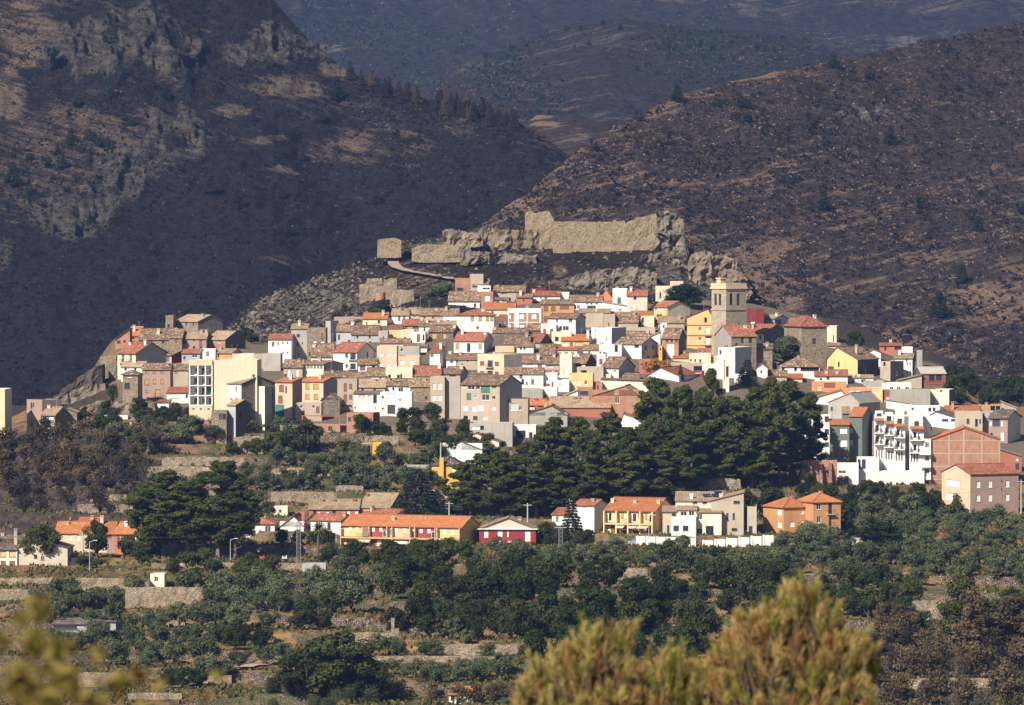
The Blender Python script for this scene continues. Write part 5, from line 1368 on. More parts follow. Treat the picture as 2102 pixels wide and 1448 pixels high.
def ruins():
 z = zoom(540, 540, 4.526)
 L = [([(895, 205), (930, 198), (1010, 204), (1060, 212), (1141, 208)], 330, 'ruined roofless wall with jagged top, front of the ruins on the slope'),
   ([(962, 140), (1000, 150), (1050, 138), (1082, 152), (1110, 140)], 215, 'broken upper ruin wall, left of the gap'),
   ([(1118, 150), (1140, 160), (1185, 138), (1215, 150), (1242, 135)], 245, 'broken upper ruin wall with a dark gap, right of the gap'),
   ([(1141, 252), (1210, 248), (1300, 250), (1402, 252)], 372, 'long straight ruin wall with clean right corner')]
 for i, (p, yb, lab) in enumerate(L):
  q = zl(z, p); b = z(0, yb)[1]
  D = hit_castle(0.5 * (q[0][0] + q[-1][0]), b).y
  rough_block('ruin_wall', q, b + 4, D - 3, 5, WALL['S'], 0.5, lab, 'ruin', seed=50 + i, cell=0.7)
 q = z(1090, 320); D = hit_castle(*q).y - 4
 c = at(*q, D); m = MB()
 for k in range(14):
  a, b = 2 * math.pi * k / 14, 2 * math.pi * (k + 1) / 14
  r, h = 1.45, 1.3
  m.poly([(r * math.cos(a), r * math.sin(a), -1), (r * math.cos(b), r * math.sin(b), -1), (r * math.cos(b), r * math.sin(b), h), (r * math.cos(a), r * math.sin(a), h)])
  m.poly([(r * math.cos(a), r * math.sin(a), h), (r * math.cos(b), r * math.sin(b), h), (1.2 * math.cos(b), 1.2 * math.sin(b), h), (1.2 * math.cos(a), 1.2 * math.sin(a), h)])
  m.poly([(1.2 * math.cos(b), 1.2 * math.sin(b), h), (1.2 * math.cos(b), 1.2 * math.sin(b), .2), (1.2 * math.cos(a), 1.2 * math.sin(a), .2), (1.2 * math.cos(a), 1.2 * math.sin(a), h)])
 o = m.build('brick_tank', WALL['B']); o.location = c
 tag(o, 'round brick water tank in front of the ruins', 'tank')
ruins()
def spur_rocks():
 z = zoom(0, 560, 3.754)
 L = [([(770, 680), (800, 650), (850, 640), (895, 655)], 712, 'S', 'ruined wall corner at the tip of the left spur'),
   ([(835, 720), (860, 712), (898, 716)], 830, 's', 'rounded stone buttress below the spur tip'),
   ([(430, 950), (560, 900), (680, 870), (820, 850)], 985, 'R', 'pale limestone slope below the left spur'),
   ([(600, 1060), (680, 1010), (760, 985), (820, 980)], 1090, 'T', 'brown earth bank below the limestone slope'),
   ([(860, 1040), (890, 985), (930, 1000), (1010, 1010), (1100, 990), (1200, 1000)], 1085, 'T', 'bare rock footing under the turret house'),
   ([(380, 985), (430, 940), (620, 800), (730, 720), (780, 712)], 1010, 'X', 'burnt edge of the left spur')]
 for i, (p, yb, k, lab) in enumerate(L):
  q = zl(z, p); b = z(0, yb)[1]
  D = ground_hit(0.5 * (q[0][0] + q[-1][0]), b)
  m = {'R': ROCK, 'T': ROCK_TAN, 'X': rock_mat((0.13, 0.10, 0.085), (0.05, 0.04, 0.036))}.get(k) or WALL[k]
  rough_block('ruin_wall' if k in 'Ss' else 'rock_bank', q, b + 3, D + (6 if k == 'X' else 0), 6 if k in 'Ss' else 14, m, 0.5 if k in 'Ss' else 1.8, lab, 'wall' if k in 'Ss' else 'rock', seed=60 + i, ridge=k not in 'Ss', cell=0.7)
spur_rocks()
TERRACE = [
 (310, 668, 1155, 1174, 'D', 'long pale dry stone wall in front of the pair of big pines'),
 (-60, 305, 1186, 1205, 'S', 'long dark-capped stone wall below the beige terraced houses'),
 (332, 502, 938, 957, 'D', 'upper pale terrace wall behind the big left pines'),
 (296, 440, 957, 975, 'D', 'second pale terrace wall behind the big left pines'),
 (252, 302, 988, 1001, 'S', 'short terrace wall left of the big pines, third step'),
 (186, 300, 1015, 1033, 'S', 'lower terrace wall near the burnt bushes, fourth step'),
 (158, 285, 1034, 1053, 'S', 'lowest burnt terrace wall above the orange roofs'),
 (478, 596, 896, 926, 'D', 'rubble terrace wall under the olives below the peach house'),
 (545, 720, 961, 976, 'S', 'terrace wall below the dark garden gateway'),
 (690, 745, 996, 1016, 'D', 'bright terrace wall among olives left of the dark cedar'),
 (556, 692, 1009, 1030, 'S', 'terrace wall above the pale-roofed back houses'),
 (575, 620, 872, 902, 'S', 'garden wall right of the dark green garage door'),
 (748, 818, 894, 912, 'S', 'stone wall behind the small yellow hut'),
 (762, 1020, 1346, 1371, 'S', 'long pinkish field wall at the bottom centre'),
 (905, 1062, 1322, 1341, 'S', 'field wall just above the long pinkish one'),
 (724, 812, 1298, 1316, 'D', 'light rubble wall beside a stone post in the fields'),
 (158, 242, 1380, 1403, 'S', 'field wall behind the blurred yellow leaves'),
 (262, 374, 1422, 1450, 'S', 'field wall at bottom left edge'),
 (256, 436, 1205, 1238, 'S', 'high reddish bank wall behind the olives, left field'),
 (-40, 66, 1209, 1234, 'S', 'stone bank at far left of the field'),
 (330, 380, 1260, 1280, 'S', 'short field wall between left olives'),
 (1874, 1942, 1232, 1271, 'D', 'double stone wall of a ruined farm shelter, lower right'),
 (1256, 1330, 1166, 1193, 'D', 'rubble wall bank between dark bushes, lower centre right'),
 (1860, 2110, 1392, 1420, 'S', 'rubble terrace at the lower right among burnt shrubs'),
 (1440, 1520, 982, 1010, 'D', 'rubble wall under the pale creeper at the grove foot'),
]
for i, (a, b, yt, yb, k, lab) in enumerate(TERRACE):
 D = ground_hit(0.5 * (a + b), yb) - 1.0
 pr = [(a, yt + 2), (a + (b - a) * .3, yt), (a + (b - a) * .7, yt + 1), (b, yt + 2)]
 rough_block('stone_wall', pr, yb + 2, D, 2.2, WALL[k], 0.5, lab, 'wall', seed=80 + i, cell=0.6)
def path_on(name, hit, pts, w, mat, label, lift=0.25):
 P = []
 for (a, b), (c, d) in zip(pts[:-1], pts[1:]):
  n = max(2, int(math.hypot(c - a, d - b) / 6))
  P += [hit(a + (c - a) * i / n, b + (d - b) * i / n) for i in range(n)]
 P.append(hit(*pts[-1]))
 v, f = [], []
 for i, p in enumerate(P):
  t = (P[min(i + 1, len(P) - 1)] - P[max(i - 1, 0)]); t.z = 0
  s = Vector((t.y, -t.x, 0)).normalized() * w
  for q in (p - s, p + s): v.append(q + Vector((0, -0.4, lift)))
 for i in range(len(P) - 1): f.append((2 * i, 2 * i + 1, 2 * i + 3, 2 * i + 2))
 tag(put(bpy.data.objects.new(name, mesh_np(name, v, f, [mat]))), label, kind='structure')
PATH = plaster((0.34, 0.27, 0.195), 0.4)
path_on('footpath', hit_castle, [(814, 500), (802, 514), (805, 528), (808, 548), (816, 556), (835, 562), (870, 568), (905, 574), (935, 580)], 1.7, PATH, 'pale footpath climbing to the castle', 0.9)
# ------------------------------------------------------------------ landmark buildings
def front_quad(m, face, u0, u1, z0, z1):
 pass
def arch(m, face, u, z, w, h):
 """stone corners that round off the head of an opening"""
 o, e, n = m.face_frame(face)
 mb = MB(); r = w / 2; k = 6
 for sg in (-1, 1):
  c = o + e * (u + r) + Vector((0, 0, z + h - r)) + n * 0.004
  cor = c + e * sg * r + Vector((0, 0, r))
  arcp = [c + e * sg * r * math.cos(t) + Vector((0, 0, r * math.sin(t))) for t in [math.pi / 2 * i / k for i in range(k + 1)]]
  for a, b in zip(arcp[:-1], arcp[1:]):
   mb.poly([cor, b, a] if sg > 0 else [cor, a, b])
 m.local(mb.build('arch', WALL[m.wall], m.root))
def church_tower():
 z = zoom(1300, 540, 4.526)
 X = lambda v: z(v, 0)[0]
 Y = lambda v: z(0, v)[1]
 m = Mass(X(862), X(1054), X(733), None, Y(242), Y(802), 'F', 'Z', 'c', name='church_tower', label='tall stone church bell tower with paired arched openings', cat='bell tower', D=1500)
 for cx, cy, w, h in ((911, 338, 32, 112), (979, 340, 30, 112), (768, 340, 22, 108), (807, 340, 24, 108), (985, 562, 10, 20)):
  m.window(X(cx), Y(cy), w / 4.526, h / 4.526, 'k')
 m.build()
 for (face, u, zz, w, h, c, b) in m.wins:
  if h > 1.5: arch(m, face, u, zz, w, h)
 w, d, h = m.w, m.d, m.h
 def ring(nm, y0, y1, p, mat):
  z0, z1 = (m.yb - Y(y1)) * m.sc, (m.yb - Y(y0)) * m.sc
  b = MB(); t = 0.5
  b.box(-p, w + p, -p, t, z0, z1); b.box(-p, w + p, d - t, d + p, z0, z1); b.box(-p, t, t, d - t, z0, z1); b.box(w - t, w + p, t, d - t, z0, z1)
  m.local(b.build(nm, mat, m.root))
 ring('string_course', 430, 441, 0.18, WALL['Z'])
 ring('cornice', 228, 243, 0.32, WALL['J'])
 ring('parapet', 190, 228, 0.12, WALL['P'])
 b = MB(); s = m.d
 b.box(1.0 - .1, 2.6, d - 2.6, d - 1.0, h, h + 2.6); b.box(.7, 2.8, d - 2.8, d - .8, h + 2.6, h + 2.9)
 m.local(b.build('bell_turret', WALL['P'], m.root))
church_tower()
@cached
def panel_mat():
 m = NT('facade panels')
 c = m.coord(); s = m.n('SeparateXYZ', {0: c})
 v = m.n('CombineXYZ', {0: m.math('ADD', s.outputs[0], s.outputs[1]), 1: s.outputs[2]}).outputs[0]
 b = m.n('TexBrick', {'Vector': v, 'Color1': (0.62, 0.545, 0.39), 'Color2': (0.58, 0.51, 0.36), 'Mortar': (0.48, 0.42, 0.29), 'Scale': 1.0, 'Mortar Size': 0.03, 'Brick Width': 0.95, 'Row Height': 1.25}, offset=0.0)
 col = m.mix(m.math('MULTIPLY', m.ramp(m.noise(m.mapping(c, (1, 1, .2)), 1.0, 4), 0.5, 0.8), 0.3), b.outputs[0], (0.4, 0.33, 0.2))
 return m.finish(col, 0.85)
WALL['E'] = panel_mat()
def yellow_flats():
 z = zoom(0, 560, 3.754)
 X = lambda v: z(v, 0)[0]
 Y = lambda v: z(0, v)[1]
 D0 = 1352
 m = Mass(X(1462), X(1642), None, None, Y(676), Y(1200), 'F', 'W', 'c', name='apartment_block', label='cream four-storey flats with a grid of open loggias', cat='apartment block', D=D0 + 1.6, d=10)
 cols = ((1474, 1526), (1534, 1584), (1592, 1638)); rows = ((718, 786), (796, 862), (874, 940), (950, 1018))
 for j, (a, b) in enumerate(rows):
  for i, (c, e) in enumerate(cols):
   if (i, j) == (2, 2): m.box('shutter', X(c + 3), X(e - 2), Y(a + 2), Y(b - 6), 0.01, 0.1, SHUT['g'])
   else: m.window(X((c + e) / 2 + 9), Y((a + b) / 2 + 8), 26 / 3.754, 48 / 3.754, 'df'[(i + j) % 2])
 m.build()
 cream = plaster((0.64, 0.565, 0.39), 0.2)
 m.box('lintel', X(1460), X(1642), Y(672), Y(714), 0.002, 1.6, cream)
 m.box('base', X(1462), X(1642), Y(1022), Y(1136), 0.002, 1.6, cream)
 for k in range(3): m.box('brick_panel', X(1464 + 60 * k), X(1518 + 60 * k), Y(1140), Y(1200), 0.002, 1.5, WALL['B'])
 for k in range(4): m.box('pillar', X(1460 + 59.5 * k), X(1466 + 59.5 * k), Y(1137), Y(1215), 0.002, 1.55, WALL['K'])
 for x in (1466, 1530, 1588, 1639): m.box('fin', X(x - 4), X(x + 4), Y(714), Y(1021), 0.003, 1.58, WHITE)
 for y in (790, 868, 945, 1019): m.box('floor_slab', X(1462), X(1642), Y(y - 2), Y(y + 4), 0.004, 1.66, WHITE)
 for j, (a, b) in enumerate(rows):
  for i, (c, e) in enumerate(cols):
   m.box('railing', X(c), X(e), Y(b - 26), Y(b - 23), 1.45, 1.5, IRON)
   for q in range(7):
    xx = c + (e - c) * (q + .5) / 7
    m.box('railing', X(xx - .8), X(xx + .8), Y(b - 23), Y(b), 1.46, 1.49, IRON)
 for x in (1495, 1553, 1612): m.box('vent', X(x - 8), X(x + 8), Y(1042), Y(1054), 1.6, 1.64, FRAME_D)
 n = Mass(X(1644), X(1982), None, None, Y(673), Y(1200), 'F', 'E', 'c', D=D0, d=11, root=m.root)
 n.build()
 HOUSES.extend((m, n))
yellow_flats()
def terrace_wall_box(m, X, Y, bays, name='facade_panel'):
 for (a, b, y0, y1, mat) in bays: m.box(name, X(a), X(b), Y(y0), Y(y1), 0.002, 0.05, mat)
def rails(m, X, Y, a, b, y0, y1, n, at_=1.4):
 mb = MB()
 for p in range(n + 1):
  xx = a + (b - a) * p / n
  (u, z1), (u1, z0) = m.f(X(xx), Y(y0)), m.f(X(xx), Y(y1))
  mb.box(u - .015, u + .015, -at_ - .03, -at_, z0, z1)
 (u0, z1), (u1, z0) = m.f(X(a), Y(y0)), m.f(X(b), Y(y1))
 mb.box(u0, u1, -at_ - .04, -at_ + .01, z1, z1 + .05)
 m.local(mb.build('railing', IRON, m.root))
def windows_flat(m, X, Y, text, s):
 """windows set on a coloured facade panel: frame proud of it, filling inside the frame"""
 for g in text.split():
  q = g.split(',')
  for cx in q[0].split('/'):
   for cy in q[1].split('/'):
    w, h = float(q[2]), float(q[3])
    fr = m.box('window', X(float(cx) - w / 2), X(float(cx) + w / 2), Y(float(cy) - h / 2), Y(float(cy) + h / 2), 0.05, 0.11, FRAME_W if q[4] in 'wde' else FRAME_B)
    k = 0.12
    mat = glass() if q[4] in 'df' else SHUT[q[4]]
    m.box('pane' if q[4] in 'df' else 'shutter', X(float(cx) - w * (.5 - k)), X(float(cx) + w * (.5 - k)), Y(float(cy) - h * (.5 - k * .7)), Y(float(cy) + h * (.5 - k * .7)), 0.11, 0.125, mat, parent=fr)
def long_terrace():
 z = zoom(480, 980, 3.284)
 X = lambda v: z(v, 0)[0]
 Y = lambda v: z(0, v)[1]
 m = Mass(X(724), X(1534), X(1652), Y(268), Y(338), Y(498), 'G', 'C', 'o', name='terraced_house', label='long low terrace with yellow, red and peach bays under one orange roof', cat='terraced house', side='A', d=11.5, over=0.5)
 WALL_S = plaster((0.68, 0.43, 0.16), 0.2)
 m.build(); m.chimney(X(1066), Y(275), 20 / 3.284, 'P', v=3.0)
 m.walls.data.materials[1] = WALL_S
 yel, red, pea = plaster((0.74, 0.52, 0.22), .15), plaster((0.36, 0.075, 0.07), .15), plaster((0.70, 0.47, 0.27), .15)
 dk = plaster((0.40, 0.30, 0.22), .3)
 bays = [(735, 868, 340, 412, yel), (918, 1034, 345, 415, red), (1074, 1192, 348, 418, pea), (1230, 1362, 350, 420, red), (1380, 1530, 352, 426, yel),
   (735, 868, 425, 490, yel), (918, 1034, 428, 490, red), (1074, 1192, 430, 490, pea), (1230, 1362, 432, 490, red), (1380, 1530, 434, 490, yel)]
 terrace_wall_box(m, X, Y, bays)
 windows_flat(m, X, Y, '779,358,18,26,w 826,358,18,26,w 937,362,20,30,w 988,362,18,28,w 1094,364,20,26,w 1150,364,18,26,w 1262,368,20,26,w 1316,368,20,28,w 1424,372,20,30,w 1478,374,20,28,w 758,384,14,50,w 1012,388,24,44,k 1060,380,20,50,k 1345,392,26,44,k 1210,392,22,50,k 890,460,40,36,d 975,455,30,50,w 1020,460,30,44,d 1130,470,60,36,d 1295,470,40,40,d 1350,468,30,36,e 1480,470,50,36,d 770,462,30,40,b'.replace(',k', ',d'), 3.284)
 m.box('balcony', X(722), X(1534), Y(413), Y(424), 0.052, 1.3, plaster((0.55, 0.36, 0.2), .2))
 for a, b in ((830, 868), (1000, 1036), (1158, 1192), (1310, 1362), (1480, 1528)): rails(m, X, Y, a, b, 388, 413, 9, 1.25)
 for x in (722, 871, 916, 1038, 1072, 1194, 1228, 1366, 1378, 1530): m.box('fin', X(x - 2), X(x + 3), Y(340), Y(498), 0.053, 1.1, pea)
 for a, b, y0, y1 in ((1045, 1180, 436, 452), (1180, 1262, 440, 454), (832, 930, 430, 446)):
  (u0, z1), (u1, z0) = m.f(X(a), Y(y0)), m.f(X(b), Y(y1))
  mb = MB(); mb.slab([(u0, -2.4, z0), (u1, -2.4, z0), (u1, -1.0, z1), (u0, -1.0, z1)], 0.05, [(0, 0)] * 4)
  m.local(mb.build('awning', plaster((0.62, 0.52, 0.38), .1), m.root))
 mb = MB(); (u0, z1), (u1, z0) = m.f(X(872), Y(345)), m.f(X(914), Y(408))
 mb.slab([(u0, -1.5, z0), (u1, -1.5, z0), (u1, -0.9, z1), (u0, -0.9, z1)], 0.05, [(0, 0)] * 4)
 m.local(mb.build('awning', plaster((0.26, 0.17, 0.13), .1), m.root))
 n = Mass(X(1655), X(2036), None, Y(275), Y(350), Y(462), 'E', 'M', 'b', name='house', label='dark red house with two pale gables at the right end of the long terrace', cat='house', d=10, over=0.6)
 n.ridge = (X(1850) - n.x0) * n.sc
 for cx, cy, w, h, k in ((1700, 384, 28, 44, 'w'), (1793, 382, 34, 44, 'w'), (1846, 382, 14, 44, 'w'), (1980, 398, 36, 70, 'w')): n.window(X(cx), Y(cy), w / 3.284, h / 3.284, k)
 n.build(); n.walls.data.materials[0] = plaster((0.30, 0.045, 0.05), .15)
 m2 = MB(); (u0, z0), (u1, _) = n.f(X(1660), Y(348)), n.f(X(2030), Y(348))
 (uc, zc), _ = n.f(X(1850), Y(280)), 0
 m2.poly([(u0, -.05, z0), (u1, -.05, z0), (uc, -.05, zc)])
 n.local(m2.build('gable', plaster((0.62, 0.54, 0.43), .1), n.root))
 n.box('fascia', X(1645), X(2046), Y(346), Y(352), 0.06, 0.5, WHITE)
 n.box('balcony', X(1742), X(1888), Y(428), Y(440), 0.003, 1.1, plaster((0.6, 0.5, 0.38), .1)); n.box('balcony', X(1752), X(1884), Y(402), Y(427), 1.0, 1.08, plaster((0.30, 0.045, 0.05), .15))
 n.chimney(X(1925), Y(268), None, 'N', v=5)
 HOUSES.extend((m, n))
 q = MB(); sl = 0.35
 p = at(X(1762), Y(290), n.D + 1.5) + Vector((0, 0, .35))
 e = Vector((2.2, 0, 0.55)); f = Vector((0, 1.0, 0.2))
 q.slab([p - e * .5, p + e * .5, p + e * .5 + f, p - e * .5 + f], .08, [(0, 0)] * 4)
 c = sum((Vector(v) for v in q.v), Vector()) / len(q.v)
 so_ = q.build('solar_panel', paint((0.02, 0.025, 0.05), 0.15, 0.6), n.roof)
 so_.location = n.R.inverted() @ (-n.org)
 so_.rotation_euler = (0, 0, n.a)
long_terrace()
houses(480, 980, 3.284, '''
505 842 - 152 215 262 | GRb d=9 | 572/630,244,22,22,w 772/826,240,22,28,w 545,240,18,26,k 675,240,24,26,k | 590,155,T 808,185,T 670,195,T | terraced_house | red back terrace under a mottled pale tile roof, behind the front row
842 1052 1160 112 206 262 | GObN | 924,230,24,26,w | 880,150,T | house | orange house with large mottled roof and beige gable, behind the long terrace
850 1080 1235 222 258 300 | GWrW | | | house | white gable house with an orange roof peeping above the long terrace
310 472 - 265 335 385 | EWr rx=402 d=14 | 420,308,16,22,k | 460,210,T | house | white gabled house with red roof left of the palm
515 722 812 255 295 400 | GWrN | 640,332,22,48,f 560,350,24,44,f | 765,240,N | house | white house with brown roof behind the palm tree
75 275 - 270 315 395 | HWr | 230,350,40,40,d 120,345,30,30,b | | house | white house with red roof hidden behind the park trees
462 620 - - 582 650 | FGc d=3 | 520,620,30,30,e | | utility_shed | low pale utility shed with greenish top beside the playground
''')
houses(0, 920, 3.754, '''
425 850 - 572 658 770 | GPo d=10 | 540/603,690,20,44,w 700,700,24,40,w | 508,602,P 775,525,P | house | peach house with broad orange roof and raised loft, left front row
595 750 - 538 582 640 | SPo D=1262 d=6 | 640,596,60,20,w | | house | small loft storey with orange roof above the peach house
875 1180 1262 575 665 808 | GRoU d=10 | 930,722,32,76,w 1030,700,34,44,w 1145,705,50,80,w 905,690,14,40,b | | terraced_house | brownish red terraced houses with white shutters under orange roof, left front row
820 880 - 572 662 770 | GUo d=10 | 815,712,14,20,w 850,680,20,24,b | | house | narrow dull red house squeezed between peach house and red terraces
1262 1345 - 650 670 790 | FUc d=8 | 1340,705,34,44,w | | house | low brownish annex behind the leaning pine trunk
-40 132 - 735 785 935 | GQd d=9 | 25,815,44,50,y 95,815,50,50,y 25,885,40,30,b 95,885,44,30,b | 110,680,N | terraced_house | cream terraced houses with balconies at the far left edge
132 520 - 716 772 935 | EJd rx=320 d=10 | | 180,680,N | house | broad beige gable with no windows behind the maple, far left
-40 90 - 672 705 740 | GQd d=8 | 30,722,50,14,k | 10,660,P | house | cream row with dark roof behind the far left terraces
92 232 - 668 712 750 | GQd d=8 | 130,725,40,14,T | 110,625,K | house | second cream row house behind the far left terraces, nearer the maple
490 606 - 828 842 930 | SWr d=5 | 540,860,14,24,k | | shed | white stained shed with a red roof edge beside the dark bush
1158 1266 - - 970 1062 | FQc d=4 | 1205,1012,30,40,d | | hut | small pale hut with a square window under the long stone wall
''')
houses(1080, 980, 3.091, '''
300 432 526 147 182 340 | GWrW d=8 | 368,184,30,16,w | 420,150,N | house | upper part of white red-roofed villa left of the yellow terraces
165 430 510 202 242 330 | GWrW d=9 | 198,268,16,28,b 360,280,20,24,d | 282,140,N | house | lower front wing of white red-roofed villa behind the conifer
116 172 - 275 305 330 | SWr d=4 | | | shed | little red-roofed shed beside the white villa
800 1000 1042 88 112 150 | GWrW d=8 | 870,124,30,12,w 940,124,50,12,y | 840,60,N 986,62,N | house | white house with a red roof peeping behind the yellow terraces
''')
def yellow_terrace():
 z = zoom(1080, 980, 3.091)
 X = lambda v: z(v, 0)[0]
 Y = lambda v: z(0, v)[1]
 m = Mass(X(506), X(818), X(946), Y(136), Y(214), Y(378), 'G', 'C', 'o', name='terraced_house', label='yellow terraced houses with brown railings and orange roof', cat='terraced house', side='Y', d=12, over=0.6)
 m.build()
 for px, py in ((535, 142), (690, 152), (847, 150)): m.chimney(X(px), Y(py), 18 / 3.091, 'C', v=3.5)
 yel = plaster((0.74, 0.58, 0.30), .15)
 for a, b in ((518, 582), (588, 655), (662, 732), (738, 806)):
  m.box('facade_panel', X(a), X(b), Y(222), Y(292), 0.002, 0.05, yel)
  m.box('facade_panel', X(a), X(b), Y(304), Y(370), 0.002, 0.05, yel)
 windows_flat(m, X, Y, '574,248,14,36,o 612,248,16,36,o 720,250,18,36,o 762,250,16,38,o 536,255,22,60,d 640,262,14,40,e 690,258,30,60,d 792,260,20,56,d 560,335,40,44,b 620,338,40,44,b 690,340,40,40,b 780,340,40,40,d', 3.091)
 m.box('balcony', X(506), X(818), Y(294), Y(304), 0.052, 1.4, plaster((0.6, 0.45, 0.25), .2))
 for a, b in ((516, 556), (624, 656), (664, 706), (770, 808)): rails(m, X, Y, a, b, 268, 293, 9, 1.3)
 for x in (508, 585, 659, 735, 812): m.box('fin', X(x - 4), X(x + 4), Y(218), Y(376), 0.053, 1.35, yel)
 for a, b in ((722, 790), (590, 640), (668, 716)):
  (u0, z1), (u1, z0) = m.f(X(a), Y(310)), m.f(X(b), Y(322))
  mb = MB(); mb.slab([(u0, -2.6, z0), (u1, -2.6, z0), (u1, -1.3, z1), (u0, -1.3, z1)], 0.05, [(0, 0)] * 4)
  m.local(mb.build('awning', plaster((0.66, 0.55, 0.38), .1), m.root))
 HOUSES.append(m)
 st = plaster((0.50, 0.41, 0.31), 0.3)
 WALL['q'] = st
 D = ground_hit(X(1080), Y(395))
 a = Mass(X(1172), X(1380), None, Y(98), Y(150), Y(360), 'R', 'q', 'b', name='villa', label='modern beige stone villa with split roofs and white front block', cat='villa', D=D + 2, d=12, over=0.3)
 for cx, cy, w, h in ((1336, 158, 40, 20), (1277, 248, 14, 40), (1317, 248, 14, 40), (1322, 332, 36, 18)): a.window(X(cx), Y(cy), w / 3.091, h / 3.091, 'f')
 a.build(); r = a.root
 b = Mass(X(948), X(1250), None, Y(96), Y(152), Y(360), 'S', 'Q', 'b', D=D + 5, d=9, root=r)
 for cx in (1071, 1133): b.window(X(cx), Y(160), 30 / 3.091, 16 / 3.091, 'b')
 b.build(); b.chimney(X(1050), Y(106), None, 'W', v=2); b.chimney(X(1238), Y(106), None, 'W', v=2)
 c = Mass(X(866), X(960), None, Y(186), Y(220), Y(395), 'S', 'q', 'b', D=D + 1, d=6, root=r)
 for cx, cy, w, h in ((938, 238, 26, 14), (902, 340, 14, 70)): c.window(X(cx), Y(cy), w / 3.091, h / 3.091, 'f')
 c.build()
 d = Mass(X(956), X(1082), None, Y(176), Y(208), Y(395), 'S', 'Q', 'b', D=D + 0.6, d=6, root=r)
 d.window(X(1000), Y(232), 40 / 3.091, 26 / 3.091, 'd'); d.window(X(1050), Y(230), 36 / 3.091, 30 / 3.091, 'd'); d.build()
 e = Mass(X(922), X(1078), None, None, Y(250), Y(395), 'F', 'W', 'c', D=D - 1.5, d=3, root=r)
 for cx in (952, 1012): e.window(X(cx), Y(324), 36 / 3.091, 32 / 3.091, 'f')
 e.build()
 f = Mass(X(1080), X(1240), None, Y(194), Y(224), Y(395), 'S', 'Q', 'b', D=D + 0.3, d=6, root=r)
 f.window(X(1101), Y(252), 36 / 3.091, 34 / 3.091, 'd'); f.window(X(1101), Y(342), 36 / 3.091, 34 / 3.091, 'd'); f.window(X(1165), Y(340), 50 / 3.091, 60 / 3.091, 'f'); f.build()
 g = Mass(X(1382), X(1462), None, Y(168), Y(186), Y(362), 'F', 'q', 'b', D=D + 3, d=8, root=r)
 g.window(X(1393), Y(245), 18 / 3.091, 150 / 3.091, 'f'); g.window(X(1425), Y(335), 24 / 3.091, 50 / 3.091, 'k'); g.build()
 sp = MB()
 o = at(X(1150), Y(120), D + 8)
 for k in range(2):
  p = o + Vector((k * 1.9 - 1.0, 0, .1)); e1 = Vector((1.7, 0, .1)); f1 = Vector((0, 1.2, .35))
  sp.slab([p, p + e1, p + e1 + f1, p + f1], .08, [(0, 0)] * 4)
 sp.tube(o + Vector((1.6, 1.5, .75)), o + Vector((3.2, 1.5, .8)), .26, .26, 8)
 spo = sp.build('solar_panel', paint((0.02, 0.028, 0.06), 0.15, 0.6), r); spo.location = -r.location
 HOUSES.extend((a, b, c, d, e, f, g))
 for i, (p0, p1, lab) in enumerate((((700, 375, 448), (1085, 386, 455), 'white garden wall with gate openings in front of the modern villa'), ((1120, 400, 452), (1580, 362, 418), 'white garden wall stepping down right of the modern villa'))):
  mb = MB(); n = 6
  root = None
  for k in range(n):
   t0, t1 = k / n, (k + 1) / n - 0.02
   xa, xb = p0[0] + (p1[0] - p0[0]) * t0, p0[0] + (p1[0] - p0[0]) * t1
   yt = p0[1] + (p1[1] - p0[1]) * t0; yb = p0[2] + (p1[2] - p0[2]) * t0
   Dw = D - 9
   A, B_ = at(X(xa), Y(yb), Dw), at(X(xb), Y(yt), Dw)
   if root is None: root = empty('garden_wall', A, lab, 'wall')
   q = MB(); q.box(A.x, B_.x, Dw, Dw + .3, A.z - 2, B_.z); q.box(A.x - .12, A.x + .35, Dw - .1, Dw + .4, A.z - 2, B_.z + .10)
   ob = q.build('wall_panel', WALL['W'], root); ob.location = -root.location
yellow_terrace()
def orange_pair():
 z = zoom(1080, 980, 3.091)
 X = lambda v: z(v, 0)[0]
 Y = lambda v: z(0, v)[1]
 m = Mass(X(1634), X(1820), X(1514), Y(140), Y(192), Y(362), 'E', 'O', 'o', name='house', label='orange-tan semi-detached houses with two staggered orange roofs', cat='house', d=9, side='O')
 m.kind = 'H'
 for cx, cy, w, h, k in ((1757, 222, 20, 32, 'w'), (1762, 302, 30, 50, 'w'), (1610, 222, 24, 40, 'w'), (1610, 305, 24, 34, 'w'), (1690, 300, 30, 34, 'w')): m.window(X(cx), Y(cy), w / 3.091, h / 3.091, k)
 m.build(); m.chimney(X(1706), Y(128), 16 / 3.091, 'O', v=4)
 n = Mass(X(1822), X(2000), X(1726), Y(104), Y(158), Y(364), 'H', 'O', 'o', D=m.D - 1.5, d=9, root=m.root, side='O')
 for cx, cy, w, h, k in ((1858, 186, 30, 40, 'd'), (1860, 270, 28, 40, 'd'), (1932, 200, 24, 70, 'f'), (1932, 285, 20, 60, 'f')): n.window(X(cx), Y(cy), w / 3.091, h / 3.091, k, k == 'f')
 n.build(); n.chimney(X(1886), Y(92), 16 / 3.091, 'O', v=4)
 HOUSES.extend((m, n))
orange_pair()
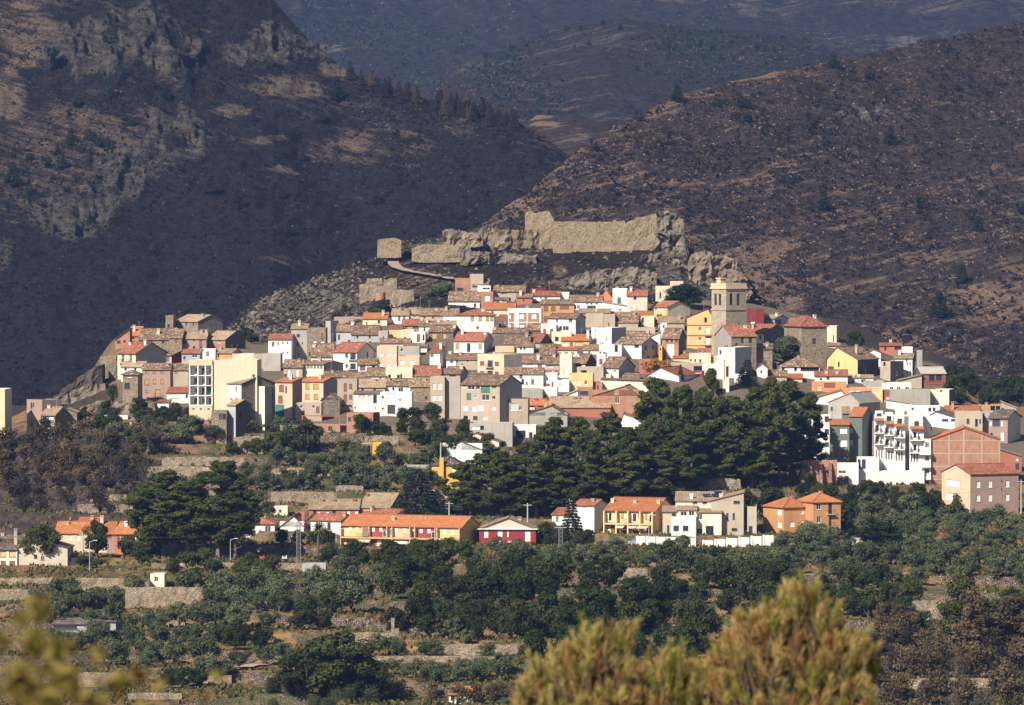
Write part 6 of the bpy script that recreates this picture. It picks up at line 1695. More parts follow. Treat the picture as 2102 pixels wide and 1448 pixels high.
def right_flats():
 z = zoom(1642, 640, 3.448)
 X = lambda v: z(v, 0)[0]
 Y = lambda v: z(0, v)[1]
 m = Mass(X(212), X(350), None, Y(764), Y(803), Y(1065), 'S', 'V', 'o', name='apartment_block', label='green-grey flats with white blinds and orange roof pieces', cat='apartment block', D=1336, d=8)
 for cx, cy, w, h, k in ((308, 845, 52, 36, 'w'), (308, 932, 52, 46, 'w'), (305, 1004, 92, 46, 'b')): m.window(X(cx), Y(cy), w / 3.448, h / 3.448, k)
 m.build()
 n = Mass(X(352), X(440), X(530), Y(682), Y(742), Y(1055), 'G', 'V', 'o', D=1339, d=10, root=m.root)
 for cy, h in ((843, 36), (928, 38)): n.window(X(367), Y(cy), 20 / 3.448, h / 3.448, 'w')
 n.build()
 p = Mass(X(300), X(352), None, Y(676), Y(722), Y(1055), 'S', 'V', 'b', D=1343, d=8, root=m.root); p.build()
 HOUSES.extend((m, n, p))
 D0 = 1334
 base = Mass(X(528), X(926), None, None, Y(742), Y(1240), 'F', 'W', 'c', name='apartment_block', label='stepped white flats with tiers of dark-railed balconies', cat='apartment block', D=D0 + 5, d=12)
 base.build()
 red = ROOF['o']
 bays = [(526, 594, 706, 3.5, (835, 915), 758), (596, 664, 716, 2.0, (850, 936), 778), (668, 744, 690, 0.6, (868, 952), 796), (776, 876, 720, -1.0, (886, 976), 814)]
 for i, (a, b, yt, dd, bal, yr) in enumerate(bays):
  w = Mass(X(a), X(b), None, None, Y(yr + 8), Y(1230), 'F', 'W', 'c', D=D0 + dd, d=8, root=base.root)
  mid = (a + b) / 2
  for y in bal:
   w.window(X(mid - 12), Y(y - 14), 20 / 3.448, 40 / 3.448, 'f'); w.window(X(mid + 16), Y(y - 16), 16 / 3.448, 34 / 3.448, 'w')
  for k in range(3): w.window(X(a + 14 + k * 20), Y(1008 + i * 8), 9 / 3.448, 62 / 3.448, 'f')
  w.build()
  u = Mass(X(a + 6), X(b - 6), None, None, Y(yt), Y(1230), 'F', 'W', 'c', D=D0 + dd + 3, d=5, root=base.root)
  u.window(X(mid), Y(yr - 22), 34 / 3.448, 34 / 3.448, 'f'); u.build()
  (u0, z1), (u1, z0) = w.f(X(a), Y(yr)), w.f(X(b), Y(yr + 14))
  mb = MB(); mb.slab([(u0, -1.2, z0), (u1, -1.2, z0), (u1, 0.4, z1 + .1), (u0, 0.4, z1 + .1)], .12, [(0, 0), (u1 - u0, 0), (u1 - u0, 1.8), (0, 1.8)])
  w.local(mb.build('eave', red, base.root))
  rails(w, X, Y, a + 6, b - 6, yr - 22, yr - 4, 12, -0.2)
  for y in bal:
   w.box('balcony', X(a - 2), X(b - 2), Y(y + 20), Y(y + 26), 0.003, 1.5, WHITE)
   rails(w, X, Y, a, b - 4, y - 2, y + 20, 16, 1.42)
   for q in (a + 2, mid + 4):
    mm = MB(); (u0, z1), (u1, z0) = w.f(X(q), Y(y - 38)), w.f(X(q + 3), Y(y + 20))
    mm.poly([(u0, -.003, z0), (u0, -.003, z1), (u0, -1.3, z0 + (z1 - z0) * .55), (u0, -1.3, z0)]); mm.poly([(u1, -.003, z0), (u1, -1.3, z0), (u1, -1.3, z0 + (z1 - z0) * .55), (u1, -.003, z1)])
    mm.poly([(u0, -.003, z1), (u1, -.003, z1), (u1, -1.3, z0 + (z1 - z0) * .55), (u0, -1.3, z0 + (z1 - z0) * .55)]); mm.poly([(u0, -1.3, z0), (u0, -1.3, z0 + (z1 - z0) * .55), (u1, -1.3, z0 + (z1 - z0) * .55), (u1, -1.3, z0)])
    w.local(mm.build('screen_wall', WHITE, base.root))
  HOUSES.extend((w, u))
 e = Mass(X(876), X(926), None, None, Y(900), Y(1290), 'F', 'W', 'c', D=D0 - 2, d=8, root=base.root)
 for y in (945, 1040, 1130, 1215): e.window(X(900), Y(y), 30 / 3.448, 40 / 3.448, 'd')
 e.build()
 for y in (985, 1075, 1162): e.box('balcony', X(846), X(926), Y(y), Y(y + 26), 0.003, 1.3, WHITE)
 lo = Mass(X(402), X(880), None, None, Y(1130), Y(1215), 'F', 'W', 'c', name='garden_wall', label='long white base wall below the stepped white flats', cat='wall', D=D0 - 4, d=4)
 lo.build()
 g = Mass(X(404), X(560), None, None, Y(1032), Y(1190), 'F', 'W', 'c', name='veranda', label='white glazed veranda left of the stepped white flats', cat='veranda', D=D0 - 1, d=5)
 for cx, cy, w_, h in ((420, 1080, 20, 70), (452, 1080, 26, 70), (500, 1095, 80, 50)): g.window(X(cx), Y(cy), w_ / 3.448, h / 3.448, 'f')
 g.build()
 for cx in (590, 625): pass
 HOUSES.extend((base, e, lo, g))
 D1 = 1332
 k = Mass(X(930), X(1416), None, Y(824), Y(908), Y(1330), 'E', 'B', 'o', name='house', label='big windowless brick gable house with concrete frame lines', cat='house', D=D1, d=14, over=0.4)
 k.ridge = (X(1166) - k.x0) * k.sc
 k.build()
 con = plaster((0.46, 0.36, 0.27), .3)
 for x in (932, 1056, 1160, 1288, 1412): k.box('concrete_post', X(x - 5), X(x + 5), Y(908 if x in (932, 1412) else (838 if x == 1160 else 870)), Y(1330), -0.2, 0.05, con)
 for y in (914, 1006, 1098, 1190, 1282): k.box('concrete_beam', X(926), X(1416), Y(y - 3.5), Y(y + 3.5), -0.2, 0.06, con)
 (u0, z0), (u1, _) = k.f(X(838), Y(912)), k.f(X(930), Y(912))
 (_, z1) = k.f(0, Y(830))
 lw = Mass(X(880), X(929), None, Y(826), Y(905), Y(1330), 'L', 'W', 'o', D=D1 + 1, d=12, root=k.root) if False else None
 HOUSES.append(k)
 r = empty('brick_ruin', at(X(140), Y(1215), 1322), 'old red brick ruin wall with sloping buttresses below the grove', 'ruin')
 o = rough_block('wall', [(X(0), Y(1060)), (X(40), Y(1052)), (X(140), Y(1054)), (X(264), Y(1050))], Y(1222), 1322, 2.0, WALL['B'], 0.15, None, seed=120, cell=0.8)
 o.location = o.location - r.location; o.parent = r
 for x in (8, 64, 136, 202):
  A, B_ = at(X(x), Y(1222), 1322), at(X(x + 22), Y(1062), 1322)
  mb = MB()
  mb.poly([(A.x, 1319.2, A.z), (B_.x, 1319.2, A.z), (B_.x, 1322, B_.z), (A.x, 1322, B_.z)])
  mb.poly([(B_.x, 1319.2, A.z), (B_.x, 1322, A.z), (B_.x, 1322, B_.z)]); mb.poly([(A.x, 1319.2, A.z), (A.x, 1322, B_.z), (A.x, 1322, A.z)])
  ob = mb.build('buttress', masonry((0.40, 0.24, 0.16), (0.28, 0.16, 0.11)), r); ob.location = -r.location
right_flats()
def brick_frame():
 z = zoom(480, 820, 3.624)
 X = lambda v: z(v, 0)[0]
 Y = lambda v: z(0, v)[1]
 m = Mass(X(505), X(790), X(838), None, Y(196), Y(272), 'F', 'B', 'c', name='brick_ruin', label='roofless brick ground floor with an open red beam frame', cat='ruin', d=7, D=1349)
 for cx in (580, 716): m.window(X(cx), Y(216), 30 / 3.624, 28 / 3.624, 'k')
 m.build()
 red = paint((0.33, 0.11, 0.07))
 for x in (507, 651, 788): m.box('post', X(x - 4), X(x + 5), Y(124), Y(196), -0.3, 0.0, red)
 m.box('beam', X(503), X(792), Y(121), Y(128), -0.32, 0.02, red)
 m.box('beam', X(503), X(838), Y(183), Y(193), -0.1, 0.12, plaster((0.36, 0.24, 0.17), .3))
 HOUSES.append(m)
 h = Mass(X(945), X(1030), None, None, Y(330), Y(392), 'F', 'A', 'c', name='carport', label='open yellow canopy attached to the small yellow hut', cat='canopy', D=1334, d=3) if False else None
 p = empty('canopy', at(X(988), Y(392), ground_hit(X(988), Y(400))), 'open post canopy attached to the little yellow hut', 'canopy')
 Dc = p.location.y
 mb = MB(); A, B_ = at(X(943), Y(335), Dc), at(X(1028), Y(330), Dc)
 mb.box(A.x, B_.x, Dc, Dc + 3, B_.z - .12, B_.z); o = mb.build('roof', paint((0.5, 0.42, 0.16)), p); o.location = -p.location
 for x in (953, 1020):
  q = at(X(x), Y(395), Dc); mb = MB(); mb.box(q.x - .07, q.x + .07, Dc + .05, Dc + .2, q.z - 1, B_.z - .122); o = mb.build('post', paint((0.4, 0.36, 0.2)), p); o.location = -p.location
 s = HOUSES
 for hh in HOUSES:
  if hh.root.get('label', '').startswith('yellow house with tall front chimney'):
   hh.box('chimney_stack', X(1532), X(1562), Y(432), Y(660), 0.003, 0.9, plaster((0.68, 0.40, 0.08), .2))
   c = hh.f(X(1540), Y(432)); mb = MB(); mb.tube((c[0], -.45, c[1]), (c[0], -.45, c[1] + 3.4), .14, .14, 8); hh.local(mb.build('flue', GALV, hh.root))
 g = empty('gateway', at(X(650), Y(505), ground_hit(X(650), Y(508))), 'dark open gateway with two pale posts among the olives', 'gateway')
 Dg = g.location.y
 for x in (607, 696):
  A, B_ = at(X(x - 6), Y(508), Dg), at(X(x + 6), Y(452), Dg); mb = MB(); mb.box(A.x, B_.x, Dg, Dg + .4, A.z - 1, B_.z); o = mb.build('post', WALL['W'], g); o.location = -g.location
 A, B_ = at(X(595), Y(462), Dg), at(X(706), Y(452), Dg); mb = MB(); mb.box(A.x, B_.x, Dg - .05, Dg + 3, A.z + .6, B_.z + .6); o = mb.build('roof', WALL['X'], g); o.location = -g.location
brick_frame()
# ------------------------------------------------------------------ vegetation
random.seed(11)
def leafcloud(clumps, n, lw, lh, seed, shell=0.55, jitter=0.55, lift=0.25):
 """leaf-sized faces spread through ellipsoid clumps (x,y,z,rx,ry,rz); faces look outward from their clump"""
 r = np.random.default_rng(seed)
 C = np.repeat(np.array(clumps, float), n, 0)
 N = len(C)
 d = r.normal(size=(N, 3)); d /= np.linalg.norm(d, axis=1)[:, None]
 rad = shell + (1 - shell) * r.random(N) ** 0.6
 P = C[:, :3] + d * C[:, 3:] * rad[:, None]
 nrm = d + r.normal(size=(N, 3)) * jitter + np.array([0, 0, lift])
 nrm /= np.linalg.norm(nrm, axis=1)[:, None]
 a = np.cross(nrm, r.normal(size=(N, 3))); a /= np.linalg.norm(a, axis=1)[:, None] + 1e-9
 b = np.cross(nrm, a)
 s = 0.7 + 0.6 * r.random(N)[:, None]
 a *= lw * s; b *= lh * s
 V = np.stack([P - a * .5 - b * .5, P + a * .5 - b * .35, P + a * .35 + b * .5, P - a * .5 + b * .4], 1).reshape(-1, 3)
 return V, np.arange(N * 4).reshape(-1, 4)
def limb_mesh(name, limbs, mat, n=5):
 mb = MB()
 for p, q, r0, r1 in limbs: mb.tube(p, q, r0, r1, n)
 return mb.mesh(name, mat)
PROTO = {}
def proto(kind, crown, trunk): PROTO.setdefault(kind, []).append((crown, trunk))
BARK_PINE = bark((0.26, 0.20, 0.155)); BARK_OLIVE = bark((0.14, 0.11, 0.085)); BARK_BURNT = bark((0.045, 0.038, 0.034))
F_PINE = foliage((0.044, 0.060, 0.013), (0.090, 0.098, 0.022), 0.15, 0.3)
F_OLIVE = foliage((0.064, 0.080, 0.036), (0.114, 0.130, 0.066), 0.1, 0.5)
F_BROAD = foliage((0.024, 0.037, 0.011), (0.052, 0.066, 0.020), 0.15, 0.7)
F_GARDEN = foliage((0.040, 0.056, 0.015), (0.070, 0.084, 0.026), 0.18, 0.5)
F_BURNT = foliage((0.056, 0.046, 0.024), (0.140, 0.106, 0.050), 0.08, 0.9)
F_SINGED = foliage((0.030, 0.026, 0.022), (0.060, 0.046, 0.034), 0.05, 0.5)
F_DARK = foliage((0.020, 0.030, 0.017), (0.034, 0.046, 0.026), 0.1, 0.4)
F_REED = foliage((0.060, 0.078, 0.034), (0.095, 0.105, 0.05), 0.2, 0.4)
F_AUTUMN = foliage((0.42, 0.22, 0.03), (0.30, 0.15, 0.02), 0.2, 0.3)
F_CREEPER = foliage((0.16, 0.17, 0.05), (0.10, 0.12, 0.035), 0.2, 0.3)
def make_pine(seed, H=20.0, R=4.6, low=0.32):
 """tall Aleppo pine: several heads of small needle clumps with dark gaps between them"""
 r = random.Random(seed)
 cl, lim = [], []
 bend = r.uniform(-1.3, 1.3)
 ax = lambda z: Vector((bend * (z / H) ** 1.5, 0, z))
 pts = [Vector((0, 0, -1.5)), ax(H * .3), ax(H * .6), ax(H * .9)]
 rad = [.36, .30, .2, .07]
 for i in range(3): lim.append((pts[i], pts[i + 1], rad[i], rad[i + 1]))
 heads = []
 for i in range(27):
  t = (i + r.random()) / 27
  prof = math.sqrt(min(1, (t + .22) / .36)) * (1 - max(0, (t - .36) / .70) ** 1.7)
  a = i * 2.4 + r.uniform(-.5, .5)
  rr = R * prof * r.uniform(.42, .92) * (.25 if t > .93 else 1)
  z = H * (low + (.95 - low) * t)
  c = ax(z) + Vector((rr * math.cos(a), rr * math.sin(a), 0))
  k = R * r.uniform(.30, .44) * (1 - .30 * t)
  heads.append((c, k))
  lim.append((ax(z - 1.5 - .25 * rr), c - Vector((0, 0, .4)), .10, .03))
 for c, k in heads:
  for j in range(9):
   d = Vector((r.gauss(0, 1), r.gauss(0, 1), r.gauss(0, .8))).normalized() * k * r.uniform(.3, 1.0)
   q = k * r.uniform(.42, .74)
   cl.append((c.x + d.x, c.y + d.y, c.z + d.z * .75, q, q, q * .7))
 for i in range(7):
  z = H * r.uniform(.15, low + .08); a = r.uniform(0, 6.28); l = r.uniform(1, 2.4)
  lim.append((ax(z), ax(z) + Vector((l * math.cos(a), l * math.sin(a), .5)), .05, .012))
 V, F = leafcloud(cl, 84, .19, .44, seed, .45, .5, .2)
 proto('pine', mesh_np('crown', V, F, [F_PINE]), limb_mesh('trunk', lim, BARK_PINE))
for s_, lo_ in ((1, .20), (2, .34), (3, .16), (4, .38), (5, .20), (6, .30)): make_pine(s_, low=lo_)
def make_round(kind, seed, R, H, nc, n, lw, lh, leaf, brk, trunk_h, sq=1.0, jit=.6, cr=(.28, .42)):
 r = random.Random(seed)
 cl, lim = [], []
 for i in range(nc):
  a = r.uniform(0, 2 * math.pi); t = r.random()
  z = trunk_h + (H - trunk_h) * (.18 + .72 * t)
  rr = R * .72 * math.sqrt(max(0.02, 1 - (1.7 * (t - .42)) ** 2)) * math.sqrt(r.random())
  k = R * r.uniform(*cr)
  c = Vector((rr * math.cos(a), rr * math.sin(a), z))
  cl.append((c.x, c.y, c.z, k, k, k * .8 * sq))
  if i % 2 == 0: lim.append((Vector((0, 0, trunk_h * .8)), c, R * .035, R * .012))
 lim.append((Vector((0, 0, -1.2)), Vector((r.uniform(-.2, .2), 0, trunk_h)), R * .085, R * .06))
 V, F = leafcloud(cl, n, lw, lh, seed, .35, jit, .3)
 proto(kind, mesh_np('crown', V, F, [leaf]), limb_mesh('trunk', lim, brk))
for s_ in range(6): make_round('olive', 20 + s_, 2.5, 3.9, 15, 105, .13, .42, F_OLIVE, BARK_OLIVE, .75)
for s_ in range(5): make_round('broad', 40 + s_, 3.2, 5.6, 22, 115, .26, .34, F_BROAD, BARK_OLIVE, .5)
for s_ in range(4): make_round('garden', 50 + s_, 3.0, 4.8, 20, 110, .24, .34, F_GARDEN, BARK_OLIVE, .4)
for s_ in range(5): make_round('burnt_shrub', 60 + s_, 3.0, 4.4, 18, 60, .18, .36, F_BURNT, BARK_BURNT, .4, jit=.9)
for s_ in range(3): make_round('singed', 70 + s_, 3.0, 4.6, 16, 55, .16, .34, F_SINGED, BARK_BURNT, .4, jit=.9)
for s_ in range(3): make_round('scrub', 80 + s_, 2.0, 2.3, 10, 50, .2, .34, F_DARK, BARK_BURNT, .1)
for s_ in range(3): make_round('big', 90 + s_, 5.5, 11.0, 40, 190, .3, .42, F_BROAD, BARK_OLIVE, 1.2, cr=(.2, .34))
for s_ in range(2): make_round('singed_pine', 95 + s_, 3.6, 13.0, 36, 120, .2, .46, F_BURNT, BARK_BURNT, 1.0, jit=.7)
def make_conic(kind, seed, H, R, leaf, brk, layers, dens, droop=.15, gap=0.0, lw=.2, lh=.45):
 r = random.Random(seed); cl, lim = [], [((0, 0, -1), (0, 0, H * .95), H * .022, .03)]
 for i in range(layers):
  z = H * (.1 + .88 * i / layers); k = R * (1 - (z / H)) ** .8 + .15
  m = max(4, int(9 * (k / R) ** .7))
  for j in range(m):
   if r.random() < gap: continue
   a = 6.283 * (j / m) + r.uniform(-.3, .3) + i
   e = Vector((k * math.cos(a), k * math.sin(a), z - k * droop)) * 1.0
   lim.append((Vector((0, 0, z)), e, .05, .015))
   for q in (.45, .75, 1.0):
    cl.append((e.x * q, e.y * q, z + (e.z - z) * q, k * .22 + .1, k * .22 + .1, .16 + k * .04))
 V, F = leafcloud(cl, dens, lw, lh, seed, .2, .5, .6)
 proto(kind, mesh_np('crown', V, F, [leaf]), limb_mesh('trunk', lim, brk, 4))
for s_ in range(2): make_conic('cedar', 100 + s_, 11, 4.6, F_DARK, BARK_PINE, 15, 22, .12)
for s_ in range(3): make_conic('burnt_pine', 110 + s_, 8, 1.7, F_SINGED, BARK_BURNT, 16, 7, -.15, .15, .14, .4)
for s_ in range(2): make_conic('brown_pine', 115 + s_, 7, 1.6, F_BURNT, BARK_BURNT, 14, 9, -.15, .1, .16, .4)
for s_ in range(2): make_conic('hill_pine', 118 + s_, 8, 2.6, F_DARK, BARK_BURNT, 12, 16, .05, .1)
def make_bare(seed):
 r = random.Random(seed); lim = []
 def grow(p, d, L, rad, lv):
  q = p + d * L
  lim.append((p, q, rad, rad * .6))
  if lv:
   for _ in range(3 if lv > 1 else 4):
    e = (d + Vector((r.uniform(-.6, .6), r.uniform(-.6, .6), r.uniform(0, .5)))).normalized()
    grow(p + d * L * r.uniform(.5, 1), e, L * r.uniform(.6, .85), rad * .55, lv - 1)
 for k in range(3): grow(Vector((r.uniform(-.3, .3), r.uniform(-.3, .3), -.5)), Vector((r.uniform(-.5, .5), r.uniform(-.5, .5), 1)).normalized(), 2.4, .11, 3)
 cl = [(*q, .5, .5, .4) for (_, q, a, b) in lim if b < .02][::2]
 V, F = leafcloud(cl, 5, .12, .3, seed, .2, 1.0)
 proto('bare', mesh_np('crown', V, F, [F_BURNT]), limb_mesh('trunk', lim, bark((0.16, 0.14, 0.125)), 4))
for s_ in range(3): make_bare(130 + s_)
def make_reed(seed):
 r = np.random.default_rng(seed); V = []
 for i in range(420):
  x, y = r.normal(size=2) * np.array([1.1, .8]); h = 2.6 + 2.6 * r.random(); l = r.normal(size=2) * .5; w = .07
  for k in range(3):
   a = r.uniform(0, 6.28); z = h * (.35 + .3 * k)
   p = np.array([x + l[0] * z / h, y + l[1] * z / h, z]); t = p + np.array([math.cos(a) * .8, math.sin(a) * .8, -.15 + .35 * r.random()])
   V += [p + (0, 0, -.06), p + (0, 0, .1), t, t + (0, 0, -.03)]
  V += [np.array([x - w, y, 0]), np.array([x + w, y, 0]), np.array([x + l[0] + w * .4, y + l[1], h]), np.array([x + l[0] - w * .4, y + l[1], h])]
 V = np.array(V); F = np.arange(len(V)).reshape(-1, 4)
 proto('reed', mesh_np('leaves', V, F, [F_REED]), None)
for s_ in range(3): make_reed(140 + s_)
DIM = {}
for k_, L_ in PROTO.items():
 DIM[k_] = []
 for c_, t_ in L_:
  co = np.empty(len(c_.vertices) * 3, dtype=np.float32); c_.vertices.foreach_get('co', co); co = co.reshape(-1, 3)
  DIM[k_].append((np.percentile(np.hypot(co[:, 0], co[:, 1]), 96), co[:, 2].max()))
NAMES = {'pine': 'pine_tree', 'olive': 'olive_tree', 'broad': 'leafy_tree', 'garden': 'leafy_bush', 'burnt_shrub': 'burnt_shrub', 'singed': 'charred_bush', 'scrub': 'scrub_bush',
   'big': 'leafy_tree', 'cedar': 'cedar_tree', 'burnt_pine': 'burnt_pine', 'brown_pine': 'burnt_pine', 'hill_pine': 'pine_tree', 'bare': 'bare_tree', 'reed': 'reed_clump', 'singed_pine': 'singed_tree'}
CATS = {'pine': 'pine tree', 'olive': 'olive tree', 'broad': 'tree', 'garden': 'bush', 'burnt_shrub': 'burnt shrub', 'singed': 'burnt shrub', 'scrub': 'bush', 'big': 'tree', 'cedar': 'cedar tree',
  'burnt_pine': 'burnt tree', 'brown_pine': 'burnt tree', 'hill_pine': 'pine tree', 'bare': 'bare tree', 'reed': 'reeds', 'singed_pine': 'burnt tree'}
def plant(kind, loc, w=None, h=None, label=None, group=None, mat=None, var=None, name=None, cat=None):
 """w, h in metres"""
 i = random.randrange(len(PROTO[kind])) if var is None else var % len(PROTO[kind])
 cm, tm = PROTO[kind][i]
 R, H = DIM[kind][i]
 sx = w / (2 * R) if w else None
 sz = h / H if h else None
 sx = sx or sz; sz = sz or sx
 o = empty(name or NAMES[kind], loc, label, cat or CATS[kind], group, rz=random.uniform(0, 6.28))
 o.scale = (sx, sx, sz)
 c = put(bpy.data.objects.new(cm.name.split('.')[0], cm), o)
 if mat is not None:
  c.material_slots[0].link = 'OBJECT'; c.material_slots[0].material = mat
 if tm: put(bpy.data.objects.new('trunk', tm), o)
 return o
def ground_pt(px, py, D=None):
 D = D or ground_hit(px, py)
 z = gz(px, D)
 return Vector((xat(px, D, z), D, z)), D
def tree(kind, px, ytop, ybase, wpx, label, group=None, D=None, **kw):
 p, D = ground_pt(px, ybase, D)
 h = zat(ytop, D) - p.z
 return plant(kind, p, wpx * (1.14 if kind == 'pine' else 1) * D / FPX, max(h, 1.0), label, group, **kw)
LANDMARKS = [(20, 'cream terraces'), (95, 'maple'), (165, 'peach house'), (255, 'red terraces'), (330, 'leaning pine'), (430, 'big pines'), (545, 'playground'), (613, 'tall pylon'), (653, 'palm'),
    (725, 'first yellow bay'), (800, 'first red bay'), (880, 'second red bay'), (960, 'terrace end'), (1045, 'dark red house'), (1110, 'concrete pole'), (1151, 'lattice pylon'), (1200, 'white villa'), (1290, 'yellow terraces'),
    (1385, 'stone villa'), (1470, 'villa wall'), (1545, 'wall end'), (1610, 'orange-tan pair'), (1690, 'orange balcony'), (1805, 'holm oak'), (1895, 'twin poles'), (1960, 'white blinds'), (2040, 'peach flats'), (2100, 'edge pole')]
ORD = ['', 'first', 'second', 'third', 'fourth', 'fifth', 'sixth', 'seventh', 'eighth', 'ninth', 'tenth', 'eleventh', 'twelfth', 'thirteenth', 'fourteenth', 'fifteenth', 'sixteenth', 'seventeenth', 'eighteenth', 'nineteenth', 'twentieth', 'twenty-first', 'twenty-second']
SHORT = {'olive': 'olive', 'broad': 'tree', 'garden': 'bush', 'burnt_shrub': 'shrub', 'singed': 'bush', 'bare': 'dead tree', 'scrub': 'shrub', 'reed': 'reed clump', 'pine': 'pine', 'hill_pine': 'tree', 'brown_pine': 'pine', 'burnt_pine': 'dead tree'}
def name_each(group, short, items):
 """items = [(px, py, object)]: a label that singles each out by the landmark it stands under or over, else by its place in the row"""
 items = sorted(items, key=lambda t: t[0])
 n = len(items)
 if n == 1: return
 if n <= 6:
  for i, (x, y, o) in enumerate(items):
   w = 'leftmost' if i == 0 else 'rightmost' if i == n - 1 else ORD[i + 1] + ' from left'
   o['label'] = f'{short}, {w}, of the {group}'
  return
 by = {}
 for x, y, o in items:
  lm = min(LANDMARKS, key=lambda l: abs(l[0] - x))[1]
  by.setdefault((lm, 'below' if y > 1120 else 'above'), []).append((x, y, o))
 for (lm, ab), L in by.items():
  for i, (x, y, o) in enumerate(L):
   w = '' if len(L) == 1 else ('left ' if i == 0 else 'right ') if len(L) == 2 else ORD[i + 1] + ' '
   o['label'] = f'{w}{short} of the {group}, {ab} the {lm}'
def band(kind, x0, x1, y0, y1, n, w, label, group, tall=None, **kw):
 pts, tries = [], 0
 while len(pts) < n and tries < n * 60:
  tries += 1
  x, y = random.uniform(x0, x1), random.uniform(y0, y1)
  if all(abs(x - a) > .5 * w or abs(y - b) > .22 * w for a, b in pts): pts.append((x, y))
 made = []
 for x, y in pts:
  p, D = ground_pt(x, y)
  ww = w * (.86 if kind == 'olive' else .78) * random.uniform(.72, 1.2) * D / FPX
  made.append((x, y, plant(kind, p, ww, ww * tall * random.uniform(.85, 1.15) if tall else None, label, group, **kw)))
 if group: name_each(group, SHORT[kind], made)
PA, PB, PC = [], [], []
GR_A, GR_B, GR_C = 'tall grove below the church', 'pine slope behind the front row', 'big pines by the playground'
LB_A, LB_B, LB_C = 'tall dark pine with bare leaning trunk in the grove below the church tower', 'rounded dark green pine in the mass sloping down behind the front row', 'large spreading pine beside the playground on the left'
for (px, yt, yb, w) in ((1352, 772, 985, 92), (1395, 788, 995, 86), (1440, 800, 1000, 84), (1462, 755, 1000, 62), (1502, 812, 1000, 88), (1545, 792, 995, 84), (1572, 772, 1000, 90), (1625, 780, 985, 90), (1662, 805, 975, 62),
      (1345, 868, 1000, 92), (1420, 872, 1010, 90), (1482, 885, 1005, 92), (1542, 880, 1000, 90), (1600, 872, 990, 86), (1648, 892, 985, 66)):
 PA.append((px, yb, tree('pine', px, yt, yb, w, LB_A, GR_A)))
for (px, yt, yb, w) in ((945, 948, 1055, 76), (985, 930, 1060, 90), (1030, 925, 1065, 92), (1075, 905, 1060, 92), (1120, 872, 1060, 96), (1142, 855, 1050, 84), (1185, 855, 1055, 92), (1252, 845, 1045, 92), (1215, 880, 1060, 90), (1290, 876, 1050, 90),
      (1330, 882, 1040, 86), (1270, 930, 1060, 92), (1350, 912, 1045, 96), (1160, 930, 1062, 92), (1100, 960, 1066, 84), (1378, 930, 1030, 72), (1050, 985, 1066, 84), (1210, 960, 1064, 84), (1310, 965, 1055, 80), (965, 985, 1062, 70)):
 PB.append((px, yb, tree('pine', px, yt, yb, w, LB_B, GR_B, var=(0, 2, 4)[random.randrange(3)])))
for (px, yt, yb, w) in ((335, 962, 1150, 126), (298, 988, 1145, 80), (385, 985, 1150, 104), (447, 945, 1150, 132), (482, 985, 1150, 84), (420, 1035, 1150, 96)):
 PC.append((px, yb, tree('pine', px, yt, yb, w, LB_C, GR_C)))
for g_, l_ in ((GR_A, PA), (GR_B, PB), (GR_C, PC)): name_each(g_, 'pine', l_)
